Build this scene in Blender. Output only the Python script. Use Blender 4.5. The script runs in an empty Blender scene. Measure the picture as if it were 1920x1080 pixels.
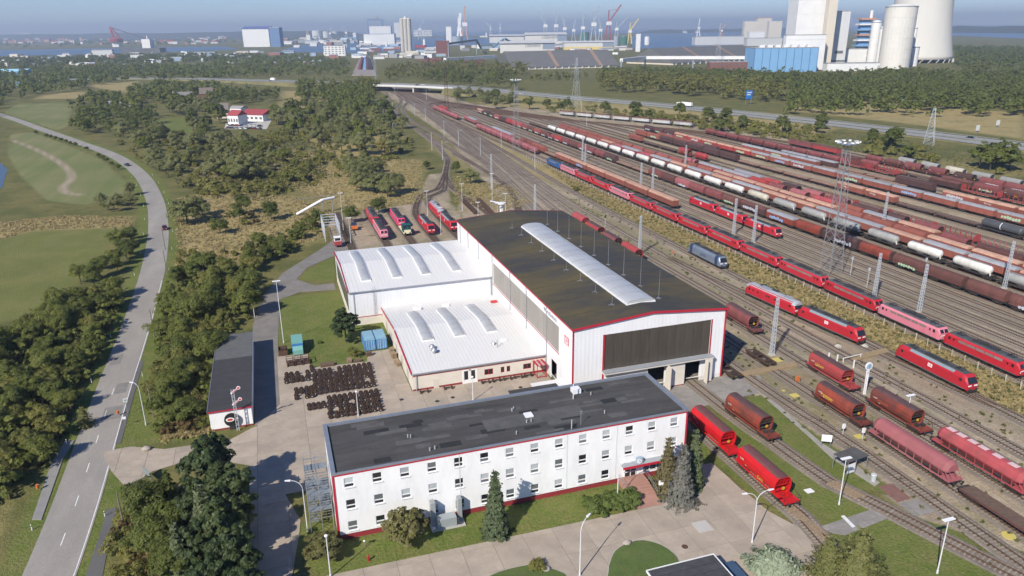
import bpy, math, random
import numpy as np
from mathutils import Matrix, Vector

# ------------------------------------------------------------------ camera, sky, sun, exposure
scene = bpy.context.scene
COL = scene.collection
R = math.radians
CAM_H = 70.0                      # drone height in metres; the yard frame has Y along the rails, X across
FPX = 1387.0                      # focal length for a 1920 wide frame
PITCH, ROLL, AZ = R(19.34), R(-0.68), R(-17.85)
cp, sp, cr, sr = math.cos(PITCH), math.sin(PITCH), math.cos(ROLL), math.sin(ROLL)
_f = Vector((0, cp, -sp)); _r0 = Vector((1, 0, 0)); _u0 = Vector((0, sp, cp))
_r = cr * _r0 + sr * _u0; _u = -sr * _r0 + cr * _u0
_az = Matrix.Rotation(AZ, 3, 'Z')
_f, _r, _u = _az @ _f, _az @ _r, _az @ _u
cam_data = bpy.data.cameras.new('camera'); cam = bpy.data.objects.new('camera', cam_data); COL.objects.link(cam)
cam_data.sensor_width = 36.0; cam_data.lens = FPX / 1920 * 36.0
cam_data.clip_start = 1.0; cam_data.clip_end = 60000.0
mw = Matrix((( _r.x, _u.x, -_f.x, 0), (_r.y, _u.y, -_f.y, 0), (_r.z, _u.z, -_f.z, CAM_H), (0, 0, 0, 1)))
cam.matrix_world = mw
scene.camera = cam

SUN_EL, SHADOW_AZ = R(37.7), R(49.4)   # shadows fall 49 deg clockwise from the rails' direction
world = bpy.data.worlds.new('World'); scene.world = world; world.use_nodes = True
wn = world.node_tree.nodes; wl = world.node_tree.links
sky = wn.new('ShaderNodeTexSky'); sky.sky_type = 'NISHITA'; sky.sun_disc = False
sky.sun_elevation = SUN_EL; sky.sun_rotation = SHADOW_AZ + math.pi
sky.altitude = 80.0; sky.air_density = 1.0; sky.dust_density = 0.0; sky.ozone_density = 6.0
wn['Background'].inputs[1].default_value = 0.083
tint = wn.new('ShaderNodeMix'); tint.data_type = 'RGBA'; tint.blend_type = 'MULTIPLY'; tint.inputs['Factor'].default_value = 1.0
tint.inputs['B'].default_value = (.78, .89, 1.15, 1); wl.new(sky.outputs[0], tint.inputs['A']); wl.new(tint.outputs['Result'], wn['Background'].inputs[0])
sun_data = bpy.data.lights.new('sun', 'SUN'); sun = bpy.data.objects.new('sun', sun_data); COL.objects.link(sun)
sun_data.energy = 4.7; sun_data.angle = R(0.53); sun_data.color = (1.0, 0.93, 0.82)
sd = Vector((math.sin(SHADOW_AZ) * math.cos(SUN_EL), math.cos(SHADOW_AZ) * math.cos(SUN_EL), -math.sin(SUN_EL)))
sun.rotation_euler = sd.to_track_quat('-Z', 'Y').to_euler(); sun.location = (0, 0, 300)
scene.view_settings.view_transform = 'Standard'; scene.view_settings.look = 'None'
scene.view_settings.exposure = 0.42; scene.view_settings.gamma = 1.0
scene.cycles.use_adaptive_sampling = True; scene.cycles.adaptive_threshold = 0.03
scene.cycles.max_bounces = 5; scene.cycles.diffuse_bounces = 2; scene.cycles.glossy_bounces = 2
scene.cycles.transmission_bounces = 3; scene.cycles.transparent_max_bounces = 6; scene.cycles.volume_bounces = 0
scene.cycles.caustics_reflective = False; scene.cycles.caustics_refractive = False

rng = random.Random(7)
nrg = np.random.default_rng(11)

# ------------------------------------------------------------------ helpers
def G(px, py, z=0.0):
    """point of the photograph (1920 wide) -> place on the level z, in yard metres"""
    d = _r * (px - 960) + _u * (540 - py) + _f * FPX
    t = (z - CAM_H) / d.z
    return (d.x * t, d.y * t, z)
def G2(px, py): return G(px, py)[:2]
def GA(*pts): return [G2(*p) for p in pts]

def link(o, parent=None):
    COL.objects.link(o)
    if parent is not None: o.parent = parent
    return o
def tag(o, label=None, cat=None, group=None, kind=None):
    if label: o['label'] = label
    if cat: o['category'] = cat
    if group: o['group'] = group
    if kind: o['kind'] = kind
    return o
def T(name, label, cat, loc=(0, 0, 0), rz=0.0, group=None):
    o = bpy.data.objects.new(name, None); COL.objects.link(o)
    o.location = loc; o.rotation_euler = (0, 0, rz); o.empty_display_size = 0.5
    return tag(o, label, cat, group)

class MB:
    """collects faces for one mesh"""
    def __init__(s): s.v = []; s.f = []
    def poly(s, pts):
        n = len(s.v); s.v += [tuple(p) for p in pts]; s.f.append(tuple(range(n, n + len(pts)))); return s
    def box(s, x0, x1, y0, y1, z0, z1):
        n = len(s.v)
        s.v += [(x0, y0, z0), (x1, y0, z0), (x1, y1, z0), (x0, y1, z0), (x0, y0, z1), (x1, y0, z1), (x1, y1, z1), (x0, y1, z1)]
        s.f += [(n, n+3, n+2, n+1), (n+4, n+5, n+6, n+7), (n, n+1, n+5, n+4), (n+1, n+2, n+6, n+5), (n+2, n+3, n+7, n+6), (n+3, n, n+4, n+7)]
        return s
    def cbox(s, c, d, rz=0.0):
        n = len(s.v); m = len(s.v); s.box(-d[0]/2, d[0]/2, -d[1]/2, d[1]/2, -d[2]/2, d[2]/2)
        ca, sa = math.cos(rz), math.sin(rz)
        for i in range(m, len(s.v)):
            x, y, z = s.v[i]; s.v[i] = (c[0] + x*ca - y*sa, c[1] + x*sa + y*ca, c[2] + z)
        return s
    def cyl(s, p0, p1, r0, r1=None, n=8, caps=True):
        r1 = r0 if r1 is None else r1
        a = Vector(p0); b = Vector(p1); d = (b - a)
        if d.length < 1e-6: return s
        d.normalize(); u = d.orthogonal().normalized(); w = d.cross(u)
        k = len(s.v)
        for c, r in ((a, r0), (b, r1)):
            for i in range(n):
                t = 2*math.pi*i/n; q = c + (u*math.cos(t) + w*math.sin(t))*r; s.v.append(tuple(q))
        for i in range(n): j = (i+1) % n; s.f.append((k+i, k+j, k+n+j, k+n+i))
        if caps: s.f.append(tuple(range(k+n-1, k-1, -1))); s.f.append(tuple(range(k+n, k+2*n)))
        return s
    def bar(s, p0, p1, w, h=None):
        h = w if h is None else h
        a = Vector(p0); b = Vector(p1); d = b - a
        if d.length < 1e-6: return s
        d.normalize(); up = Vector((0, 0, 1)) if abs(d.z) < .95 else Vector((0, 1, 0))
        x = d.cross(up).normalized(); y = x.cross(d); k = len(s.v)
        for c in (a, b):
            for i, j in ((-1, -1), (1, -1), (1, 1), (-1, 1)): s.v.append(tuple(c + x*(i*w/2) + y*(j*h/2)))
        for i in range(4): j = (i+1) % 4; s.f.append((k+i, k+j, k+4+j, k+4+i))
        s.f += [(k+3, k+2, k+1, k), (k+4, k+5, k+6, k+7)]
        return s
    def tube(s, pts, r, n=6):
        for i in range(len(pts)-1): s.cyl(pts[i], pts[i+1], r, r, n)
        return s
    def prism(s, pts, z0, z1):
        a = sum(pts[i][0]*pts[(i+1) % len(pts)][1] - pts[(i+1) % len(pts)][0]*pts[i][1] for i in range(len(pts)))
        if a < 0: pts = pts[::-1]
        n = len(pts); k = len(s.v)
        s.v += [(p[0], p[1], z0) for p in pts] + [(p[0], p[1], z1) for p in pts]
        s.f.append(tuple(range(k+n-1, k-1, -1))); s.f.append(tuple(range(k+n, k+2*n)))
        for i in range(n): j = (i+1) % n; s.f.append((k+i, k+j, k+n+j, k+n+i))
        return s
    def loft(s, secs, caps=True, closed=True):
        """rings of equal length joined in order"""
        n = len(secs[0]); k = len(s.v)
        for r in secs: s.v += [tuple(p) for p in r]
        for a in range(len(secs)-1):
            for i in range(n if closed else n-1):
                j = (i+1) % n; s.f.append((k+a*n+i, k+a*n+j, k+(a+1)*n+j, k+(a+1)*n+i))
        if caps and closed:
            s.f.append(tuple(range(k+n-1, k-1, -1))); e = k+(len(secs)-1)*n; s.f.append(tuple(range(e, e+n)))
        return s
    def ext(s, prof, y0, y1, caps=True):
        """profile of (x,z) drawn along Y (wound so that faces look outwards)"""
        return s.loft([[(x, y1, z) for x, z in prof], [(x, y0, z) for x, z in prof]], caps)
    def extx(s, prof, x0, x1, caps=True):
        return s.loft([[(x0, y, z) for y, z in prof], [(x1, y, z) for y, z in prof]], caps)
    def lathe(s, prof, n=24, c=(0, 0, 0)):
        secs = [[(c[0] + r*math.cos(2*math.pi*i/n), c[1] + r*math.sin(2*math.pi*i/n), c[2] + z) for i in range(n)] for r, z in prof]
        return s.loft(secs)
    def mesh(s, name, smooth=False):
        me = bpy.data.meshes.new(name); me.from_pydata(s.v, [], s.f)
        if smooth: me.polygons.foreach_set('use_smooth', [True]*len(me.polygons))
        me.update(); return me
    def build(s, name, mat=None, parent=None, smooth=False, loc=None):
        me = s.mesh(name, smooth)
        if mat is not None: me.materials.append(mat)
        o = bpy.data.objects.new(name, me)
        if loc: o.location = loc
        return link(o, parent)

def each(mb, name, mat, parent, smooth=False):
    """every loose piece of the builder becomes an object of its own"""
    par = list(range(len(mb.v)))
    def find(a):
        while par[a] != a: par[a] = par[par[a]]; a = par[a]
        return a
    for f in mb.f:
        for q in f[1:]: par[find(q)] = find(f[0])
    grp = {}
    for f in mb.f: grp.setdefault(find(f[0]), []).append(f)
    out = []
    for fs in grp.values():
        ids = sorted({i for f in fs for i in f}); mp = {i: k for k, i in enumerate(ids)}; b = MB(); b.v = [mb.v[i] for i in ids]; b.f = [tuple(mp[i] for i in f) for f in fs]
        out.append(b.build(name, mat, parent, smooth))
    return out
def inst(name, me, parent=None, loc=(0, 0, 0), rot=(0, 0, 0), scale=None, mat=None):
    o = bpy.data.objects.new(name, me); link(o, parent); o.location = loc; o.rotation_euler = rot
    if scale: o.scale = scale
    if mat is not None: o.material_slots[0].link = 'OBJECT'; o.material_slots[0].material = mat
    return o
def clone(root, parent=None, paint=None):
    c = root.copy(); COL.objects.link(c); c.parent = parent
    if paint is not None and root.type == 'MESH' and root.get('paint'):
        c.material_slots[0].link = 'OBJECT'; c.material_slots[0].material = paint[root['paint'] - 1] if isinstance(paint, (list, tuple)) else paint
    for ch in root.children: clone(ch, c, paint)
    return c
def recolour(root, paint):
    for ch in [root] + list(root.children_recursive):
        if ch.type == 'MESH' and ch.get('paint'):
            ch.material_slots[0].link = 'OBJECT'; ch.material_slots[0].material = paint[ch['paint'] - 1] if isinstance(paint, (list, tuple)) else paint
def text(name, body, size, mat, parent, loc, rot, align='CENTER', ext=0.01, squash=1.0):
    cu = bpy.data.curves.new(name, 'FONT'); cu.body = body; cu.size = size; cu.align_x = align; cu.align_y = 'CENTER'
    cu.extrude = ext; cu.resolution_u = 2
    t = bpy.data.objects.new(name, cu); COL.objects.link(t)
    me = bpy.data.meshes.new_from_object(t); me.name = name; me.materials.clear(); me.materials.append(mat); bpy.data.objects.remove(t)
    o = bpy.data.objects.new(name, me); link(o, parent); o.location = loc; o.rotation_euler = rot; o.scale = (squash, 1, 1)
    return o
ORD = ['first', 'second', 'third', 'fourth', 'fifth', 'sixth', 'seventh', 'eighth', 'ninth', 'tenth', 'eleventh', 'twelfth', 'thirteenth',
       'fourteenth', 'fifteenth', 'sixteenth', 'seventeenth', 'eighteenth', 'nineteenth', 'twentieth', 'twenty-first', 'twenty-second', 'twenty-third',
       'twenty-fourth', 'twenty-fifth', 'twenty-sixth', 'twenty-seventh', 'twenty-eighth', 'twenty-ninth', 'thirtieth', 'thirty-first', 'thirty-second',
       'thirty-third', 'thirty-fourth', 'thirty-fifth', 'thirty-sixth', 'thirty-seventh', 'thirty-eighth', 'thirty-ninth', 'fortieth']

# ------------------------------------------------------------------ materials
def lin(c):
    c = c / 255.0
    return c / 12.92 if c <= 0.04045 else ((c + 0.055) / 1.055) ** 2.4
def rgb(r, g, b): return (lin(r), lin(g), lin(b), 1.0)
MATS = {}
def M(name, c, rough=0.6, metal=0.0, var=0.12, scale=0.6, dirt=None, dirt_amt=0.35, dirt_scale=0.35, stretch=(1, 1, 1), objvar=0.0,
      bump=0.0, bump_scale=8.0, spec=0.4, ribs=None, fine=0.0):
    """painted or weathered surface: base colour with two scales of variation, optional dirt colour, optional ribbed relief"""
    if name in MATS: return MATS[name]
    m = bpy.data.materials.new(name); m.use_nodes = True; MATS[name] = m
    nt = m.node_tree; N = nt.nodes; L = nt.links; b = N['Principled BSDF']
    if len(c) == 3: c = (*c, 1.0)
    tc = N.new('ShaderNodeTexCoord'); mp = N.new('ShaderNodeMapping'); L.new(tc.outputs['Object'], mp.inputs[0]); mp.inputs['Scale'].default_value = stretch
    oi = N.new('ShaderNodeObjectInfo')
    ad = N.new('ShaderNodeVectorMath'); ad.operation = 'ADD'; L.new(mp.outputs[0], ad.inputs[0])
    sc = N.new('ShaderNodeVectorMath'); sc.operation = 'SCALE'; sc.inputs['Scale'].default_value = 37.0 if objvar else 0.0
    cx = N.new('ShaderNodeCombineXYZ'); L.new(oi.outputs['Random'], cx.inputs[0]); L.new(oi.outputs['Random'], cx.inputs[1]); L.new(cx.outputs[0], sc.inputs[0]); L.new(sc.outputs[0], ad.inputs[1])
    n1 = N.new('ShaderNodeTexNoise'); n1.inputs['Scale'].default_value = scale; n1.inputs['Detail'].default_value = 3; n1.inputs['Roughness'].default_value = 0.65
    L.new(ad.outputs[0], n1.inputs['Vector'])
    mr = N.new('ShaderNodeMapRange'); mr.inputs[1].default_value = 0.25; mr.inputs[2].default_value = 0.75; mr.inputs[3].default_value = 1 - var; mr.inputs[4].default_value = 1 + var
    L.new(n1.outputs[0], mr.inputs[0])
    val = mr.outputs[0]
    if objvar:
        mo = N.new('ShaderNodeMapRange'); mo.inputs[3].default_value = 1 - objvar; mo.inputs[4].default_value = 1 + objvar; L.new(oi.outputs['Random'], mo.inputs[0])
        mm = N.new('ShaderNodeMath'); mm.operation = 'MULTIPLY'; L.new(val, mm.inputs[0]); L.new(mo.outputs[0], mm.inputs[1]); val = mm.outputs[0]
    if fine:
        n4 = N.new('ShaderNodeTexNoise'); n4.inputs['Scale'].default_value = 9.0; n4.inputs['Detail'].default_value = 2; L.new(ad.outputs[0], n4.inputs['Vector'])
        m4 = N.new('ShaderNodeMapRange'); m4.inputs[1].default_value = .3; m4.inputs[2].default_value = .7; m4.inputs[3].default_value = 1 - fine; m4.inputs[4].default_value = 1 + fine; L.new(n4.outputs[0], m4.inputs[0])
        mm = N.new('ShaderNodeMath'); mm.operation = 'MULTIPLY'; L.new(val, mm.inputs[0]); L.new(m4.outputs[0], mm.inputs[1]); val = mm.outputs[0]
    hs = N.new('ShaderNodeHueSaturation'); hs.inputs['Color'].default_value = c; L.new(val, hs.inputs['Value'])
    out = hs.outputs[0]
    if dirt is not None:
        n2 = N.new('ShaderNodeTexNoise'); n2.inputs['Scale'].default_value = dirt_scale; n2.inputs['Detail'].default_value = 5; n2.inputs['Roughness'].default_value = 0.7
        L.new(ad.outputs[0], n2.inputs['Vector'])
        m2 = N.new('ShaderNodeMapRange'); m2.inputs[1].default_value = 0.42; m2.inputs[2].default_value = 0.72; m2.inputs[4].default_value = dirt_amt; L.new(n2.outputs[0], m2.inputs[0])
        mx = N.new('ShaderNodeMix'); mx.data_type = 'RGBA'; L.new(m2.outputs[0], mx.inputs['Factor']); L.new(out, mx.inputs['A'])
        mx.inputs['B'].default_value = (*dirt[:3], 1.0); out = mx.outputs['Result']
    L.new(out, b.inputs['Base Color'])
    b.inputs['Roughness'].default_value = rough; b.inputs['Metallic'].default_value = metal; b.inputs['Specular IOR Level'].default_value = spec
    h = None
    if ribs:
        axis, freq, dist = ribs
        sx = N.new('ShaderNodeSeparateXYZ'); L.new(tc.outputs['Object'], sx.inputs[0])
        mu = N.new('ShaderNodeMath'); mu.operation = 'MULTIPLY'; mu.inputs[1].default_value = freq * 2 * math.pi; L.new(sx.outputs[axis], mu.inputs[0])
        si = N.new('ShaderNodeMath'); si.operation = 'SINE'; L.new(mu.outputs[0], si.inputs[0]); h = (si.outputs[0], dist)
    if bump:
        n3 = N.new('ShaderNodeTexNoise'); n3.inputs['Scale'].default_value = bump_scale; n3.inputs['Detail'].default_value = 2; L.new(ad.outputs[0], n3.inputs['Vector']); h = (n3.outputs[0], bump)
    if h:
        bp = N.new('ShaderNodeBump'); bp.inputs['Distance'].default_value = h[1]; bp.inputs['Strength'].default_value = 1.0; L.new(h[0], bp.inputs['Height']); L.new(bp.outputs[0], b.inputs['Normal'])
    return m
def glass(name, c, rough=0.12, alpha=None):
    if name in MATS: return MATS[name]
    m = bpy.data.materials.new(name); m.use_nodes = True; MATS[name] = m
    b = m.node_tree.nodes['Principled BSDF']; b.inputs['Base Color'].default_value = (*c[:3], 1); b.inputs['Roughness'].default_value = rough; b.inputs['Specular IOR Level'].default_value = 0.7
    return m
def leaf_mat(name, c1, c2, trans=0.46):
    if name in MATS: return MATS[name]
    m = bpy.data.materials.new(name); m.use_nodes = True; MATS[name] = m
    nt = m.node_tree; N = nt.nodes; L = nt.links; b = N['Principled BSDF']
    at = N.new('ShaderNodeAttribute'); at.attribute_name = 'tint'
    oi = N.new('ShaderNodeObjectInfo')
    ad = N.new('ShaderNodeMath'); ad.operation = 'MULTIPLY_ADD'; ad.inputs[1].default_value = 0.7; L.new(oi.outputs['Random'], ad.inputs[0]); 
    mu = N.new('ShaderNodeMath'); mu.operation = 'MULTIPLY'; mu.inputs[1].default_value = 0.6; L.new(at.outputs['Fac'], mu.inputs[0]); L.new(mu.outputs[0], ad.inputs[2])
    mx = N.new('ShaderNodeMix'); mx.data_type = 'RGBA'; L.new(ad.outputs[0], mx.inputs['Factor']); mx.inputs['A'].default_value = (*c1[:3], 1); mx.inputs['B'].default_value = (*c2[:3], 1)
    L.new(mx.outputs['Result'], b.inputs['Base Color']); b.inputs['Roughness'].default_value = 0.55; b.inputs['Specular IOR Level'].default_value = 0.25
    tr = N.new('ShaderNodeBsdfTranslucent'); L.new(mx.outputs['Result'], tr.inputs[0]); ms = N.new('ShaderNodeMixShader'); ms.inputs[0].default_value = trans
    L.new(b.outputs[0], ms.inputs[1]); L.new(tr.outputs[0], ms.inputs[2]); L.new(ms.outputs[0], N['Material Output'].inputs[0])
    return m

white_wall = M('white_cladding', (.80, .80, .80), .45, var=.04, scale=.25, dirt=(.5, .5, .48), dirt_amt=.18, dirt_scale=.5, stretch=(1, 1, .25))
plaster = M('white_plaster', (.81, .81, .805), .8, var=.05, scale=.3, dirt=(.50, .49, .46), dirt_amt=.32, dirt_scale=.5, stretch=(1, 1, .3))
cream = M('cream_wall', (.66, .61, .53), .8, var=.05, scale=.4, dirt=(.42, .38, .32), dirt_amt=.2)
red_trim = M('red_trim', rgb(176, 40, 56), .5, var=.06)
red_plinth = M('red_plinth', rgb(140, 45, 50), .7, var=.1, dirt=(.1, .06, .05), dirt_amt=.3)
white_paint = M('white_paint', (.76, .76, .76), .5, var=.04)
dark_grey = M('dark_grey', (.035, .036, .038), .7, var=.25, scale=2)
black = M('black_part', (.012, .012, .013), .8, var=.2, scale=2)
steel = M('galvanised_steel', (.38, .40, .42), .45, .55, var=.12, scale=2)
grey_paint = M('grey_paint', (.30, .32, .34), .55, var=.1)
mast_paint = M('mast_paint', (.52, .55, .58), .5, .2, var=.12, scale=2)
rust = M('rust', (.085, .045, .028), .9, var=.35, scale=3, dirt=(.03, .02, .016), dirt_amt=.6, dirt_scale=1.5, objvar=.2)
concrete_m = M('concrete', (.38, .318, .25), .9, var=.14, scale=.25, dirt=(.225, .195, .16), dirt_amt=.6, dirt_scale=.18, objvar=.05, fine=.08)
pale_concrete = M('pale_concrete', (.46, .44, .40), .9, var=.1, scale=.3, dirt=(.28, .26, .23), dirt_amt=.4)
win_dark = glass('window_glass_dark', (.016, .018, .021))
win_blind = M('window_blind', (.40, .43, .44), .35, var=.12, scale=1.5, stretch=(4, 1, 1), objvar=.2)
win_mid = glass('window_glass_grey', (.12, .135, .14))
wood = M('weathered_wood', (.26, .19, .12), .85, var=.3, scale=3)
# ------------------------------------------------------------------ ground with land cover
def smooth_line(pts, step=4.0):
    """Catmull-Rom through points of any dimension, resampled"""
    P = [np.array(p, float) for p in pts]; P = [2*P[0]-P[1]] + P + [2*P[-1]-P[-2]]; out = []
    for i in range(1, len(P)-2):
        a, b, c, d = P[i-1:i+3]; n = max(1, int(np.linalg.norm(c-b)/step))
        for k in range(n):
            t = k/n; out.append(.5*((2*b) + (c-a)*t + (2*a-5*b+4*c-d)*t*t + (-a+3*b-3*c+d)*t**3))
    out.append(P[-2]); return np.array(out)
def offset(line, d):
    t = np.gradient(line[:, :2], axis=0); t /= np.linalg.norm(t, axis=1)[:, None]
    o = line.copy(); o[:, 0] += t[:, 1]*d; o[:, 1] -= t[:, 0]*d; return o     # d>0 to the right
def strip(mb, line, d0, d1, z0, z1=None):
    a = offset(line, d0); b = offset(line, d1); z1 = z0 if z1 is None else z1
    k = len(mb.v); n = len(line)
    za = line[:, 2] if line.shape[1] > 2 else np.zeros(n)
    for i in range(n): mb.v.append((a[i, 0], a[i, 1], z0+za[i])); mb.v.append((b[i, 0], b[i, 1], z1+za[i]))
    for i in range(n-1): mb.f.append((k+2*i, k+2*i+1, k+2*i+3, k+2*i+2))
    return mb

az = np.radians(np.concatenate([np.arange(-34, 72, .36), np.arange(72, 326, 8)])); na = len(az)
rad = [18.0]
while rad[-1] < 27000: rad.append(rad[-1]*1.0125)
rad = np.array(rad); nr = len(rad)
RR, AA = np.meshgrid(rad, az, indexing='ij')
GX_, GY_ = (RR*np.sin(AA)).ravel(), (RR*np.cos(AA)).ravel()
cover = np.zeros((len(GX_), 4)); cover2 = np.zeros((len(GX_), 4))
def inside(poly, soft):
    x, y = GX_, GY_; P = np.array(poly); ins = np.zeros(len(x), bool); dist = np.full(len(x), 1e9)
    bb = (x > P[:, 0].min()-soft) & (x < P[:, 0].max()+soft) & (y > P[:, 1].min()-soft) & (y < P[:, 1].max()+soft)
    idx = np.nonzero(bb)[0]; xs, ys = x[idx], y[idx]; i_ = np.zeros(len(idx), bool); d_ = np.full(len(idx), 1e9)
    for a, b in zip(P, np.roll(P, -1, 0)):
        c = ((a[1] > ys) != (b[1] > ys)) & (xs < (b[0]-a[0])*(ys-a[1])/(b[1]-a[1]+1e-12)+a[0]); i_ ^= c
        e = b-a; t = np.clip(((xs-a[0])*e[0]+(ys-a[1])*e[1])/(e@e+1e-9), 0, 1); d_ = np.minimum(d_, np.hypot(xs-a[0]-t*e[0], ys-a[1]-t*e[1]))
    s = np.where(i_, d_, -d_); w = np.zeros(len(x)); w[idx] = np.clip(s/soft*.5+.5, 0, 1); return w
def paint(poly, ch, val=1.0, soft=2.0, arr=None, erase=True):
    w = inside(poly, soft)
    if erase:
        cover[:] *= (1-w)[:, None]; cover2[:] *= (1-w)[:, None]
    (cover if arr is None else arr)[:, ch] = np.maximum((cover if arr is None else arr)[:, ch]*(1-w), 0) + w*val
DRY, LUSH, BARE, WOODF = 0, 1, 2, 3
def ribbon(line, w): 
    a = offset(np.array(line), -w); b = offset(np.array(line), w); return [tuple(p[:2]) for p in a] + [tuple(p[:2]) for p in b[::-1]]
# rough scrub between road and railway, straw patches
for p, v in (([(318, 520), (325, 375), (430, 352), (560, 372), (630, 398), (600, 450), (510, 470), (400, 505)], .9),
             ([(520, 330), (660, 300), (790, 300), (800, 380), (640, 400), (560, 360)], .8), ([(560, 250), (760, 255), (740, 300), (600, 300)], .7), ([(330, 330), (400, 290), (560, 280), (640, 300), (560, 350), (420, 358)], .75), ([(400, 262), (520, 258), (560, 282), (420, 288)], .6),
             ([(880, 190), (1130, 198), (1290, 230), (1000, 225)], .7), ([(1020, 180), (1480, 215), (1600, 235), (1500, 262), (1100, 205)], .75),
             ([(1480, 180), (1640, 192), (1925, 212), (1925, 262), (1700, 232), (1480, 208)], .85), ([(1600, 285), (1925, 310), (1925, 352), (1600, 300)], .45),
             ([(860, 330), (960, 350), (1000, 380), (940, 400), (850, 380)], .6), ([(800, 250), (900, 290), (990, 350), (880, 330), (800, 280)], .6),
             ([(90, 175), (160, 172), (190, 185), (60, 186)], .8), ([(150, 160), (260, 152), (240, 175)], .8), ([(530, 170), (620, 172), (600, 205), (520, 200)], .8),
             ([(400, 200), (470, 205), (540, 215), (480, 235), (390, 225)], .5), ([(690, 190), (720, 230), (690, 240), (660, 215)], .6)):
    paint(GA(*p), DRY, v, 8)
paint(GA((-60, 440), (190, 412), (262, 405), (215, 470), (150, 545), (90, 600), (-60, 620)), DRY, .42, 5)      # meadow left of the road
paint(GA((-60, 440), (190, 412), (262, 405), (215, 470), (150, 545), (90, 600), (-60, 620)), LUSH, .52, 5, erase=False)
paint(GA((-30, 420), (120, 405), (250, 408), (245, 425), (60, 432), (-30, 455)), DRY, .9, 3)
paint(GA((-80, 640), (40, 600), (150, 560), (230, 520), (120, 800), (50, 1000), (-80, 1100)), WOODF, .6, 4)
paint(GA((-60, 900), (40, 880), (70, 930), (30, 1100), (-60, 1100)), DRY, .35, 4)
CROP = GA((5, 214), (30, 195), (136, 192), (128, 236), (104, 247))
CROP2 = GA((20, 252), (60, 248), (120, 270), (190, 300), (236, 342), (228, 366), (160, 384), (90, 376), (40, 330), (15, 290))
for p in (CROP, CROP2): paint(p, 0, 1, 3, cover2); 
paint(GA((290, 224), (352, 220), (362, 248), (300, 250)), LUSH, 1.0, 3)
# bare railway land
paint([(86, 30), (322, 30), (324, 330), (318, 470), (250, 620), (196, 720), (186, 1050), (140, 1050), (128, 760), (118, 520), (104, 400), (92, 300), (86, 250)], BARE, 1.0, 3)
paint([(128.5, 60), (140.5, 60), (140.5, 400), (145.5, 450), (145.5, 640), (132, 640), (127, 480), (121, 420), (128.5, 250)], DRY, .75, 1.2)
paint([(128.5, 60), (140.5, 60), (140.5, 400), (128, 330)], LUSH, .25, 1.2, erase=False)
paint([(112, 150), (124, 172), (124, 300), (112, 300)], LUSH, .4, 2, erase=False)
paint([(194, 430), (236, 330), (236, 470), (205, 560)], DRY, .35, 4, erase=False)
paint([(221, 150), (236, 150), (236, 420), (221, 420)], DRY, .3, 2, erase=False)
paint([(16, 214), (64, 214), (70, 300), (84, 370), (76, 372), (56, 310), (18, 290)], BARE, .9, 2)
paint([(66, 214), (90, 214), (96, 290), (80, 320), (70, 290)], BARE, .75, 2)
# lawns
LAWNS = [[(-3.8, 153.8), (22.4, 153), (22.4, 176.5), (14.4, 176.5), (14.4, 203), (-2.6, 205), (-3.8, 190)], [(0, 85.6), (51.5, 85.6), (51.5, 93), (-2, 99), (-4, 94)],
         GA((560, 525), (580, 505), (625, 482), (628, 528)), [(60, 93), (66, 93), (66.4, 79), (70, 71), (76, 60), (92, 40), (110, 40), (84, 72), (79.5, 96), (73, 110), (62, 110)],
         [(80, 110), (88, 111), (88, 76), (81, 80), (80, 96)], GA((238, 798), (258, 712), (330, 780), (420, 818), (262, 834))]
for p in LAWNS: paint(p, LUSH, .95, .8)
paint([(70, 71), (92, 40), (60, 20), (50, 40), (64, 66)], LUSH, .85, 1.5)
paint([(71.5, 112), (71.5, 60), (73.5, 60), (73.5, 112)], LUSH, .55, 1)
paint([(88.4, 40), (95.6, 40), (95.6, 100), (88.4, 100)], LUSH, .25, 1, erase=False)

ROAD = smooth_line(GA((48, 1180), (92, 1080), (140, 952), (177, 840), (210, 740), (244, 645), (272, 560), (290, 490), (297, 425), (289, 372), (263, 327), (216, 293), (150, 268), (80, 243), (0, 215), (-120, 180)), 5)
paint(ribbon(ROAD, 7.0), LUSH, .85, 2.2)
SANDTRACK = smooth_line(GA((20, 262), (60, 277), (100, 297), (128, 318), (134, 335), (118, 350), (126, 362), (160, 366)), 6)
paint(ribbon(SANDTRACK, 1.9), 1, .9, 3.0, cover2)

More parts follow.
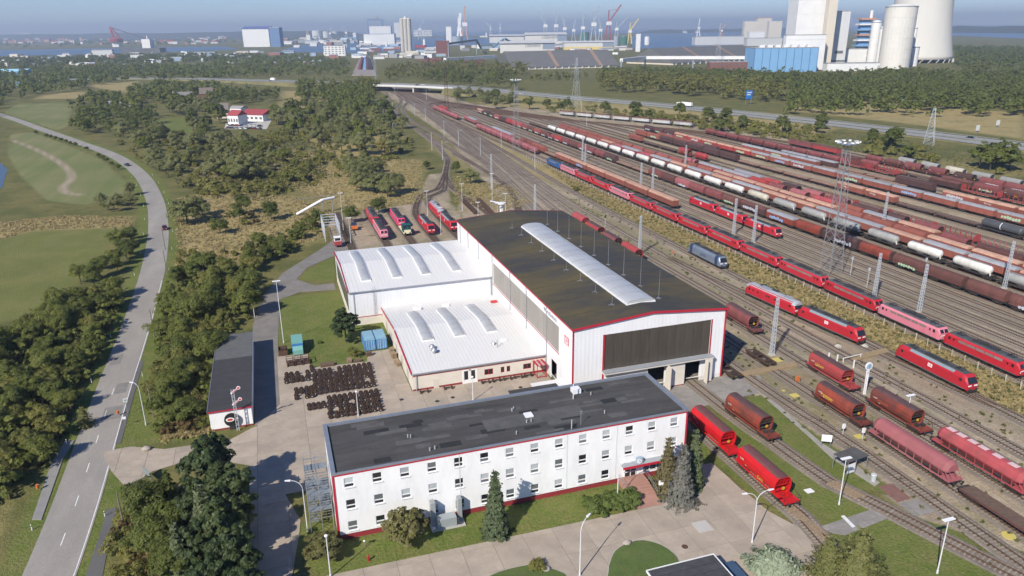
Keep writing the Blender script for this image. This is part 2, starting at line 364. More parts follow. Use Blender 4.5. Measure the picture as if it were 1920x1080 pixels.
gm = bpy.data.materials.new('ground_cover'); gm.use_nodes = True
def ground_nodes(m):
    nt = m.node_tree; N = nt.nodes; L = nt.links; b = N['Principled BSDF']
    geo = N.new('ShaderNodeNewGeometry'); c1 = N.new('ShaderNodeAttribute'); c1.attribute_name = 'cover'; c2 = N.new('ShaderNodeAttribute'); c2.attribute_name = 'cover_b'
    s1 = N.new('ShaderNodeSeparateColor'); L.new(c1.outputs['Color'], s1.inputs[0]); s2 = N.new('ShaderNodeSeparateColor'); L.new(c2.outputs['Color'], s2.inputs[0])
    def noise(scale, det=6, rough=.65, st=None):
        n = N.new('ShaderNodeTexNoise'); n.inputs['Scale'].default_value = scale; n.inputs['Detail'].default_value = det; n.inputs['Roughness'].default_value = rough
        if st:
            mp = N.new('ShaderNodeMapping'); mp.inputs['Scale'].default_value = st[:3]; mp.inputs['Rotation'].default_value = (0, 0, st[3]); L.new(geo.outputs['Position'], mp.inputs[0]); L.new(mp.outputs[0], n.inputs['Vector'])
        else: L.new(geo.outputs['Position'], n.inputs['Vector'])
        return n.outputs[0]
    def ramp(v, a, bb, lo=0., hi=1.):
        r = N.new('ShaderNodeMapRange'); r.inputs[1].default_value = a; r.inputs[2].default_value = bb; r.inputs[3].default_value = lo; r.inputs[4].default_value = hi; L.new(v, r.inputs[0]); return r.outputs[0]
    def mix(f, a, bb):
        x = N.new('ShaderNodeMix'); x.data_type = 'RGBA'; L.new(f, x.inputs['Factor'])
        for s, v in (('A', a), ('B', bb)):
            if isinstance(v, tuple): x.inputs[s].default_value = (*v[:3], 1)
            else: L.new(v, x.inputs[s])
        return x.outputs['Result']
    def math_(op, a, bb):
        x = N.new('ShaderNodeMath'); x.operation = op
        for i, v in enumerate((a, bb)):
            if isinstance(v, (int, float)): x.inputs[i].default_value = v
            else: L.new(v, x.inputs[i])
        x.use_clamp = op != 'MULTIPLY_ADD'; return x.outputs[0]
    big, mid, fin, tiny = noise(.012, 2), noise(.07, 3), noise(.45, 3), noise(2.2, 2, .7)
    lush = mix(ramp(mid, .35, .65), (.092, .128, .027), (.138, .162, .042)); lush = mix(ramp(fin, .42, .72, 0, .6), lush, (.185, .165, .065)); lush = mix(ramp(noise(.17, 3), .52, .66, 0, .5), lush, (.175, .165, .062))
    dry = mix(ramp(fin, .3, .7), (.380, .300, .140), (.250, .205, .090)); dry = mix(ramp(mid, .48, .72, 0, .55), dry, (.135, .135, .048))
    scrub = mix(ramp(mid, .38, .62), (.105, .112, .036), (.170, .150, .056)); scrub = mix(ramp(fin, .45, .7, 0, .5), scrub, (.075, .086, .028))
    bare = mix(ramp(fin, .3, .7), (0.302, 0.244, 0.172), (0.406, 0.337, 0.241)); bare = mix(ramp(noise(.16, 3, .6, (1, .12, 1, 0)), .45, .68, 0, .75), bare, (0.215, 0.172, 0.122))
    bare = mix(ramp(noise(.09, 4, .75, (1, .35, 1, 0)), .55, .7, 0, .7), bare, (0.146, 0.146, 0.061))
    bare = mix(ramp(noise(.035, 4, .7), .5, .64, 0, .55), bare, (.130, .128, .056))
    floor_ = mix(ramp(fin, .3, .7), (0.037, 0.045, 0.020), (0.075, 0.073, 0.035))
    crop = mix(ramp(noise(.09, 2, .6, (1, .08, 1, .9)), .35, .65), (.150, .170, .062), (.225, .210, .100)); crop = mix(ramp(big, .4, .6, 0, .6), crop, (.120, .155, .05))
    sand = mix(ramp(fin, .3, .7), (0.375, 0.312, 0.225), (0.275, 0.231, 0.163))
    edge = math_('SUBTRACT', math_('MULTIPLY', fin, 1.3), .65)
    def m_(ch, k=1.0):
        e = N.new('ShaderNodeMath'); e.operation = 'MULTIPLY_ADD'; L.new(math_('SUBTRACT', fin, .5), e.inputs[0]); e.inputs[1].default_value = k; L.new(ch, e.inputs[2])
        return ramp(e.outputs[0], .3, .62)
    c = scrub
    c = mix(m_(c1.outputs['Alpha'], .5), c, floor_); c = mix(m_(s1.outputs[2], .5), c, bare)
    dmask = math_('MULTIPLY', ramp(math_('ADD', s1.outputs[0], math_('SUBTRACT', mid, .5)), .25, .75), math_('MULTIPLY', ramp(s1.outputs[0], .02, .3), 1.0)); c = mix(dmask, c, dry)
    c = mix(m_(s1.outputs[1], .7), c, lush); c = mix(m_(s2.outputs[0], .3), c, crop); c = mix(m_(s2.outputs[1], .5), c, sand)
    v = N.new('ShaderNodeHueSaturation'); L.new(c, v.inputs['Color']); L.new(ramp(tiny, .25, .75, .72, 1.28), v.inputs['Value']); L.new(v.outputs[0], b.inputs['Base Color'])
    b.inputs['Roughness'].default_value = .95; b.inputs['Specular IOR Level'].default_value = .1
    bp = N.new('ShaderNodeBump'); bp.inputs['Distance'].default_value = .35; bp.inputs['Strength'].default_value = .6; L.new(tiny, bp.inputs['Height']); L.new(bp.outputs[0], b.inputs['Normal'])
ground_nodes(gm)
verts = np.stack([GX_, GY_, np.zeros_like(GX_)], 1)
ii = (np.arange(nr-1)[:, None]*na + np.arange(na)[None, :]); jj = (np.arange(nr-1)[:, None]*na + (np.arange(na)[None, :]+1) % na)
faces = np.stack([ii, ii+na, jj+na, jj], -1).reshape(-1, 4)
fl = faces.tolist(); fl.append(list(range(na)))
gme = bpy.data.meshes.new('ground'); gme.from_pydata(verts.tolist(), [], fl); gme.materials.append(gm)
for nm, ar in (('cover', cover), ('cover_b', cover2)):
    a = gme.color_attributes.new(nm, 'FLOAT_COLOR', 'POINT'); a.data.foreach_set('color', np.clip(ar, 0, 1).ravel())
tag(link(bpy.data.objects.new('ground', gme)), kind='structure')

# ------------------------------------------------------------------ roads
asphalt = M('asphalt', (.290, .268, .236), .9, var=.14, scale=.22, dirt=(.215, .198, .176), dirt_amt=.6, dirt_scale=.1, stretch=(1, .3, 1), fine=.10)
asphalt2 = M('old_asphalt', (.12, .118, .115), .9, var=.15, scale=.3, dirt=(.075, .074, .072), dirt_amt=.6, dirt_scale=.15, fine=.1)
hw_asph = M('motorway_asphalt', (.26, .26, .25), .85, var=.08, scale=.1)
mark = M('road_paint', (.72, .72, .70), .7, var=.12, scale=1.5, dirt=(.3, .3, .3), dirt_amt=.4)
def struct(name, mb, mat, parent=None, smooth=False):
    o = mb.build(name, mat, parent, smooth)
    if parent is None: tag(o, kind='structure')
    return o
road = struct('road', strip(MB(), ROAD, -3.55, 3.55, .05), asphalt)
struct('edge_line', strip(MB(), ROAD[:26], 3.18, 3.32, .056), mark, road)
dash = ROAD
s = np.concatenate([[0], np.cumsum(np.linalg.norm(np.diff(ROAD, axis=0), axis=1))])
def along(line, s_, d):
    i = min(max(np.searchsorted(s_, d)-1, 0), len(line)-2); t = (d-s_[i])/(s_[i+1]-s_[i]); p = line[i]*(1-t)+line[i+1]*t; v = line[i+1]-line[i]
    return p, math.atan2(v[1], v[0])
dm = MB().box(-1.5, 1.5, -.07, .07, 0, .006).mesh('lane_dash'); dm.materials.append(mark)
for k in range(7):
    p, a = along(ROAD, s, 8+k*10.0); inst('lane_dash', dm, road, (p[0], p[1], .052), (0, 0, a))
# the repaired strip where the gate drive meets the road, the bus stop pavements, the footpath
struct('asphalt_patch', strip(MB(), ROAD[7:15], 3.36, 4.3, .064), asphalt2)
for k, (d, a_, b_) in enumerate(((44, -.4, 2.9), (52, .3, 2.6), (66, -2.8, -.6))):
    i_ = int(d/5)+1; struct('asphalt_patch', strip(MB(), ROAD[i_:i_+2], a_, b_, .058+.001*k), M('asphalt_patch', (.205, .192, .175), .9, var=.15, fine=.1))
struct('bus_stop_pavement', MB().prism(GA((60, 975), (78, 975), (118, 862), (140, 826), (122, 828), (96, 870)), 0, .12), M('pavement', (.24, .23, .215), .9, var=.12, fine=.1))
struct('footpath', MB().prism(GA((160, 1082), (192, 1082), (206, 1010), (219, 952), (201, 955), (188, 1000)), 0, .06), asphalt2)
HWP = [(-520, 170, 1), (-150, 158, 1), (100, 150, 1), (300, 147, 1.5), (480, 151, 3.5), (600, 154.5, 6), (700, 157.5, 7.2), (850, 163, 7.2), (1000, 177, 4.5), (1130, 188.5, 2.2), (1275, 201, 1.2), (1500, 225, .7), (1700, 247.5, .7), (1920, 275, .7), (2120, 303, .7), (2500, 360, .7)]
HW = smooth_line([G(*p) for p in HWP], 12)
for seg in (HW[:[i for i in range(len(HW)) if HW[i][0] > 139][0]], HW[[i for i in range(len(HW)) if HW[i][0] < 208][-1]:]): struct('highway_embankment', strip(strip(strip(MB(), seg, -15, 15, -.12), seg, 15, 24, -.12, -8), seg, -24, -15, -8, -.12), M('embankment_grass', (.15, .135, .055), .95, var=.35, scale=.06, fine=.2))
for d0, d1 in ((-12.8, -2.2), (2.2, 12.8)):
    hwo = struct('highway_carriageway', strip(MB(), HW, d0, d1, .03), hw_asph)
    for q in (d0+.7, d1-.7): struct('edge_line', strip(MB(), HW, q-.12, q+.12, .045), mark, hwo)
gr = MB()
for q in (-13.6, -1.6, 1.6, 13.6): strip(gr, HW, q, q+.01, .45, .75)
tag(gr.build('guard_rail', steel), 'galvanised guard rails along the motorway', 'guard rail')

# ------------------------------------------------------------------ railway tracks
ballast = M('ballast', (.205, .172, .140), .95, var=.25, scale=.6, dirt=(.125, .105, .078), dirt_amt=.8, dirt_scale=.12, stretch=(1, .3, 1), fine=.3, bump=.1, bump_scale=4)
rail_m = M('rail_steel', (.125, .075, .050), .6, .3, var=.2)
sleeper_c = M('concrete_sleeper', (.25, .22, .18), .9, var=.2, scale=2, objvar=.15)
sleeper_w = M('wooden_sleeper', (.095, .07, .052), .9, var=.3, scale=2, objvar=.2)
RT = 0.40
slm = MB().box(-1.3, 1.3, -.13, .13, .13, .245).mesh('sleeper'); slm.materials.append(sleeper_c)
TRACK_N = [0]
def track(pts, near=None, mid=None, wooden=False, bal=True):
    TRACK_N[0] += 1; dz = (TRACK_N[0] % 23) * .004
    line = smooth_line(pts, 5) if len(pts) > 2 else np.array([np.array(pts[0])*(1-t)+np.array(pts[1])*t for t in np.linspace(0, 1, 24)])
    root = struct('railway_track', strip(strip(strip(MB(), line, -1.55, 1.55, .10+dz*.6), line, 1.55, 2.0, .10+dz*.6, .01), line, -2.0, -1.55, .01, .10+dz*.6), ballast)
    for q in (-.75, .75):
        mb = MB(); strip(mb, line, q-.06, q+.06, RT+dz*.1); strip(mb, line, q+.06, q+.0601, RT+dz*.1, .12); strip(mb, line, q-.0601, q-.06, .12, RT+dz*.1); mb.build('rail', rail_m, root)
    s_ = np.concatenate([[0], np.cumsum(np.linalg.norm(np.diff(line, axis=0), axis=1))]); m = MB(); d = .3
    while d < s_[-1]:
        p, a = along(line, s_, d); r = math.hypot(p[0], p[1])
        if near and near[0] < p[1] < near[1]:
            inst('sleeper', slm, root, (p[0], p[1], 0), (0, 0, a-math.pi/2), mat=sleeper_w if wooden else sleeper_c)
        elif r < 300+(hash((round(p[0]), int(d))) % 100)*1.6 and p[1] > 20: m.cbox((p[0], p[1], .187), (2.6, .26, .115), a-math.pi/2)
        d += .65
    if m.v: tag(m.build('sleepers', sleeper_w if wooden else sleeper_c, root), kind='stuff')
    return root
def Gs(*p): return [G2(*q) for q in p]
# tracks beside the workshop and the depot sidings
track([(69.3, 140), (69.3, 96), (69.4, 84), (69.8, 76), (68.8, 68.5)])
track([(77.9, 150), (77.9, 108), (79.0, 95), (80.0, 82), (83.2, 72.8), (86.4, 62.4), (90.5, 50)], (50, 104))
track([(91.3, 30), (91.4, 90), (90.6, 101), (90.2, 130), (91, 220), (97.2, 271), (112.5, 404), (125.5, 552), (141, 800), (146, 1060)], (50, 112))
track([(97.4, 30), (97.4, 120), (97.4, 235), (103, 290), (116.5, 410), (129, 552), (145, 800), (150.5, 1060)], (52, 76))
track([(105.6, 30), (105.6, 230), (109, 290), (121, 410), (133, 552), (149, 800), (155, 1060)], (100, 134))
track([(111.6, 30), (111.6, 230), (114, 290), (125, 410), (137.5, 560), (152.5, 800), (159, 1060)], (90, 125))
track([(117, 70), (117, 230), (119, 300), (129, 420), (140, 570)])
track([(127.4, 60), (127.2, 120), (126.6, 200), (127.5, 300), (134, 430), (143, 600)], (60, 96))
track([(126.9, 92), (124.4, 124), (121.6, 150), (119.4, 172), (117.6, 200)])
YARD = [142.3, 147.6, 153.2, 158.4, 163.4, 168.4, 172.8, 177.4, 182.6, 187.2]
for x in YARD: track([(x, 30), (x, 640), (x*.45+88, 800), (x*.55+78, 1060)] if x > 150 else [(x, 30), (x, 600), (x+4, 760), (x*.55+78, 1060)])
OUTER = [192, 198, 204, 210, 215, 219.6, 225.3, 231, 239.2, 245, 255.6, 266.5, 272.5, 278.5, 285.3, 291.8, 298, 304.6, 311.4, 317]
for i, x in enumerate(OUTER):
    yb = 484+(297-x)/.54
    if x < 240: track([(x, 40), (x, yb-120), (x-2.5, yb-55), (x-14, yb), (x-40, yb+50), (176, 760)])
    elif x < 300: track([(x, 40), (x, yb-160), (x-5, yb-60), (x-24, yb), (x-60, yb+62), (182, 740)])
    else: track([(x, 60), (x, yb-130), (x-7, yb-40), (x-36, yb+30)])
# workshop fan and the curves up to the main line
fan = G2(822, 352); TOP = Gs((836, 322), (839, 300), (828, 283), (806, 262), (782, 245))
for x in (22.5, 34.5, 43.2): track([(x, 212), (x, 302)], wooden=True)
track([(51.6, 212), (51.6, 272), (54, 296), (63, 325), (fan[0]-1.5, fan[1]-4)] + TOP[:2], wooden=True)
track([(60.4, 212), (60.2, 290), (64.5, 318), (fan[0]+.6, fan[1]-8)] + TOP[:3], wooden=True)
track([(77, 214), (80, 240), (80, 285), (78.5, 330), (83, 366)] + TOP, wooden=True)
track(Gs((975, 415), (968, 380), (950, 350), (905, 318), (872, 300), (850, 288)), wooden=True)
track(Gs((930, 318), (855, 272), (800, 242), (768, 224), (755, 205), (764, 190), (752, 178), (738, 170)))
track(Gs((905, 318), (830, 272), (778, 240), (752, 222), (742, 205), (752, 190), (745, 178), (733, 170)))
track(Gs((712, 226), (718, 208), (726, 195), (728, 184), (724, 172)))
# ------------------------------------------------------------------ concrete yards, cast slab by slab
def clip_cell(poly, x0, x1, y0, y1):
    def cut(P, f, g):
        out = []
        for i in range(len(P)):
            a, b = P[i-1], P[i]; fa, fb = f(a), f(b)
            if fa >= 0:
                if fb >= 0: out.append(b)
                else: t = fa/(fa-fb); out.append((a[0]+(b[0]-a[0])*t, a[1]+(b[1]-a[1])*t))
            elif fb >= 0: t = fa/(fa-fb); out += [(a[0]+(b[0]-a[0])*t, a[1]+(b[1]-a[1])*t), b]
        return out
    P = list(poly)
    for f in (lambda p: p[0]-x0, lambda p: x1-p[0], lambda p: p[1]-y0, lambda p: y1-p[1]):
        P = cut(P, f, None)
        if len(P) < 3: return []
    return P
def area(P): return abs(sum(P[i-1][0]*P[i][1]-P[i][0]*P[i-1][1] for i in range(len(P))))/2
joint_m = M('slab_joint', (.15, .135, .115), .95, var=.2)
def slabs(name, poly, dx, dy, mat, z=.07, x_off=0., y_off=0., piece='slab', gap=.05):
    base = struct(name, MB().prism(poly, 0, z-.03), joint_m)
    P = np.array(poly); bx0, by0 = P.min(0); bx1, by1 = P.max(0); x = math.floor((bx0-x_off)/dx)*dx+x_off; cache = {}
    while x < bx1:
        y = math.floor((by0-y_off)/dy)*dy+y_off
        while y < by1:
            c = clip_cell(poly, x+gap/2, x+dx-gap/2, y+gap/2, y+dy-gap/2)
            if len(c) >= 3 and area(c) > .3:
                h = rng.uniform(0, .008)
                if abs(area(c)-(dx-gap)*(dy-gap)) < 1e-3:
                    if 'f' not in cache: cache['f'] = MB().box(gap/2, dx-gap/2, gap/2, dy-gap/2, -.05, z).mesh(piece); cache['f'].materials.append(mat)
                    inst(piece, cache['f'], base, (x, y, h))
                else: MB().prism(c, z-.1, z+h).build(piece, mat, base)
            y += dy
        x += dx
    return base
PLAZA = [(-4, 86.0), (51.4, 85.4), (52, 86), (58, 90), (60.2, 93), (65.2, 93), (65.6, 84), (66.0, 78.6), (68.4, 72.4), (66.2, 68), (62, 60), (58, 40), (-6, 40), (-10, 84), (-9.3, 100), (-9.5, 118), (-14, 121), (-20, 123), (-25, 121.5), (-28.5, 117.5), (-31.8, 124), (-34.4, 131), (-30, 131.5), (-24, 128.5), (-13, 128), (-8.4, 131.8), (-3.9, 139), (-3.9, 107), (-2, 99.6), (-2.4, 96)]
slabs('concrete_drive', PLAZA, 4.6, 5.2, concrete_m, .07, 1.0, 1.4)
slabs('concrete_yard', [(-3.9, 107.3), (-3.9, 163), (2.9, 162.6), (2.9, 154.4), (15.2, 153.5), (16, 158.6), (22, 158.6), (22, 135.8), (50.8, 135.8), (50.8, 121), (51, 112), (60, 107.4), (59, 107.35), (2.8, 107.35)], 4.6, 6.0, concrete_m, .068, .6, 2)
slabs('hall_apron', [(60.2, 107), (66, 106.6), (72, 110.5), (82, 111.5), (88.2, 112), (93, 118), (93, 121), (51.2, 121), (51.2, 112.5), (60.2, 112.5)], 4.2, 4.6, M('grey_concrete', (.27, .25, .225), .9, var=.15, dirt=(.15, .14, .12), dirt_amt=.6, objvar=.08, fine=.08), .072)
lane = GA((478, 802), (474, 612), (488, 562), (530, 512), (600, 468), (640, 440), (652, 470), (626, 480), (576, 502), (556, 524), (590, 535), (626, 531), (630, 543), (562, 548), (524, 562), (521, 645), (529, 762))
struct('access_lane', MB().prism(lane, 0, .055), M('lane_asphalt', (.20, .185, .165), .92, var=.15, scale=.2, dirt=(.13, .12, .11), dirt_amt=.6, fine=.1))
struct('depot_ground', MB().prism([(15, 213.2), (62, 213.2), (62, 222), (15, 222)], 0, .04), M('stained_ground', (.16, .14, .12), .95, var=.3, scale=.4, fine=.15))
# crossing panels and walkways between the sidings
grey_slab = MATS['grey_concrete']
slabs('crossing_panel', GA((1538, 988), (1560, 1000), (1585, 1004), (1680, 966), (1650, 950)), 3.0, 3.0, grey_slab, .06)
slabs('crossing_panel', GA((1683, 944), (1716, 968), (1780, 955), (1745, 930)), 3.0, 3.0, grey_slab, .062)
struct('brick_paving', MB().prism(GA((1646, 912), (1673, 907), (1708, 934), (1683, 942)), 0, .06), M('red_paving', (.20, .105, .085), .9, var=.15, fine=.15))
struct('walkway', MB().prism(GA((1396, 712), (1406, 712), (1512, 806), (1540, 830), (1600, 868), (1650, 905), (1640, 912), (1560, 860), (1512, 815)), 0, .05), M('walkway_concrete', (.30, .28, .25), .9, var=.12, fine=.1))
struct('walkway', MB().prism(GA((1535, 806), (1568, 802), (1680, 885), (1745, 925), (1712, 930), (1640, 880)), 0, .045), MATS['walkway_concrete'])
for p in (GA((1388, 700), (1396, 708), (1496, 688), (1488, 681)), GA((1592, 672), (1600, 679), (1668, 662), (1660, 655))):
    struct('timber_crossing', MB().prism(p, 0, .43), M('timber_deck', (.29, .215, .12), .9, var=.2, scale=1.5, fine=.15))
for q in ((1640, 945), (1486, 965)):
    p = G2(*q)
struct('painted_line', MB().prism(GA((1577, 968), (1583, 967), (1604, 988), (1598, 990)), 0, .085), mark)
plank_m = MB().box(-.24, .24, -2.6, 2.6, .2, .39).mesh('crossing_plank'); plank_m.materials.append(wood)
cr_root = tag(bpy.data.objects.new('level_crossing', None), kind='structure'); COL.objects.link(cr_root)
for dx in (-1.05, -.42, .42): inst('crossing_plank', plank_m, cr_root, (81.1+dx, 79.0, .03), (0, 0, R(18)))
for dx in (-.43, .43): inst('crossing_plank', plank_m, cr_root, (69.6+dx, 74.0, .03), (0, 0, R(3)), scale=(1.1, 1.6, 1))
yel = M('yellow_cover', (.55, .46, .12), .8, var=.15, dirt=(.25, .22, .12), dirt_amt=.4)
def cover_plate(lbl, px, py, sx, sy, m=yel, rnd=False):
    x, y = G2(px, py); mb = MB(); mb.cyl((0, 0, 0), (0, 0, .1), sx, sx, 20) if rnd else mb.box(-sx/2, sx/2, -sy/2, sy/2, 0, .1)
    tag(mb.build('shaft_cover', m, loc=(x, y, .03)), lbl, 'cover', 'painted shaft covers')
cover_plate('round yellow shaft cover beside the long flat wagon', 1891, 1005, .95, 0, rnd=True)
cover_plate('square yellow shaft cover beside the foot of the lattice mast', 1454, 676, 2.4, 2.0)
cover_plate('square yellow shaft cover left of the brown hopper row', 1490, 742, 1.6, 1.4)
cover_plate('yellow shaft cover beside the pink hopper wagon', 1611, 819, 1.5, 1.3)
cover_plate('small yellow cover near the end of the walkway', 1469, 733, .6, .6)
cover_plate('small yellow cover on the walkway below the hall', 1417, 724, .7, .6)
cover_plate('square pale drain cover with dark centre on the concrete drive', 1317, 988, 2.4, 2.4, pale_concrete)
cover_plate('white square cover in the grass beside the red hopper wagon', 1517, 921, 1.3, 1.0, white_paint)
cover_plate('round rusty manhole cover on the concrete drive', 1284, 1026, .45, 0, rust, True)
for i, (a, b) in enumerate(((753, 750), (820, 753), (849, 746), (976, 727))): cover_plate('round dark manhole cover on the workshop yard, %s from the wheelsets' % ORD[i], a, b, .42, 0, dark_grey, True)

# ------------------------------------------------------------------ building kit
def holed(mb, u0, u1, z0, z1, holes, f, depth):
    """wall in the plane given by f(u, w, z) with w = 0 outside, rectangular holes with reveals"""
    us = sorted({u0, u1, *[h[0] for h in holes], *[h[1] for h in holes]}); zs = sorted({z0, z1, *[h[2] for h in holes], *[h[3] for h in holes]})
    for i in range(len(us)-1):
        for j in range(len(zs)-1):
            cu, cz = (us[i]+us[i+1])/2, (zs[j]+zs[j+1])/2
            if any(h[0] < cu < h[1] and h[2] < cz < h[3] for h in holes): continue
            mb.poly([f(us[i], 0, zs[j]), f(us[i+1], 0, zs[j]), f(us[i+1], 0, zs[j+1]), f(us[i], 0, zs[j+1])])
    for a, b, c, d in holes:
        for p, q in (((a, c), (b, c)), ((b, c), (b, d)), ((b, d), (a, d)), ((a, d), (a, c))):
            mb.poly([f(p[0], 0, p[1]), f(p[0], depth, p[1]), f(q[0], depth, q[1]), f(q[0], 0, q[1])])
    return mb
def ribroof(mb, x0, x1, prof, pitch=1.0, h=.06, w=.10):
    """sheet roof whose ribs run along the slope; prof is a list of (y, z)"""
    mb.extx([(y, z) for y, z in prof] + [(y, z-.18) for y, z in prof[::-1]], x0, x1)
    x = x0+pitch/2
    while x < x1:
        for (ya, za), (yb, zb) in zip(prof[:-1], prof[1:]): mb.bar((x, ya, za+h/2), (x, yb, zb+h/2), w, h)
        x += pitch
    return mb
# ------------------------------------------------------------------ office building
bx0, bx1, by0, by1, BH = 3.0, 59.7, 92.9, 107.2, 11.15
off = T('office_building', 'long three storey white office building with dark flat roof and red trim', 'building', (0, 0, 0))
cols = [5.25+i*(57.3-5.25)/13 for i in range(14)]
rows = [(1.35, 2.95), (5.0, 6.6), (8.65, 10.2)]; WW = .68
holes = []; wins = []
for r, (z0, z1) in enumerate(rows):
    for i, x in enumerate(cols):
        if r == 0 and i > 10: continue
        holes.append((x-WW, x+WW, z0, z1)); wins.append((x, z0, z1, r, i))
mb = holed(MB(), bx0, bx1, .9, 10.75, holes, lambda u, w, z: (u, by0+w, z), .16)
mb.poly([(bx1, by0, .9), (bx1, by1, .9), (bx1, by1, BH), (bx1, by0, BH)]); mb.poly([(bx1, by1, .9), (bx0, by1, .9), (bx0, by1, BH), (bx1, by1, BH)]); mb.poly([(bx0, by1, .9), (bx0, by0, .9), (bx0, by0, BH), (bx0, by1, BH)])
mb.build('wall', plaster, off)
MB().box(bx0+.06, bx1-.06, by0+.06, by1-.06, 0, .9).build('plinth', red_plinth, off)
MB().box(bx0-.02, bx1+.02, by0-.06, by0-.002, 10.75, 11.0).build('red_band', red_trim, off)
each(MB().box(bx0-.04, bx0+.3, by0-.05, by0-.004, .9, 10.75).box(bx1-.26, bx1+.04, by0-.05, by0-.004, .9, 10.75), 'red_corner', red_trim, off)
felt = M('roof_felt', (.052, .050, .048), .9, var=.3, scale=.35, dirt=(.105, .101, .094), dirt_amt=.55, dirt_scale=.25, stretch=(.35, 1.4, 1), fine=.2)
felt2 = M('roof_felt_pale', (.088, .086, .083), .9, var=.25, scale=.5, fine=.2); felt3 = M('roof_felt_black', (.022, .023, .024), .9, var=.25, fine=.2)
ro = MB().box(bx0, bx1, by0, by1, 10.9, BH).build('roof', felt, off)
zinc = M('zinc_edge', (.30, .33, .37), .45, .5, var=.1)
pe = MB(); pe.box(bx0-.08, bx1+.08, by1-.5, by1+.08, BH-.2, BH+.28); pe.box(bx0-.08, bx0+.55, by0-.08, by1-.5, BH-.2, BH+.28); pe.box(bx1-.6, bx1+.08, by0-.08, by1-.5, BH-.2, BH+.28); pe.box(bx0+.55, bx1-.6, by0-.08, by0+.18, 11.0, BH+.14)
each(pe, 'parapet_capping', zinc, off)
r2 = random.Random(3)
for k in range(46):
    w, d = r2.uniform(1.5, 5), r2.uniform(.6, 1.4); x = r2.uniform(bx0+1, bx1-7); y = by0+.8+.95*r2.randint(0, 12)
    MB().box(x, x+w, y, min(y+d, by1-.9), BH, BH+.012+.001*k).build('felt_sheet', (felt2, felt3, felt2)[k % 3], ro)
MB().box(27, 43.5, 97.0, 100.6, BH, BH+.07).build('felt_sheet', felt2, ro)
MB().box(35.2, 43.8, by1, by1+4.2, 5.2, 9.6).build('stair_annex', plaster, off)
MB().box(35.0, 44, by1+.1, by1+4.4, 9.6, 9.8).build('roof', felt, off)
for x, y, w, h in ((44.9, 104.6, 1.4, .9), (34.6, 99.6, 1.3, .35)): MB().box(x-w/2, x+w/2, y-w/2, y+w/2, BH+.08, BH+h).build('roof_hatch', white_paint, ro)
for k, (x, y) in enumerate(((15, 99.4), (15.4, 99.2), (33.6, 97.6), (34.4, 97.7), (17.4, 94.6), (18.2, 94.8), (31, 94.9), (32.6, 102), (33, 102.4), (46.5, 96.4), (47, 103))):
    MB().cyl((x, y, BH), (x, y, BH+.55), .1, .1, 8).build('vent_pipe', M('vent_metal', (.5, .5, .5), .5, .3), ro)
MB().cyl((41.4, 94.2, BH), (41.4, 94.2, BH+2.6), .04).bar((41.1, 94.2, BH+2.4), (41.7, 94.2, BH+2.4), .05).bar((41.2, 94.2, BH+2.1), (41.6, 94.2, BH+2.1), .05).build('antenna', steel, ro)
MB().cyl((43.6, 102.6, BH), (43.6, 102.6, BH+2.8), .07).build('antenna', white_paint, ro); MB().cyl((39.6, 93.6, BH), (39.6, 93.6, BH+1.6), .09).build('vent_pipe', MATS['vent_metal'], ro)
# windows: frame with transom, two panes, sill
wfm = MB(); fr = .08
for z0, z1 in ((0, .62), (.62, 1.6)):
    wfm.box(-WW, -WW+fr, 0, .09, z0, z1).box(WW-fr, WW, 0, .09, z0, z1).box(-WW+fr, WW-fr, 0, .09, z0, z0+fr).box(-WW+fr, WW-fr, 0, .09, z1-fr, z1)
wfme = wfm.mesh('window'); wfme.materials.append(white_paint)
pane_u = MB().box(-WW+fr, WW-fr, .05, .06, .62+fr, 1.6-fr).mesh('pane'); pane_u.materials.append(win_dark)
pane_l = MB().box(-WW+fr, WW-fr, .05, .06, fr, .62-fr).mesh('pane'); pane_l.materials.append(win_dark)
sill = MB().box(-WW-.08, WW+.08, -.22, 0, -.07, -.002).mesh('sill'); sill.materials.append(white_paint)
r3 = random.Random(5)
for x, z0, z1, r, i in wins:
    w = inst('window', wfme, off, (x, by0+.06, z0))
    k = r3.random(); up = win_blind if k < (.55 if r > 0 else .2) else (win_mid if k < .72 else win_dark)
    inst('pane', pane_u, w, mat=up); inst('pane', pane_l, w, mat=win_dark if r3.random() < .6 else win_mid); inst('sill', sill, w)
for x in (21.4, 38.6, 47.1): MB().box(x-.06, x+.06, by0-.03, by0-.003, .9, 10.72).build('cladding_joint', M('joint_grey', (.6, .61, .62), .6), off)
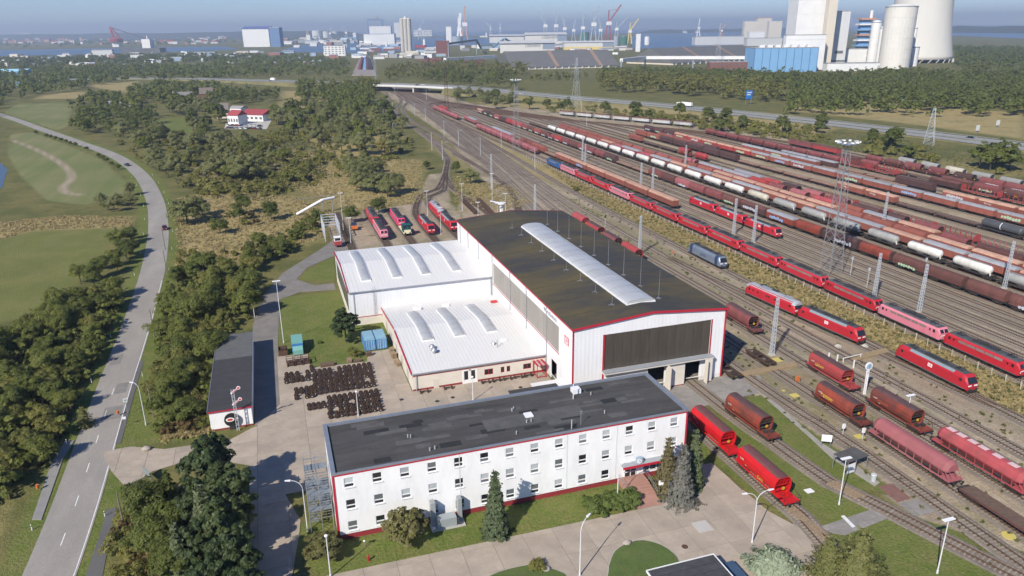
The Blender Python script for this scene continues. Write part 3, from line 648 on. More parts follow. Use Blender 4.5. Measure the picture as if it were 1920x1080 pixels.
# entrance with steps, canopy, clock
en = MB().box(47.9, 59.9, by0-1.3, by0-.01, 3.35, 3.55).build('canopy', grey_paint, off); MB().box(47.8, 60.0, by0-1.36, by0-1.3, 3.15, 3.58).build('canopy_edge', red_trim, en)
dr = MB(); 
for q in (48.7, 49.75, 50.75): dr.box(q-.06, q+.06, by0-.12, by0-.02, .95, 3.3)
dr.box(48.64, 50.81, by0-.12, by0-.02, 3.2, 3.34).box(48.64, 50.81, by0-.12, by0-.02, 1.72, 1.84)
door = dr.build('entrance_door', white_paint, off)
for q in (48.76, 49.81):
    for a, b in ((.98, 1.72), (1.84, 3.2)): MB().box(q, q+.93, by0-.07, by0-.05, a, b).build('pane', win_dark, door)
for k in range(3):
    x = 52.0+1.25*k; f = MB()
    f.box(x, x+.08, by0-.1, by0-.005, 1.35, 3.05).box(x+1.1, x+1.18, by0-.1, by0-.005, 1.35, 3.05).box(x+.08, x+1.1, by0-.1, by0-.005, 2.97, 3.05).box(x+.08, x+1.1, by0-.1, by0-.005, 1.75, 1.83).box(x+.08, x+1.1, by0-.1, by0-.005, 1.35, 1.43)
    w = f.build('window', white_paint, off); MB().box(x+.08, x+1.1, by0-.06, by0-.045, 1.83, 2.97).build('pane', win_mid, w); MB().box(x+.08, x+1.1, by0-.06, by0-.045, 1.43, 1.75).build('pane', win_dark, w)
stepm = M('red_stone', (.36, .20, .155), .85, var=.1, fine=.1)
MB().box(47.6, 52.0, 90.9, by0-.01, 0, .92).build('landing', stepm, off)
for k in range(5): MB().box(47.6, 52.0, 90.9-.62*(k+1), 90.9-.62*k, 0, .92-.165*(k+1)).build('step', stepm if k != 4 else stepm, off)
struct('entrance_paving', MB().prism([(47.5, 85.5), (51.7, 85.5), (51.8, 87.8), (47.5, 87.8)], 0, .09), stepm)
rl = MB()
for x in (47.5, 52.1):
    for y, z in ((92.6, .92), (90.9, .92), (89.4, .5), (87.9, .1)): rl.cyl((x, y, z), (x, y, z+1.0), .025, n=5)
    for h in (.5, 1.0): rl.tube([(x, 92.6, .92+h), (x, 90.9, .92+h), (x, 87.9, .08+h)], .025, 5)
rl.build('handrail', steel, off)
ck = MB().box(50.4, 51.4, by0-1.1, by0-.5, 3.6, 4.6).build('clock_box', M('clock_housing', (.28, .38, .46), .5), off)
MB().cyl((50.75, by0-1.16, 4.1), (50.75, by0-1.1, 4.1), .42, n=20).build('clock_face', white_paint, ck)
MB().box(50.73, 50.77, by0-1.19, by0-1.165, 4.08, 4.4).box(50.75, 50.98, by0-1.19, by0-1.165, 4.07, 4.11).build('clock_hand', black, ck)
# air handling unit in front
ah = T('air_handling_unit', 'grey ventilation unit with two ducts against the white office wall', 'ventilation unit', (28.5, 91.3, 0)); dm_ = grey_paint
ah.location = (GY_X := 18.9, 91.2, 0)
MB().box(-2.6, 2.5, -.9, 1.0, 0, .25).build('base', pale_concrete, ah); MB().box(-1.7, 1.2, -.75, .7, .25, 1.75).build('housing', M('unit_grey', (.34, .37, .38), .5, .2, var=.1), ah)
MB().box(-2.4, -1.72, .2, 1.3, .25, 4.2).build('duct', MATS['unit_grey'], ah); MB().box(1.7, 2.3, .3, 1.3, .25, 4.0).build('duct', MATS['unit_grey'], ah)
MB().cyl((1.3, -.6, 1.0), (1.5, -.6, 1.0), .55, n=14).build('fan', dark_grey, ah)
# outside stair
st = T('fire_stair', 'galvanised steel escape stair at the end of the office building', 'staircase', (0, 0, 0)); sx0, sx1, sy0, sy1 = -.6, 2.7, 95.4, 101.6
f = MB()
for x in (sx0, (sx0+sx1)/2, sx1-.05):
    for y in (sy0, sy1): f.cyl((x, y, 0), (x, y, 9.4), .06, n=6)
for z in (2.7, 5.4, 8.1, 9.2):
    for a, b in (((sx0, sy0), (sx0, sy1)), ((sx0, sy0), (sx1, sy0)), ((sx0, sy1), (sx1, sy1))):
        f.bar((*a, z), (*b, z), .07); f.bar((*a, z+.5), (*b, z+.5), .035); f.bar((*a, z+1.0), (*b, z+1.0), .045)
f.build('frame', steel, st)
grate = M('steel_grating', (.22, .25, .28), .6, .3, var=.2, scale=3)
for k, z in enumerate((2.7, 5.4, 8.1)):
    MB().box(sx0, sx1, sy1-1.5, sy1, z-.06, z).build('landing', grate, st)
    if k: MB().box(sx0, sx1, sy0, sy0+1.3, z-1.4, z-1.34).build('landing', grate, st)
    for q in range(8):
        y = sy1-1.5-(q+.5)*.42; MB().box(sx0+.1, sx0+1.4, y-.14, y+.14, z-.17*(q+1)-.04, z-.17*(q+1)).build('tread', grate, st)
        y2 = sy0+1.3+(q+.5)*.42
        if k: MB().box(sx0+1.7, sx1-.2, y2-.14, y2+.14, z-1.4-.16*(q+1)-.04, z-1.4-.16*(q+1)).build('tread', grate, st)
# ------------------------------------------------------------------ workshop hall
hall = T('workshop_hall', 'tall white railway workshop hall with mossy dark roof and red trim', 'building')
hx0, hx1, hy0, hy1, HE, HR = 51.1, 85.1, 121.0, 212.0, 15.5, 17.0; hm = 68.1
corr = M('hall_cladding', (.79, .79, .79), .45, var=.03, dirt=(.56, .55, .52), dirt_amt=.25, stretch=(1, 1, .2), ribs=(0, 1.2, .006))
corr_y = M('hall_cladding_side', (.79, .79, .79), .45, var=.03, dirt=(.56, .55, .52), dirt_amt=.25, stretch=(1, 1, .2), ribs=(1, 1.2, .006))
fw = holed(MB(), hx0, hx1, .9, 13.6, [(57.9, 81.7, 5.8, 13.45), (67.5, 71.6, .9, 4.7), (75.9, 79.8, .9, 4.7)], lambda u, w, z: (u, hy0+w, z), .3)
fw.poly([(hx0, hy0, 13.6), (hx1, hy0, 13.6), (hx1, hy0, HE), (hm, hy0, HR), (hx0, hy0, HE)]); fw.build('front_wall', corr, hall)
sw = MB(); X = hx0
holed(sw, hy0, hy1, .9, HE, [(128.2, 174.6, 7.5, 13.2), (129.2, 132.6, .9, 4.6)], lambda u, w, z: (X+w, u, z), .2); sw.build('side_wall', corr_y, hall)
MB().poly([(hx1, hy0, .9), (hx1, hy1, .9), (hx1, hy1, HE), (hx1, hy0, HE)]).poly([(hx1, hy1, .9), (hx0, hy1, .9), (hx0, hy1, HE), (hm, hy1, HR), (hx1, hy1, HE)]).build('side_wall', corr_y, hall)
pl = MB()
for a, b in ((hx0, 67.5), (71.6, 75.9), (79.8, hx1)): pl.box(a+.04, b-.04, hy0+.03, hy0+.25, 0, .9)
pl.box(hx1-.25, hx1-.03, hy0+.25, hy1-.03, 0, .9); pl.box(hx0+.03, hx0+.25, hy0+.25, 129.2, 0, .9); pl.box(hx0+.03, hx0+.25, 132.6, hy1-.03, 0, .9); each(pl, 'plinth', M('hall_plinth', (.66, .64, .61), .8), hall)
moss = M('mossy_roof', (.040, .039, .037), .95, var=.25, scale=.5, dirt=(.115, .088, .030), dirt_amt=1.0, dirt_scale=.055, stretch=(.6, 1.3, 1), fine=.25)
rf = MB()
for xa, za, xb, zb in ((hx0-.25, HE+.12, hm, HR+.14), (hm, HR+.14, hx1+.25, HE+.12)): rf.poly([(xa, hy0-.3, za), (xb, hy0-.3, zb), (xb, hy1+.3, zb), (xa, hy1+.3, za)])
roof = rf.build('roof', moss, hall)
tr = MB()
for y in (hy0-.34, hy1+.3):
    for xa, za, xb, zb in ((hx0-.25, HE, hm, HR), (hm, HR, hx1+.25, HE)): tr.bar((xa, y, za-.08), (xb, y, zb-.08), .07, .5)
each(tr, 'red_verge', red_trim, hall)
each(MB().box(hx0-.27, hx0-.2, hy0-.3, hy1+.3, HE-.25, HE+.1).box(hx1+.2, hx1+.27, hy0-.3, hy1+.3, HE-.25, HE+.1), 'eaves_gutter', red_trim, hall)
each(MB().box(hx0-.06, hx0+.28, hy0-.06, hy0-.003, 0, HE-.3).box(hx1-.3, hx1+.06, hy0-.06, hy0-.003, 0, HE-.3), 'red_corner', red_trim, hall)
each(MB().box(57.5, 57.88, hy0-.05, hy0+.01, 0, 13.5).box(81.7, 82.0, hy0-.05, hy0+.01, 5.8, 13.5), 'red_corner', red_trim, hall)
# seams of the roof felt and lightning rods
for k in range(10): 
    y = 127+k*9.0; MB().bar((hx0, y, HE+.16), (hm-.1, y, HR+.18), .25, .05).bar((hm+.1, y, HR+.18), (hx1, y, HE+.16), .25, .05).build('roof_seam', M('moss_seam', (.070, .058, .032), .95, var=.4, scale=1.2), roof)
# translucent glazing in ribbed sheets
glaz_f = M('ribbed_glazing', (.072, .063, .051), .25, var=.12, scale=.4, stretch=(1.5, 1, .3), dirt=(.105, .092, .072), dirt_amt=.5, objvar=.04, ribs=(0, 2.0, .006))
glaz_s = M('ribbed_glazing_side', (.34, .31, .27), .35, var=.12, scale=.4, stretch=(1, 1.2, .2), dirt=(.25, .23, .2), dirt_amt=.4, objvar=.06, ribs=(1, 2.0, .05))
gsh = MB().box(.015, .985*23.8/12, 0, .05, 0, 7.65).mesh('glazing_sheet'); gsh.materials.append(glaz_f)
for k in range(12): inst('glazing_sheet', gsh, hall, (57.9+k*23.8/12, hy0+.12, 5.8))
gsm = MB().box(0, .05, .02, 3.07, 0, 5.7).mesh('glazing_sheet'); gsm.materials.append(glaz_s)
for k in range(15): inst('glazing_sheet', gsm, hall, (hx0+.1, 128.2+k*46.4/15, 7.5))
MB().box(hx0-.04, hx0+.02, 128.0, 174.8, 7.25, 7.45).build('red_sill', red_trim, hall)
dp = MB()
for y in (212-4, 199, 188, 174.8, 160, 148, 135): dp.cyl((hx0-.15, y, 4 if y > 136 else 0), (hx0-.15, y, HE-.2), .07, n=6)
each(dp, 'downpipe', grey_paint, hall)
# door canopy beam, leaves, dark interior floor
bm = MB().box(57.4, 82.1, hy0-1.4, hy0-.01, 5.35, 5.75).build('door_beam', M('beam_cream', (.60, .57, .50), .7, var=.08), hall)
MB().box(57.3, 82.2, hy0-1.5, hy0-.005, 5.75, 5.84).build('beam_cover', grey_paint, bm)
leafm = cream
for a, b, y in ((58.2, 67.4, .35), (71.7, 75.8, .6), (80.3, 81.9, 1.2)):
    d = MB().box(a, b, hy0-y-.18, hy0-y, .25, 5.3).build('door_leaf', leafm, hall); MB().box(a, b, hy0-y-.2, hy0-y+.02, .08, .25).build('kick_plate', red_plinth, d)
each(MB().box(71.55, 71.75, hy0-2.4, hy0-.6, .2, 5.3).box(80.2, 80.4, hy0-2.2, hy0-1.2, .2, 5.3), 'door_leaf', leafm, hall)
struct('hall_floor', MB().box(hx0+.3, hx1-.3, hy0, hy1-.3, 0, .05), M('shop_floor', (.2, .19, .17), .7))
# barrel skylight in panels
sky_m = M('skylight_sheet', (.40, .41, .42), .35, var=.08, scale=.6, dirt=(.35, .36, .35), dirt_amt=.4, objvar=.06)
def barrel(parent, x0, x1, y0, y1, zb, h, n, rib=.12, follow=None, name='skylight_panel', kerb=.35):
    """arched rooflight running along Y from n sheets; follow(y) gives the roof height"""
    zf = follow or (lambda y: zb); dy = (y1-y0)/n; sg = 8; hw = (x1-x0)/2; cx = (x0+x1)/2
    arc = lambda e, ex: [(cx+(hw+ex)*math.cos(math.pi*(1-i/sg)), e+math.sin(math.pi*i/sg)*(h+ex)) for i in range(sg+1)]
    for k in range(n):
        ya, yb = y0+k*dy+.04, y0+(k+1)*dy-.04; mb = MB()
        mb.loft([[(x, yb, z) for x, z in arc(zf(yb)+kerb, 0)], [(x, ya, z) for x, z in arc(zf(ya)+kerb, 0)]], closed=False)
        if k == 0: mb.poly([(x, ya, z) for x, z in arc(zf(ya)+kerb, 0)])
        if k == n-1: mb.poly([(x, yb, z) for x, z in arc(zf(yb)+kerb, 0)][::-1])
        s_ = mb.build(name, sky_m, parent, smooth=False); rb = MB()
        rb.loft([[(x, ya+rib, z) for x, z in arc(zf(ya)+kerb, .05)], [(x, ya-.04, z) for x, z in arc(zf(ya)+kerb, .05)]], closed=False).build('rib', M('skylight_rib', (.52, .53, .53), .5), s_)
    kb = MB(); ys = np.linspace(y0, y1, n+1)
    for xs in ((x0-.12, x0+.02), (x1-.02, x1+.12)):
        kb.loft([[(xs[0], y, zf(y)-.1), (xs[1], y, zf(y)-.1), (xs[1], y, zf(y)+kerb+.05), (xs[0], y, zf(y)+kerb+.05)] for y in ys[::-1]])
    kb.box(x0-.12, x1+.12, y0-.14, y0-.02, zf(y0)-.1, zf(y0)+kerb); kb.build('skylight_kerb', white_paint, parent)
barrel(roof, 65.0, 71.3, 126.2, 192.5, HR, .72, 16, follow=lambda y: HR-.15)
for k in range(9):
    y = 128+k*8.2; p = MB().cyl((73.2, y, 16.5), (73.2, y, 23.0), .05, .02, 5).bar((72.6, y, 16.75), (73.8, y, 16.75), .12).bar((73.2, y-.6, 16.75), (73.2, y+.6, 16.75), .12); p.build('lightning_rod', steel, roof)
    p = MB().cyl((62.6, y, 16.4), (62.6, y, 18.6), .05, .02, 5).bar((61.8, y, 16.65), (63.4, y, 16.65), .12).bar((62.6, y-.7, 16.65), (62.6, y+.7, 16.65), .12); p.build('lightning_rod', steel, roof)
# lettering on the hall
sg = MB().box(hx0-.09, hx0-.02, 128.4, 137.6, 13.5, 14.95).build('sign_board', white_paint, hall)
text('lettering', 'Werk Rostock', 1.25, dark_grey, sg, (hx0-.1, 133, 14.2), (R(90), 0, R(-90)))
lg = MB().box(hx0-.08, hx0-.02, 122.9, 125.1, 11.2, 12.8).build('logo_plate', M('logo_red', rgb(200, 70, 80), .6), hall); MB().box(hx0-.1, hx0-.082, 123.1, 124.9, 11.38, 12.62).build('logo_field', white_paint, lg)
text('lettering', 'DB', 1.15, MATS['logo_red'], lg, (hx0-.11, 124, 12.0), (R(90), 0, R(-90)))
# ------------------------------------------------------------------ rear annex
sheet = M('white_sheet_roof', (.66, .655, .64), .5, var=.05, scale=.3, dirt=(.56, .54, .49), dirt_amt=.4, dirt_scale=.3, stretch=(1, .3, 1))
an2 = T('rear_workshop_annex', 'higher white sheet roofed annex with four arched rooflights left of the tall hall', 'building')
ax0, ax1, ay0, ay1 = 14.4, 51.0, 176.0, 213.0; zf2 = lambda y: 9.05+ (y-ay0)/(194.5-ay0)*1.7 if y < 194.5 else 10.75-(y-194.5)/(213-194.5)*1.7
w2 = MB(); w2.poly([(ax0, ay0, 2.2), (ax1, ay0, 2.2), (ax1, ay0, 9.0), (ax0, ay0, 9.0)]); w2.poly([(ax0, ay1, 0), (ax0, ay0, 0), (ax0, ay0, 9), (ax0, 194.5, 10.7), (ax0, ay1, 9)]); w2.poly([(ax1, ay1, 0), (ax0, ay1, 0), (ax0, ay1, 9), (ax1, ay1, 9)])
w2.build('wall', M('annex_cladding', (.72, .73, .75), .45, var=.03, dirt=(.55, .55, .53), dirt_amt=.2, stretch=(1, 1, .2), ribs=(0, 1.2, .006)), an2)
MB().box(ax0+.03, ax1, ay0+.03, ay0+.3, 0, 2.2).build('plinth', cream, an2); MB().box(ax0-.03, ax1, ay0-.05, ay0-.005, 2.1, 2.25).build('red_band', red_trim, an2)
r2_ = ribroof(MB(), ax0-.2, ax1, [(ay0-.35, 9.05), (194.5, 10.85), (ay1+.2, 9.1)]).build('roof', sheet, an2)
each(MB().bar((ax0-.22, ay0-.35, 9.0), (ax0-.22, 194.5, 10.78), .12, .55).bar((ax0-.22, 194.5, 10.78), (ax0-.22, ay1+.2, 9.05), .12, .55), 'red_verge', red_trim, an2)
each(MB().bar((ax0-.2, ay0-.45, 8.95), (ax1, ay0-.45, 8.95), .16, .18), 'gutter', grey_paint, an2); each(MB().cyl((ax0+1.0, ay0-.2, .1), (ax0+1.0, ay0-.2, 8.9), .07, n=6).cyl((ax1-.2, ay0-.2, 4), (ax1-.2, ay0-.2, 8.9), .07, n=6), 'downpipe', grey_paint, an2)
lad = MB()
for x in (20.2, 20.7): lad.cyl((x, ay0-.25, 2.4), (x, ay0-.25, 10), .03, n=5)
for k in range(24): lad.bar((20.2, ay0-.25, 2.6+k*.3), (20.7, ay0-.25, 2.6+k*.3), .025)
lad.build('ladder', steel, an2)
MB().box(ax0-.06, ax0-.005, 180, 209, 2.6, 7.6).build('side_glazing', M('side_glass', (.10, .09, .075), .3, var=.2, stretch=(1, 2, .3)), an2); MB().box(ax0-.05, ax0-.003, ay0, ay1, 0, 2.0).build('side_plinth', cream, an2)
for k, x in enumerate((19.4, 27.4, 35.0, 43.2)): barrel(r2_, x-1.15, x+1.15, 181.5, 209, 0, .42, 9, .1, follow=zf2, kerb=.3)
# ------------------------------------------------------------------ front annex
an1 = T('front_workshop_annex', 'low cream annex with white sheet roof and three arched rooflights beside the wheelset yard', 'building')
cx0, cx1, cy0, cy1 = 22.2, 51.0, 135.7, 175.9; zf1 = lambda y: 4.15+(y-cy0)/(156-cy0)*1.7 if y < 156 else 5.85-(y-156)/(176-156)*2.1
wz = [(33.0, 34.0, .75, 2.9), (34.5, 35.5, .75, 2.9), (37.4, 39.3, 1.3, 2.6), (41.0, 41.8, 1.3, 2.6), (42.3, 43.1, 1.3, 2.6), (46.0, 47.8, 1.3, 2.5)]
w1 = holed(MB(), cx0, cx1, .5, 4.1, wz, lambda u, w, z: (u, cy0+w, z), .15)
w1.poly([(cx0, cy1, .0), (cx0, cy0, .0), (cx0, cy0, 4.1), (cx0, 156, 5.8), (cx0, cy1, 3.7)]); w1.build('wall', cream, an1)
MB().box(cx0+.02, cx1, cy0+.03, cy0+.2, 0, .5).build('plinth', red_plinth, an1); MB().box(cx0-.02, cx1, cy0-.04, cy0-.004, 3.3, 3.42).build('red_band', red_trim, an1)
for k, h in enumerate(wz):
    f = MB(); a, b, c, d = h; y = cy0+.05
    for q in ((a, a+.09), (b-.09, b), ((a+b)/2-.05, (a+b)/2+.05))[:3 if k > 1 and b-a > 1 else 2]: f.box(q[0], q[1], y, y+.07, c, d)
    f.box(a+.09, b-.09, y+.001, y+.069, c, c+.1).box(a+.09, b-.09, y+.001, y+.069, d-.1, d)
    w = f.build('window' if k > 1 else 'door', red_trim if k > 1 else white_paint, an1); MB().box(a+.05, b-.05, y+.03, y+.04, c+.05, d-.05).build('pane', win_dark, w)
MB().box(32.6, 35.9, cy0-.05, cy0-.003, 0, .74).box(32.6, 32.98, cy0-.05, cy0-.003, .74, 3.1).box(35.52, 35.9, cy0-.05, cy0-.003, .74, 3.1).box(34.02, 34.48, cy0-.05, cy0-.003, .74, 3.1).box(32.98, 35.52, cy0-.05, cy0-.003, 2.92, 3.1).build('double_door', white_paint, an1)
MB().box(26.5, 27.6, cy0-.03, cy0-.003, 0, 2.1).build('door', M('door_cream', (.58, .54, .47), .6), an1)
r1_ = ribroof(MB(), cx0-.2, cx1, [(cy0-.35, 4.15), (156, 5.95), (cy1, 3.9)], .8).build('roof', sheet, an1)
each(MB().bar((cx0-.22, cy0-.35, 4.1), (cx0-.22, 155.4, 5.83), .14, .55), 'red_verge', red_trim, an1); each(MB().bar((cx0-.22, 156.4, 5.85), (cx0-.22, cy1, 3.85), .14, .45), 'red_verge', M('faded_trim', rgb(190, 95, 85), .6), an1)
each(MB().bar((cx0-.2, cy0-.45, 4.05), (cx1, cy0-.45, 4.05), .16, .2), 'gutter', grey_paint, an1); each(MB().cyl((cx0+.7, cy0-.25, .05), (cx0+.7, cy0-.25, 4.0), .08, n=6), 'downpipe', grey_paint, an1)
for x in (28.3, 35.5, 42.9): barrel(r1_, x-1.2, x+1.2, 148.5, 167.5, 0, .42, 7, .1, follow=zf1, kerb=.3)
for (x, y) in ((28.3, 144.5), (28.3, 142.6)):
    v = MB().cyl((x, y, 4.6), (x, y, 5.6), .35, .35, 12).cyl((x, y, 5.5), (x, y, 6.0), .75, .3, 14).build('roof_fan', steel, r1_)
MB().cyl((42, 141.3, 4.6), (42, 141.3, 6.4), .08).cyl((41.6, 142.8, 5), (41.6, 142.8, 5.5), .5, .2, 10).build('vent_pipe', steel, r1_)
each(MB().box(43.6, 45.0, 143.2, 144.6, 4.9, 5.15).box(29, 31, 169.6, 170.8, 4.6, 5.2).box(36.5, 38.2, 170, 171, 4.5, 5.0), 'roof_hatch', white_paint, r1_)
MB().box(48.4, 50.0, 167.5, 168.3, 4.9, 5.3).build('red_hatch', M('hatch_red', rgb(200, 60, 60), .5), r1_)
for i in range(5):
    y0_ = 140+i*7; MB().box(cx0-.05, cx0-.003, y0_, y0_+2.2, .2, 2.7).build('side_door', M('grey_door', (.45, .42, .36), .6), an1)
# porch
po = T('entrance_porch', 'small red framed glazed porch at the corner of the low annex', 'porch', (49.2, 134.2, 0)); f = MB()
for x in (-1, 1):
    for y in (-1.3, 1.3): f.box(x-.06, x+.06, y-.06, y+.06, 0, 2.9)
for z in (.3, 2.85):
    for y in (-1.3, 1.3): f.box(-.94, .94, y-.05, y+.05, z, z+.12)
    for x in (-1, 1): f.box(x-.05, x+.05, -1.24, 1.24, z, z+.12)
f.build('frame', red_trim, po)
for k in range(5): MB().box(-1.15+k*.46, -.75+k*.46, -1.5, 1.5, 2.98, 3.03).build('roof_sheet', M('porch_sheet', (.45, .35, .34), .4) if k % 2 else red_trim, po)
lowb = T('low_link_building', 'low white link building with grey roof behind the office', 'building', (0, 0, 0))
MB().box(41, 55.6, 112.0, 120.9, 0, 3.4).build('wall', plaster, lowb); MB().box(40.8, 55.8, 111.8, 120.95, 3.4, 3.65).build('roof', felt2, lowb); each(MB().box(40.7, 55.9, 111.7, 111.8, 3.3, 3.72).box(40.7, 40.8, 111.8, 121, 3.3, 3.72), 'roof_edge', white_paint, lowb)
MB().box(44, 50.9, 121.3, 124.6, 0, 3.3).build('wall', plaster, lowb); MB().box(43.8, 50.95, 121.1, 124.8, 3.3, 3.5).build('roof', sheet, lowb)
# ------------------------------------------------------------------ shed by the gate with signal and buffer disc
shed = T('long_shed', 'long shed with dark flat roof and white end wall beside the gate', 'building'); s0, s1, t0, t1 = -16.3, -8.9, 132.4, 170.3
MB().box(s0, s1, t0, t1, 0, 3.9).build('wall', plaster, shed); MB().box(s0-.02, s1+.02, t0-.03, t0-.003, 0, .3).build('plinth', red_plinth, shed)
rr = M('shed_roof_dark', (.045, .044, .046), .95, var=.2, scale=.5, fine=.15); rp = M('shed_roof_pale', (.105, .108, .105), .95, var=.15, scale=.5, fine=.15)
sr_ = MB().box(s0-.2, s1+.2, t0-.2, t1+.2, 3.9, 4.05).build('roof', rr, shed)
dyy = (t1-t0)/16
for k in range(16): MB().box(s0-.18, s1+.18, t0+k*dyy, t0+(k+1)*dyy-.05, 4.05, 4.075+.004*(k % 3)).build('felt_strip', rp if k > 9 else rr, sr_)
MB().bar((s0-.25, t0-.25, 3.95), (s1+.25, t0-.25, 3.95), .08, .25).build('red_edge', red_trim, shed); each(MB().box(s0-.3, s0-.2, t0-.2, t1+.2, 3.85, 4.15).box(s1+.2, s1+.3, t0-.2, t1+.2, 3.85, 4.15), 'gutter', steel, shed)
sig = T('semaphore_signal', 'old semaphore signal with two red and white arms before the shed', 'signal', (*G2(447, 808), 0)); f = MB()
for i in range(9):
    z = i*.95; f.bar((-.22, 0, z), (.22, 0, z+.95), .05); f.bar((.22, 0, z), (-.22, 0, z+.95), .05)
f.bar((-.22, 0, 0), (-.22, 0, 8.6), .09).bar((.22, 0, 0), (.22, 0, 8.6), .09).build('lattice_mast', mast_paint, sig)
for z in (7.9, 5.6):
    a = MB().cbox((.75, -.12, z+.35), (.0, .0, .0)); a = MB().bar((-.35, -.12, z-.1), (1.1, -.12, z+.9), .05, .3).cyl((1.1, -.16, z+.9), (1.1, -.08, z+.9), .34, n=14).build('signal_arm', white_paint, sig)
    MB().bar((-.1, -.16, z+.07), (.95, -.16, z+.8), .03, .12).cyl((1.1, -.2, z+.9), (1.1, -.17, z+.9), .2, n=12).build('red_stripe', MATS['logo_red'], a)
dd = T('memorial_disc', 'black wheel disc with oval orange emblem on a stand before the shed', 'emblem', (*G2(438, 806), 0)); MB().cyl((-.1, .2, 2.0), (-.1, .5, 2.0), 1.3, n=28).build('disc', black, dd)
MB().loft([[(-.35+.75*math.cos(t)*k, .17+q, 2.1+.42*math.sin(t)*k) for t in np.linspace(0, 2*math.pi, 20, False)] for q, k in ((.03, 1), (0, 1))]).build('oval_plate', white_paint, dd)
MB().loft([[(-.35+.5*math.cos(t), .15+q, 2.1+.24*math.sin(t)) for t in np.linspace(0, 2*math.pi, 20, False)] for q in (.02, 0)]).build('oval_emblem', M('orange_emblem', rgb(190, 70, 45), .5), dd)
MB().box(-.6, .4, .15, .6, 0, .8).build('stand', dark_grey, dd); MB().box(.8, 1.1, .16, .2, 2.0, 2.4).build('small_plate', white_paint, dd)
# ------------------------------------------------------------------ rolling stock (local frame: Y along the track, near end at -Y, z = 0 on the rail head)
C_RED = M('loco_red', rgb(184, 40, 52), .5, var=.08, scale=.5, dirt=rgb(120, 30, 34), dirt_amt=.35, dirt_scale=.5, stretch=(1, 1, .4), objvar=.1)
C_RED2 = M('loco_red_dull', rgb(186, 44, 58), .5, var=.1, scale=.5, dirt=rgb(120, 50, 50), dirt_amt=.5, dirt_scale=.5, stretch=(1, 1, .4), objvar=.1)
C_PINK = M('loco_pink', rgb(204, 126, 140), .65, var=.12, scale=.5, dirt=rgb(190, 84, 98), dirt_amt=.6, dirt_scale=.5, stretch=(1, 1, .4), objvar=.06)
C_MAG = M('loco_magenta', rgb(206, 70, 110), .6, var=.1, dirt=rgb(190, 60, 80), dirt_amt=.5)
C_BLUE = M('loco_blue', rgb(38, 84, 140), .5, var=.1); C_SILV = M('loco_silver', rgb(120, 132, 150), .4, .2, var=.08, dirt=rgb(90, 95, 105), dirt_amt=.4); C_NAVY = M('loco_navy', rgb(46, 62, 92), .45, var=.1)
C_GREEN = M('loco_green', rgb(36, 82, 84), .5, var=.1); C_CREAM = M('loco_cream', rgb(222, 214, 180), .5)
roof_g = M('loco_roof', (.085, .088, .092), .7, var=.3, scale=1.2, dirt=(.05, .045, .04), dirt_amt=.6, objvar=.2)
side_g = M('loco_side_grey', rgb(128, 140, 145), .5, var=.12, scale=.8); grille_m = M('grille_grey', rgb(128, 118, 112), .6, var=.15, scale=2, stretch=(1, 3, 1), objvar=.15)
under = M('underframe', (.035, .030, .027), .9, var=.35, scale=1.5, objvar=.2); under_g = M('underframe_grey', (.10, .10, .10), .8, var=.2)
alu_roof = M('silver_roof', (.46, .48, .50), .45, .3, var=.12, dirt=(.25, .26, .27), dirt_amt=.4)
M('deck_wood', (.13, .085, .06), .9, var=.3, scale=1, stretch=(1, 4, 1), objvar=.1)
def paintable(o, k=1): o['paint'] = k; return o
def ring(y, pts): return [(x, y, z) for x, z in pts]
wheel_me = MB().cyl((-.07, 0, 0), (.07, 0, 0), .48, .48, 14).mesh('wheel'); wheel_me.materials.append(under)
def bogie(parent, y, wb=2.5, n=2, w=2.5, detail=True):
    b = MB()
    if not detail:
        for k in range(n):
            for s in (-1, 1): b.cyl((s*.75-.07, y-wb/2+wb*k/(n-1), .47), (s*.75+.07, y-wb/2+wb*k/(n-1), .47), .47, .47, 8)
    for s in (-1, 1):
        b.box(s*1.02-.07, s*1.02+.07, y-wb/2-.55, y+wb/2+.55, .38, .78); b.box(s*1.02-.12, s*1.02+.12, y-.4, y+.4, .3, .95)
    b.box(-1, 1, y-.25, y+.25, .45, .85); o = b.build('bogie', under, parent)
    for k in range(n if detail else 0):
        for s in (-1, 1): inst('wheel', wheel_me, o, (s*.75, y-wb/2+wb*k/(n-1), .47))
    return o
buf_me = MB().cyl((0, 0, 0), (0, -.5, 0), .1, .1, 8).cyl((0, -.5, 0), (0, -.58, 0), .24, .24, 12).mesh('buffer'); buf_me.materials.append(under)
def buffers(parent, L, z=1.03):
    for s in (-1, 1):
        for x in (-.87, .87): inst('buffer', buf_me, parent, (x, s*(L/2-.58), z), (0, 0, 0 if s < 0 else math.pi))
def panto(parent, y):
    p = MB(); z = 4.05
    p.bar((-.7, y-.6, z-.1), (.7, y-.6, z-.1), .08).bar((-.7, y+.6, z-.1), (.7, y+.6, z-.1), .08)
    for x in (-.5, .5): p.bar((x, y-.9, z), (x*.6, y+.9, z+.2), .05)
    for q in (-.25, .25): p.bar((-.95, y+q, z+.28), (.95, y+q, z+.28), .06)
    for x in (-.6, .6):
        for q in (-.6, .6): p.cyl((x, y+q, z-.35), (x, y+q, z-.05), .09, .09, 6)
    return p.build('pantograph', dark_grey, parent)
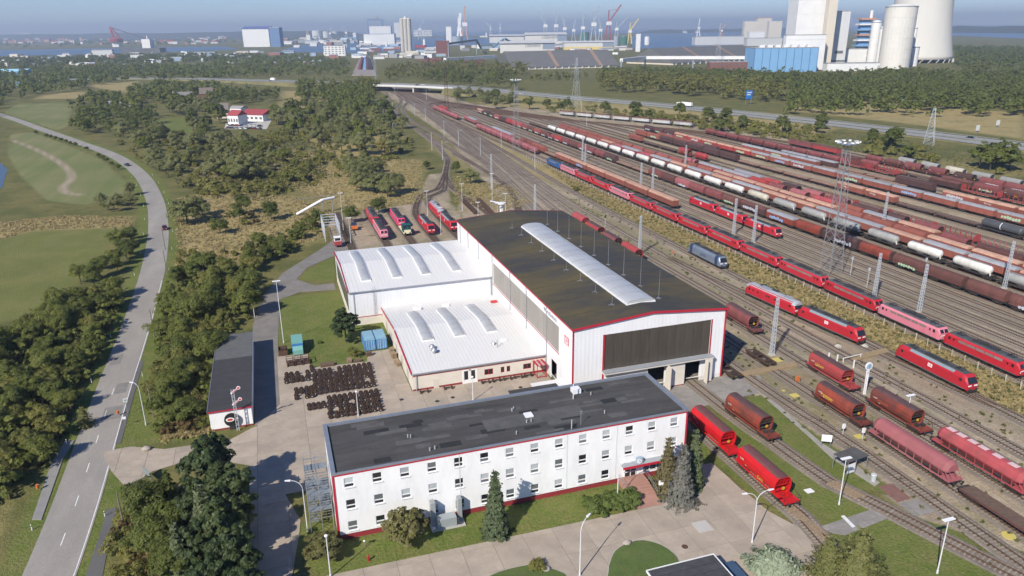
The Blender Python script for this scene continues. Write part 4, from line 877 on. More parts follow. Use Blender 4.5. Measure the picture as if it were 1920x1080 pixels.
def loco_box(name='electric_loco'):
    """six axle electric of the older, boxy kind"""
    t = T(name, '', 'locomotive'); Y = 9.3
    full = [(-1.48, 1.0), (-1.5, 3.15), (-1.25, 3.55), (1.25, 3.55), (1.5, 3.15), (1.48, 1.0)]; low = [(-1.3, .95), (-1.34, 2.25), (-1.15, 2.5), (1.15, 2.5), (1.34, 2.25), (1.3, .95)]; mid = [(-1.42, .97), (-1.44, 3.0), (-1.2, 3.4), (1.2, 3.4), (1.44, 3.0), (1.42, .97)]
    paintable(MB().loft([ring(Y, low), ring(Y-.5, mid), ring(Y-.85, full), ring(-Y+.85, full), ring(-Y+.5, mid), ring(-Y, low)]).build('body', C_RED, t))
    rp_ = [(-1.28, 3.5), (-.95, 3.78), (.95, 3.78), (1.28, 3.5)]; rf = MB().ext(rp_, -8.3, 8.3).build('roof', roof_g, t)
    e = MB(); 
    for y, l, w, h in ((-1.8, 2.6, 1.3, .35), (1.8, 2.0, 1.5, .3), (.1, 1.0, 1.0, .5)): e.box(-w/2, w/2, y-l/2, y+l/2, 3.7, 3.75+h)
    e.bar((.3, -6, 4.05), (.3, 6, 4.05), .06)
    for y in (-5, -3.2, 3.2, 4.8): e.cyl((.3, y, 3.75), (.3, y, 4.05), .09, n=6)
    e.build('roof_equipment', dark_grey, rf)
    for y in (-6.2, 6.2): panto(t, y)
    gme_ = MB().box(-.03, .03, -1.0, 1.0, 2.5, 3.06).mesh('side_grille'); gme_.materials.append(grille_m)
    for s in (-1, 1):
        for k in range(5): inst('side_grille', gme_, t, (s*1.5, -4.4+k*2.2, 0))
        for y in (-7.75, 7.75): MB().box(s*1.49-.02, s*1.49+.02, y-.3, y+.3, 2.3, 3.0).build('cab_window', win_dark, t)
        for y in (-6.6, 6.6): d = MB().box(s*1.495-.02, s*1.495+.02, y-.32, y+.32, 1.2, 3.05).build('cab_door', C_RED, t); paintable(d); MB().box(s*1.52-.015, s*1.52+.015, y-.2, y+.2, 2.4, 2.9).build('door_window', win_dark, d)
    for s in (-1, 1):
        for x in (-.62, .62): MB().loft([[(x-.5, s*(Y-.02), 2.45), (x+.5, s*(Y-.02), 2.45), (x+.45, s*(Y-.46), 3.2), (x-.45, s*(Y-.46), 3.2)], [(x-.5, s*(Y+.02), 2.5), (x+.5, s*(Y+.02), 2.5), (x+.45, s*(Y-.4), 3.25), (x-.45, s*(Y-.4), 3.25)]]).build('windscreen', win_dark, t)
        for x in (-.95, .95): MB().cyl((x, s*(Y-.05), 1.6), (x, s*(Y+.05), 1.6), .13, n=10).build('headlight', white_paint, t)
        MB().box(-.9, .9, s*Y-.03 if s > 0 else -Y-.03, s*Y+.03, 1.78, 1.98).build('number_band', white_paint, t)
    MB().box(-1.35, 1.35, -9.0, 9.0, .72, .98).box(-1.1, 1.1, -2.2, 2.2, .3, .72).build('underframe', under, t); MB().box(-1.49, -1.45, -8.6, 8.6, .9, 1.06).build('sole_bar', under_g, t)
    for y in (-5.4, 5.4): bogie(t, y, 4.2, 3)
    buffers(t, 19.6); return t
def loco_mod(name='modern_electric_loco', logo=True):
    t = T(name, '', 'locomotive'); Y = 9.1
    full = [(-1.48, .95), (-1.5, 2.9), (-1.38, 3.25), (-1.05, 3.7), (1.05, 3.7), (1.38, 3.25), (1.5, 2.9), (1.48, .95)]
    e1 = [(-1.3, .8), (-1.32, 1.9), (-1.3, 2.0), (-1.2, 2.1), (1.2, 2.1), (1.3, 2.0), (1.32, 1.9), (1.3, .8)]; e2 = [(-1.44, .9), (-1.46, 2.8), (-1.3, 3.1), (-1.05, 3.45), (1.05, 3.45), (1.3, 3.1), (1.46, 2.8), (1.44, .9)]
    paintable(MB().loft([ring(Y, e1), ring(Y-.75, e2), ring(Y-1.3, full), ring(-Y+1.3, full), ring(-Y+.75, e2), ring(-Y, e1)]).build('body', C_RED, t))
    for s in (-1, 1): paintable(MB().loft([[(s*1.4, 5.6, 3.24), (s*1.07, 5.6, 3.72), (s*1.0, 5.6, 3.72), (s*1.3, 5.6, 3.2)], [(s*1.4, -5.6, 3.24), (s*1.07, -5.6, 3.72), (s*1.0, -5.6, 3.72), (s*1.3, -5.6, 3.2)]]).build('side_fairing', side_g, t), 2)
    rf = MB().ext([(-1.0, 3.66), (-.95, 3.8), (.95, 3.8), (1.0, 3.66)], -7.7, 7.7).build('roof', roof_g, t)
    MB().box(-.6, .6, -2.5, 2.5, 3.8, 3.95).bar((-.5, -6, 4.0), (-.5, 6, 4.0), .06).build('roof_equipment', dark_grey, rf)
    for y in (-5.9, 5.9): panto(t, y)
    for s in (-1, 1):
        MB().loft([[(-1.18, s*(Y-.01), 2.12), (1.18, s*(Y-.01), 2.12), (1.0, s*(Y-.68), 3.2), (-1.0, s*(Y-.68), 3.2)], [(-1.18, s*(Y+.04), 2.14), (1.18, s*(Y+.04), 2.14), (1.0, s*(Y-.62), 3.24), (-1.0, s*(Y-.62), 3.24)]]).build('windscreen', win_dark, t)
        for x in (-.75, .75): MB().box(x-.42, x+.42, min(s*Y, s*(Y+.04)), max(s*Y, s*(Y+.04)), 1.55, 1.85).build('headlight_band', white_paint, t)
        MB().box(-1.2, 1.2, min(s*(Y-.2), s*(Y+.12)), max(s*(Y-.2), s*(Y+.12)), .35, .8).build('snowplough', under, t)
        for y in (-7.4, 7.4): MB().box(s*1.5-.02, s*1.5+.02, y-.3, y+.3, 2.2, 2.85).build('cab_window', win_dark, t)
        if logo: 
            p = MB().box(s*1.505-.01, s*1.505+.01, -.55, .55, 2.0, 2.75).build('logo_plate', white_paint, t); text('lettering', 'DB', .62, MATS['logo_red'], p, (s*1.53, 0, 2.37), (R(90), 0, R(90*s)))
    MB().box(-1.3, 1.3, -8.9, 8.9, .72, .95).box(-1.15, 1.15, -2.6, 2.6, .25, .72).build('underframe', under, t); MB().box(-1.49, -1.44, -8.4, 8.4, .82, 1.02).build('sole_bar', under_g, t)
    for y in (-5.2, 5.2): bogie(t, y, 2.6, 2)
    buffers(t, 18.95); return t
def loco_diesel():
    t = loco_mod('heavy_diesel_loco', False)
    for c in list(t.children):
        if c.name.split('.')[0] in ('side_fairing', 'roof', 'pantograph'): 
            for g in list(c.children): bpy.data.objects.remove(g)
            bpy.data.objects.remove(c)
    prof = [(-1.46, 3.0), (-1.2, 3.55), (-.7, 3.85), (0, 3.95), (.7, 3.85), (1.2, 3.55), (1.46, 3.0)]; pe_ = [(x*.86, 2.98+(z-3)*.55) for x, z in prof]
    rf = MB().loft([ring(9.0, pe_), ring(8.0, prof), ring(-8.0, prof), ring(-9.0, pe_)]).build('roof', alu_roof, t)
    MB().box(-.6, .6, -6.6, -4.2, 3.9, 4.1).box(-.8, .8, 1.2, 4.5, 3.85, 4.05).build('roof_hatch', M('hatch_silver', (.36, .38, .40), .5, .3), rf)
    MB().box(.2, 1.25, -1, 5.6, 3.5, 3.99).build('roof_grille', dark_grey, rf)
    for s in (-1, 1):
        for y in (-3, -2.2, 0, .8, 4.2, 6): MB().box(s*1.5-.02, s*1.5+.02, y-.22, y+.22, 2.25, 2.8).build('side_window', win_dark, t)
    return t
def shunter():
    t = T('diesel_shunter', '', 'locomotive')
    paintable(MB().box(-.85, .85, -5.0, 2.6, 1.2, 2.8).build('bonnet', C_GREEN, t)); MB().box(-1.4, 1.4, -5.4, 5.4, .8, 1.2).build('frame', C_CREAM, t); paintable(MB().box(-1.45, 1.45, -4.6, -2.0, 1.2, 3.6).build('cab', C_GREEN, t))
    MB().box(-1.5, 1.5, -4.8, -1.8, 3.6, 3.8).build('cab_roof', C_GREEN, t)
    for x in (-.75, .75): MB().box(x-.45, x+.45, -4.63, -4.605, 2.3, 3.3).build('windscreen', win_dark, t)
    MB().box(-1.2, 1.2, -5.42, -5.405, 1.25, 2.2).build('front_panel', C_CREAM, t)
    for s in (-1, 1): MB().box(s*1.4-.03, s*1.4+.03, -5, 5, 1.2, 1.24).build('running_board', C_CREAM, t); MB().box(s*1.46-.015, s*1.46+.015, -4.1, -2.6, 2.3, 3.2).build('cab_window', win_dark, t)
    MB().cyl((0, 1, 2.8), (0, 1, 3.3), .2, n=10).build('exhaust', dark_grey, t); bogie(t, 0, 5.4, 3); buffers(t, 11); return t

# ---- wagons
w_brown = M('wagon_brown', rgb(104, 66, 60), .8, var=.16, scale=.6, dirt=(.055, .035, .028), dirt_amt=.7, dirt_scale=.4, stretch=(1, 1, .5), objvar=.2)
w_maroon = M('wagon_maroon', rgb(126, 70, 70), .8, var=.15, scale=.6, dirt=(.09, .045, .038), dirt_amt=.6, dirt_scale=.4, stretch=(1, 1, .5), objvar=.15)
w_brick = M('wagon_brick', rgb(140, 80, 68), .85, var=.12, scale=.6, dirt=(.13, .06, .042), dirt_amt=.6, dirt_scale=.4, stretch=(1, 1, .5), objvar=.15)
w_red = M('wagon_red', rgb(160, 62, 62), .75, var=.1, scale=.6, dirt=(.16, .05, .045), dirt_amt=.5, dirt_scale=.4, stretch=(1, 1, .5), objvar=.1)
w_bright = M('wagon_bright_red', rgb(196, 30, 36), .45, var=.06, scale=.5, objvar=.05, dirt=rgb(150, 24, 26), dirt_amt=.3)
w_pink = M('wagon_pink', rgb(156, 92, 95), .8, var=.1, scale=.6, dirt=(.20, .08, .075), dirt_amt=.5, dirt_scale=.4, objvar=.1)
w_fade = M('wagon_faded_red', rgb(166, 74, 78), .75, var=.2, scale=.4, dirt=rgb(120, 70, 66), dirt_amt=.8, dirt_scale=.3)
w_dark = M('wagon_dark', rgb(82, 58, 56), .8, var=.15, scale=.6, dirt=(.03, .022, .02), dirt_amt=.5, objvar=.15)
w_rusty = M('wagon_rusty', rgb(132, 58, 42), .8, var=.2, scale=.5, dirt=(.055, .036, .036), dirt_amt=.85, dirt_scale=.3, stretch=(1, 1, .6), objvar=.2)
w_white = M('tank_white', (.66, .65, .60), .5, var=.08, scale=.6, dirt=(.35, .33, .28), dirt_amt=.5, dirt_scale=.5, stretch=(1, 1, .4), objvar=.08)
w_grey = M('tank_grey', (.30, .30, .285), .6, var=.12, scale=.6, dirt=(.17, .17, .16), dirt_amt=.5, dirt_scale=.5, objvar=.12)
w_cream = M('tank_cream', (.50, .47, .38), .6, var=.1, dirt=(.25, .23, .18), dirt_amt=.5); w_oil = M('tank_oil', (.075, .080, .085), .5, var=.15, dirt=(.04, .04, .04), dirt_amt=.5)
r_grey = M('wagon_roof_grey', rgb(150, 152, 156), .6, var=.12, scale=.6, dirt=(.2, .18, .16), dirt_amt=.5, objvar=.15); r_orange = M('wagon_roof_orange', rgb(186, 148, 126), .75, var=.15, scale=.6, dirt=rgb(140, 100, 84), dirt_amt=.6, objvar=.1)
r_dark = M('wagon_roof_dark', rgb(86, 62, 62), .75, var=.2, scale=.8, dirt=(.05, .04, .04), dirt_amt=.6, objvar=.15, fine=.1)
def chassis(t, L, bogied=True, detail=False):
    MB().box(-1.2, 1.2, -L/2+.6, L/2-.6, .86, 1.1).box(-.25, .25, -L/2+.7, L/2-.7, .6, .86).build('underframe', under, t)
    if bogied:
        for y in (-L/2+2.6, L/2-2.6): bogie(t, y, 1.8, 2, detail=False)
    else:
        a = MB()
        for y in (-L/2+2.2, L/2-2.2): a.box(-1.05, 1.05, y-.5, y+.5, .45, .86).cyl((-.8, y, .47), (.8, y, .47), .47, .47, 8)
        tag(a.build('running_gear', under, t), kind='stuff')
    if detail: buffers(t, L)
    else: MB().box(-1.05, 1.05, -L/2, -L/2+.6, .9, 1.1).build('buffer_beam', under, t); MB().box(-1.05, 1.05, L/2-.6, L/2, .9, 1.1).build('buffer_beam', under, t)
def w_hopper(L=14.2):
    """large swing-roof hopper with open end platforms"""
    t = T('hopper_wagon', '', 'wagon'); h = L/2; a, b = -h+2.9, h-1.7
    P = [(-.8, 1.05), (-1.32, 1.5), (-1.5, 2.3), (-1.44, 3.05), (-1.15, 3.6), (-.85, 3.85)]; prof = P + [(-x, z) for x, z in P[::-1]]
    bo = MB(); bo.loft([ring(b, prof), ring(a, prof)], caps=False)
    inn = [(x*.93, z) for x, z in prof]
    for e, i in ((a, a+1.25), (b, b-.9)):                   # hopper end wall leans inwards under the arch
        bo.poly([(x, e+(i-e)*(1-(z-1.05)/2.8)**.8 if z < 3.8 else e, z) for x, z in inn])
    paintable(bo.build('hopper_body', w_rusty, t))
    Rf = [(-.95, 3.80), (-.6, 4.02), (0, 4.08), (.6, 4.02), (1.2, 3.62)]; rf = MB().loft([ring(b+.15, Rf), ring(a-.15, Rf)], closed=False, caps=False); rf.loft([ring(a-.15, [(x, z-.06) for x, z in Rf]), ring(b+.15, [(x, z-.06) for x, z in Rf])], closed=False, caps=False)
    paintable(rf.build('swing_roof', r_dark, t), 2)
    for e in (a, b):
        ar = MB(); 
        for (x0, z0), (x1, z1) in zip(prof[:-1], prof[1:]): ar.bar((x0, e, z0), (x1, e, z1), .22, .12)
        paintable(ar.build('end_arch', w_rusty, t))
    pf = MB()
    for y0, y1 in ((-h+.6, a+1.0), (b-.7, h-.6)): pf.box(-1.35, 1.35, y0, y1, 1.0, 1.16)
    pf.box(-1.35, -1.2, a+1, b-.7, .95, 1.2).box(1.2, 1.35, a+1, b-.7, .95, 1.2).box(-1.35, 1.35, -h+.5, -h+.62, .8, 1.3); paintable(pf.build('platform', w_rusty, t))
    gr = MB()
    for x in (-.9, -.3, .35, .95): gr.bar((x, a, 3.4), (x*.8, a+1.0, 1.2), .14)
    gr.bar((-1.1, a+.1, 2.6), (1.1, a+.1, 2.6), .14).cyl((-1.0, a+.25, 1.7), (1.0, a+.25, 1.7), .2, n=8).box(-.9, -.2, a-.9, a-.3, 1.16, 1.6).box(.2, 1.0, a-1.2, a-.5, 1.16, 1.5)
    paintable(gr.build('end_machinery', under, t), 3); MB().cyl((.1, a-.12, 2.0), (.1, a-.06, 2.0), .3, n=12).build('hand_wheel', M('wheel_yellow', rgb(190, 150, 50), .6), t)
    hr = MB()
    for x in (-1.3, 1.3): hr.bar((x, -h+.65, 1.1), (x, -h+.65, 2.1), .04); hr.bar((x, -h+.65, 2.1), (x, -h+1.5, 2.1), .04)
    hr.bar((-1.3, -h+.65, 2.1), (-.4, -h+.65, 2.1), .04).bar((1.3, -h+.65, 2.1), (.4, -h+.65, 2.1), .04); hr.build('handrail', under, t)
    for y in (-h+2.4, h-2.4): bogie(t, y, 1.8, 2)
    MB().box(-.5, .5, -h+.6, h-.6, .7, .98).build('underframe', under, t); buffers(t, L); return t
def w_saddle(L=18.4):
    """long dry-goods hopper with overhanging rounded roof and open ribbed lower sides"""
    t = T('covered_hopper_wagon', '', 'wagon'); h = L/2; a, b = -h+1.4, h-1.2
    P = [(-1.5, 2.3), (-1.52, 2.6), (-1.2, 3.35), (-.75, 3.75), (-.3, 3.9)]; prof = P + [(-x, z) for x, z in P[::-1]]; sm = [(x*.72, 2.3+(z-2.3)*.75) for x, z in prof]
    paintable(MB().loft([ring(b, sm), ring(b-.7, prof), ring(a+.7, prof), ring(a, sm)]).build('upper_body', w_pink, t))
    lo = [(-1.45, 2.32), (-.55, 1.05), (.55, 1.05), (1.45, 2.32)]; paintable(MB().loft([ring(b-1.2, lo), ring(a+1.2, lo)]).build('lower_hopper', w_pink, t))
    rb = MB().box(-1.45, 1.45, -1, 1, 1.05, 1.2); me = MB().bar((-1.44, 0, 1.15), (-1.46, 0, 2.3), .12, .1).mesh('side_post'); me.materials.append(w_pink)
    for s in (1, -1):
        for k in range(9): paintable(inst('side_post', me, t, (0 if s > 0 else 0, a+1.3+k*(b-a-2.6)/8, 0), (0, 0, 0 if s > 0 else math.pi)))
    paintable(MB().box(-1.48, -1.36, -h+.6, h-.6, 1.0, 1.22).box(1.36, 1.48, -h+.6, h-.6, 1.0, 1.22).box(-1.36, 1.36, -h+.6, a+1.1, 1.04, 1.18).box(-1.36, 1.36, b-1.1, h-.6, 1.04, 1.18).build('sole_bar', w_pink, t))
    pm = MB()
    for x in (-1.3, -.5, .5, 1.3): pm.bar((x, -h+.8, 1.18), (x, a+.4, 2.5), .08)
    paintable(pm.build('end_frame', w_pink, t)); MB().box(-1.46, -1.44, -4.6, -3.6, 1.5, 1.9).box(-1.46, -1.44, 3, 4, 1.5, 1.9).build('side_hatch', dark_grey, t)
    for y in (-h+2.5, h-2.5): bogie(t, y, 1.8, 2)
    MB().box(-.6, .6, -h+.6, h-.6, .68, 1.0).build('underframe', under, t); buffers(t, L); return t
def w_box(L=16.6, name='covered_wagon', lettered=None, H=3.9):
    t = T(name, '', 'wagon'); h = L/2-.65
    prof = [(-1.42, 1.1), (-1.45, 3.25), (1.45, 3.25), (1.42, 1.1)]; paintable(MB().ext(prof, -h, h).build('body', w_brick, t))
    Rf = [(-1.5, 3.2), (-1.3, H-.2), (-.6, H), (.6, H), (1.3, H-.2), (1.5, 3.2)]; paintable(MB().ext(Rf, -h-.02, h+.02).build('roof', r_orange, t), 2)
    dm_ = MB()
    for s in (-1, 1):
        for y in (-h+.05, -h/2, 0, h/2, h-.05): dm_.box(s*1.46-.03, s*1.46+.03, y-.05, y+.05, 1.15, 3.2)
    paintable(tag(dm_.build('side_posts', w_brick, t), kind='stuff'))
    if lettered: text('lettering', lettered, .8, white_paint, t, (-1.47, h*.45, 2.5), (R(90), 0, R(-90)))
    chassis(t, L, L > 13); return t
def w_hood(L=12.6, rib=True):
    t = T('hooded_coil_wagon', '', 'wagon'); h = L/2-.7
    arc = [(-1.42, 1.25), (-1.48, 2.5), (-1.32, 3.2), (-.9, 3.75), (-.35, 3.98), (.35, 3.98), (.9, 3.75), (1.32, 3.2), (1.48, 2.5), (1.42, 1.25)]
    paintable(MB().ext(arc, -h+.15, h-.15).build('hood', w_maroon, t))
    if rib:
        n = 9; rb = MB()
        for k in range(n): y_ = -h+.5+k*(2*h-1)/(n-1); rb.ext([(x*1.025, 1.25+(z-1.25)*1.015) for x, z in arc], y_-.07, y_+.07)
        paintable(tag(rb.build('hood_ribs', w_maroon, t), kind='stuff'))
    for e in (-h, h): paintable(MB().ext([(x*1.03, 1.2+(z-1.2)*1.02) for x, z in arc], e-.12, e+.12).build('end_wall', w_maroon, t), 2)
    chassis(t, L, L > 11.5); return t
def w_tank(L=16.6, oil=False):
    t = T('oil_tank_wagon' if oil else 'cement_tank_wagon', '', 'wagon'); h = L/2
    if oil:
        pr = [(.05, -h+1.0), (.9, -h+1.05), (1.35, -h+1.5), (1.4, -h+2), (1.4, h-2), (1.35, h-1.5), (.9, h-1.05), (.05, h-1.0)]; n = 14; zc = 2.6
    else: pr = [(.05, -h+2.4), (.75, -h+2.5), (1.2, -h+2.9), (1.38, -h+3.6), (1.38, h-2.9), (1.25, h-2.2), (.9, h-1.8), (.05, h-1.7)]; n = 14; zc = 2.65
    secs = [[(r*math.cos(2*math.pi*i/n), y, zc+r*math.sin(2*math.pi*i/n)) for i in range(n)] for r, y in pr[::-1]]
    paintable(MB().loft(secs).build('tank', w_white, t, True))
    if not oil:
        w = MB()
        for k in range(2): y = -h+4.6+k*5.2; w.loft([[(-.9, y-1.6, 1.6), (.9, y-1.6, 1.6), (.9, y+1.6, 1.6), (-.9, y+1.6, 1.6)], [(-.25, y-.25, .75), (.25, y-.25, .75), (.25, y+.25, .75), (-.25, y+.25, .75)]])
        for o_ in each(w, 'hopper_cone', w_white, t): paintable(o_)
        paintable(MB().bar((-.6, -h+2.0, 1.1), (-.6, -h+2.9, 3.3), .3, .25).bar((-.6, -h+2.1, 1.1), (.6, -h+2.1, 1.1), .12).build('end_support', w_white, t), 2)
        MB().bar((0, -h+3, 4.1), (0, h-2.6, 4.1), .5, .06).build('roof_walk', steel, t)
    else: MB().ext([(.0+1.43*math.cos(q), 2.6+1.43*math.sin(q)) for q in np.linspace(0, 2*math.pi, 20, False)], -.12, .12).build('tank_band', white_paint, t); MB().cyl((0, 0, 3.9), (0, 0, 4.25), .4, n=10).build('dome', w_oil, t)
    for y in (-h+1.6, h-1.6): MB().box(-1.0, 1.0, y-.3, y+.3, 1.1, 1.5).build('saddle', under, t)
    chassis(t, L); return t
def w_flat(L=18.6, load=None, stakes=None):
    t = T('flat_wagon' if not stakes else 'stake_wagon', '', 'wagon'); h = L/2-.6
    paintable(MB().box(-1.4, 1.4, -h, h, 1.05, 1.22).build('deck', MATS['deck_wood'], t), 2)
    sb = MB().box(-1.48, -1.41, -h, h, .95, 1.3).build('sole_bar', w_brown, t); paintable(sb)
    if load == 'wood':
        lm = M('timber_load', (.30, .20, .145), .9, var=.3, scale=2, dirt=(.18, .10, .075), dirt_amt=.6)
        r_ = random.Random(4); lg = MB()
        for k in range(int(h*1.9)):
            for q in range(3): y = -h+.6+k*1.0+r_.uniform(-.1, .1); lg.cbox((-.85+q*.85+r_.uniform(-.1, .1), y, 1.22+r_.uniform(.15, .3)), (.8, .85, .4+r_.uniform(0, .3)), r_.uniform(-.3, .3))
        tag(lg.build('timber_bundles', lm, t), kind='stuff')
    if stakes:
        sm_ = MB().loft([[(-1.44, -.14, 1.1), (-1.2, -.14, 1.1), (-1.2, .14, 1.1), (-1.44, .14, 1.1)], [(-1.44, -.06, 3.4), (-1.34, -.06, 3.4), (-1.34, .06, 3.4), (-1.44, .06, 3.4)]]).mesh('stake'); sm_.materials.append(w_red)
        for k in range(8):
            for s in (0, math.pi): paintable(inst('stake', sm_, t, (0, -h+1.4+k*(2*h-2.8)/7, 0), (0, 0, s)), 1)
        if stakes == 'ends':
            arc = [(-1.4, 1.2), (-1.4, 2.8), (-.9, 3.5), (.9, 3.5), (1.4, 2.8), (1.4, 1.2)]
            for e in (-h, h): paintable(MB().ext(arc, e-.1, e+.1).build('end_wall', w_red, t), 1)
    chassis(t, L); return t
def w_open(L=12.6):
    t = T('open_hopper_wagon', '', 'wagon'); h = L/2-.8; top = [(-1.48, 3.3), (-1.5, 2.4), (-.7, 1.1), (.7, 1.1), (1.5, 2.4), (1.48, 3.3)]
    P = [(-1.0, 1.15), (-1.48, 2.2), (-1.48, 3.0), (-.8, 3.7), (.8, 3.7), (1.48, 3.0), (1.48, 2.2), (1.0, 1.15)]; s_ = [(x*.9, z) for x, z in P]
    paintable(MB().loft([ring(h-.2, [(x*.8, 2.6+(z-2.6)*.6) for x, z in P]), ring(h-1.2, P), ring(-h+1.2, P), ring(-h+.2, [(x*.8, 2.6+(z-2.6)*.6) for x, z in P])]).build('hopper_body', w_pink, t))
    paintable(MB().box(-1.3, 1.3, -h, h, 1.0, 1.15).build('platform', w_pink, t)); chassis(t, L, False); return t

PROTO = {}
def proto(kind):
    if kind not in PROTO:
        PROTO[kind] = {'E': loco_box, 'M': loco_mod, 'N': lambda: loco_mod('modern_electric_loco', False), 'D': loco_diesel, 'S': shunter, 'hop': w_hopper, 'sad': w_saddle, 'box': w_box, 'dbbox': lambda: w_box(16.6, 'covered_wagon', 'DB Cargo'),
            'lbox': lambda: w_box(21.6), 'hood': w_hood, 'bhood': lambda: w_hood(14.0, False), 'tank': w_tank, 'oil': lambda: w_tank(17.6, True), 'flat': w_flat, 'wood': lambda: w_flat(18.6, 'wood'), 'stk': lambda: w_flat(18.6, None, 'plain'), 'stke': lambda: w_flat(18.6, None, 'ends'), 'sho': w_open}[kind]()
        PROTO[kind]['used'] = 0
    return PROTO[kind]
LEN = dict(E=19.6, M=18.95, N=18.95, D=18.95, S=11, hop=14.2, sad=18.4, box=16.6, dbbox=16.6, lbox=21.6, hood=12.6, bhood=14, tank=16.6, oil=17.6, flat=18.6, wood=18.6, stk=18.6, stke=18.6, sho=12.6)
def put(kind, paint, x, y, label, group, rz=0.0):
    p = proto(kind)
    if not p['used']: o = p; p['used'] = 1; recolour(o, paint)
    else: o = clone(p, None, paint)
    o.location = (x, y, RT); o.rotation_euler = (0, 0, rz); o['label'] = label; o['group'] = group
    return o
KN = dict(E='electric locomotive', M='modern electric locomotive', N='modern electric locomotive', D='diesel locomotive', S='shunter', hop='hopper', sad='covered hopper wagon', box='box wagon', dbbox='lettered wagon', lbox='long wagon',
          hood='ribbed hood wagon', bhood='hood wagon', tank='tank wagon', oil='oil tank wagon', flat='flat wagon', wood='timber laden wagon', stk='stake wagon', stke='walled stake wagon', sho='short hopper')
def train(x, y0, seq, rowname, gap=.35, rz=0.0, kind=None):
    """a row from its near end; seq holds (kind, colour word, paints)"""
    y = y0
    for i, (k, cw, pt) in enumerate(seq):
        L = LEN[k]
        if k != '-': put(k, pt, x(y+L/2) if callable(x) else x, y+L/2, '%s %s, %s from near end of %s' % (cw, KN[k], ORD[i], rowname), rowname, rz)
        y += L+gap
    return y
cR, cR2, cP, cMg = [C_RED, side_g], [C_RED2, side_g], [C_PINK, side_g], [C_MAG, side_g]
def bxp(w, r): return [w, r, under]
E_ = lambda w, p: ('E', w, p)
train(142.3, 98.2, [E_('red', cR), E_('faded pink', cP), E_('red', cR), E_('red', cR2), E_('red', cR2), E_('red', cR), E_('red', cR), E_('red', cR), E_('dull red', cR2), E_('faded pink', cP), E_('red', cR), E_('dull red', cR2), E_('pale pink', cP), E_('blue', [C_BLUE, side_g])], 'the loco row along the fence', .15)
# depot tracks right of the hall
put('M', cR, 127.15, 106.5, 'red modern electric locomotive standing alone right of the timber crossing', 'locos beside the hall')
put('M', cR, 123.2, 133.2, 'red modern electric locomotive coupled to the silver roofed diesel', 'locos beside the hall', R(6.3))
put('D', cR, 121.1, 152.4, 'red diesel locomotive with silver roof behind the lattice mast', 'locos beside the hall', R(6.0))
bb = put('N', [C_SILV, C_SILV], 126.5, 192.6, 'silver and navy electric locomotive standing alone on the siding', 'locos beside the hall')
for s in (-1, 1): MB().loft([ring(s*6.4, [(-1.52, 1.0), (-1.53, 2.95), (-1.4, 3.3), (-1.07, 3.74), (1.07, 3.74), (1.4, 3.3), (1.53, 2.95), (1.52, 1.0)]), ring(s*7.9, [(-1.52, .93), (-1.53, 2.93), (-1.4, 3.28), (-1.07, 3.73), (1.07, 3.73), (1.4, 3.28), (1.53, 2.93), (1.52, .93)])][::s]).build('navy_end', C_NAVY, bb)
text('lettering', 'press', 1.5, C_NAVY, bb, (-1.53, 0, 2.1), (R(90), 0, R(-90)))
tr3 = [('M', 'red', cR), ('M', 'red', cR), ('M', 'red', cR)]; train(163.4, 206, tr3, 'the three locos coupled in the yard')
put('E', [C_PINK, side_g], 34.5, 261.5, 'faded pink electric locomotive nearest the white annex roof', 'locos behind the annex'); put('E', [C_RED2, side_g], 34.5, 281.4, 'dull red electric locomotive behind the pink one at the depot', 'locos behind the annex')
put('S', [C_GREEN], 43.2, 260.5, 'green and cream diesel shunter behind the annex', 'locos behind the annex'); put('E', cMg, 43.2, 276.2, 'magenta electric locomotive behind the green shunter', 'locos behind the annex')
put('M', cR, 51.6, 262.5, 'single red modern locomotive beside the green shunter at the depot', 'locos behind the annex'); put('M', cR, 60.3, 264, 'red modern locomotive nearest the tall hall at the depot', 'locos behind the annex'); put('D', cR, 60.1, 283.2, 'red diesel locomotive with silver roof at the rear of the depot', 'locos behind the annex')
# hoppers in the foreground
g = 'hopper wagons by the workshop'
bright = [w_bright, M('roof_brown', rgb(104, 66, 66), .75, var=.15, fine=.1), M('red_machinery', rgb(170, 22, 26), .6, var=.2)]; old = [w_rusty, r_dark, under]
a2 = put('hop', bright, 69.4, 84.4, 'bright red hopper wagon nearest the street lamp', g); a1 = put('hop', bright, 69.3, 99.0, 'bright red hopper wagon at the corner of the office building', g)
b1 = put('hop', old, 78.4, 101.2, 'rusty brown hopper wagon between the red hoppers and the walkway', g, R(3)); d1 = put('hop', old, 97.4, 99.6, 'rusty hopper wagon with yellow lettering coupled to the pink hopper', g)
d2 = put('sad', [w_pink], 97.4, 82.6, 'long pink covered hopper wagon with clean rounded roof', g); e0 = put('hop', [w_red, r_dark, w_red], 105.6, 111.8, 'red hopper wagon with yellow lettering behind the round signal', g)
e1 = put('hop', old, 105.6, 94.2, 'rusty brown hopper wagon behind the small lamp post', g); e2 = put('sad', [w_fade], 105.6, 76.6, 'long faded red covered hopper wagon with white patches on its roof', g)
put('hop', [w_maroon, r_dark, under], 105.6, 143.2, 'reddish brown hopper wagon beside the corner of the tall hall', g); [MB().box(-.5, .5, y_, y_+1.5, 3.885, 3.93).build('bleached_patch', M('bleached', rgb(206, 176, 176), .8, var=.1), e2) for y_ in (-6, -3.2, -.6, 1.4, 3.6, 5.6)]; put('flat', [w_brown, MATS['deck_wood']], 97.4, 63.4, 'empty flat wagon with wooden deck behind the pink hopper', g)
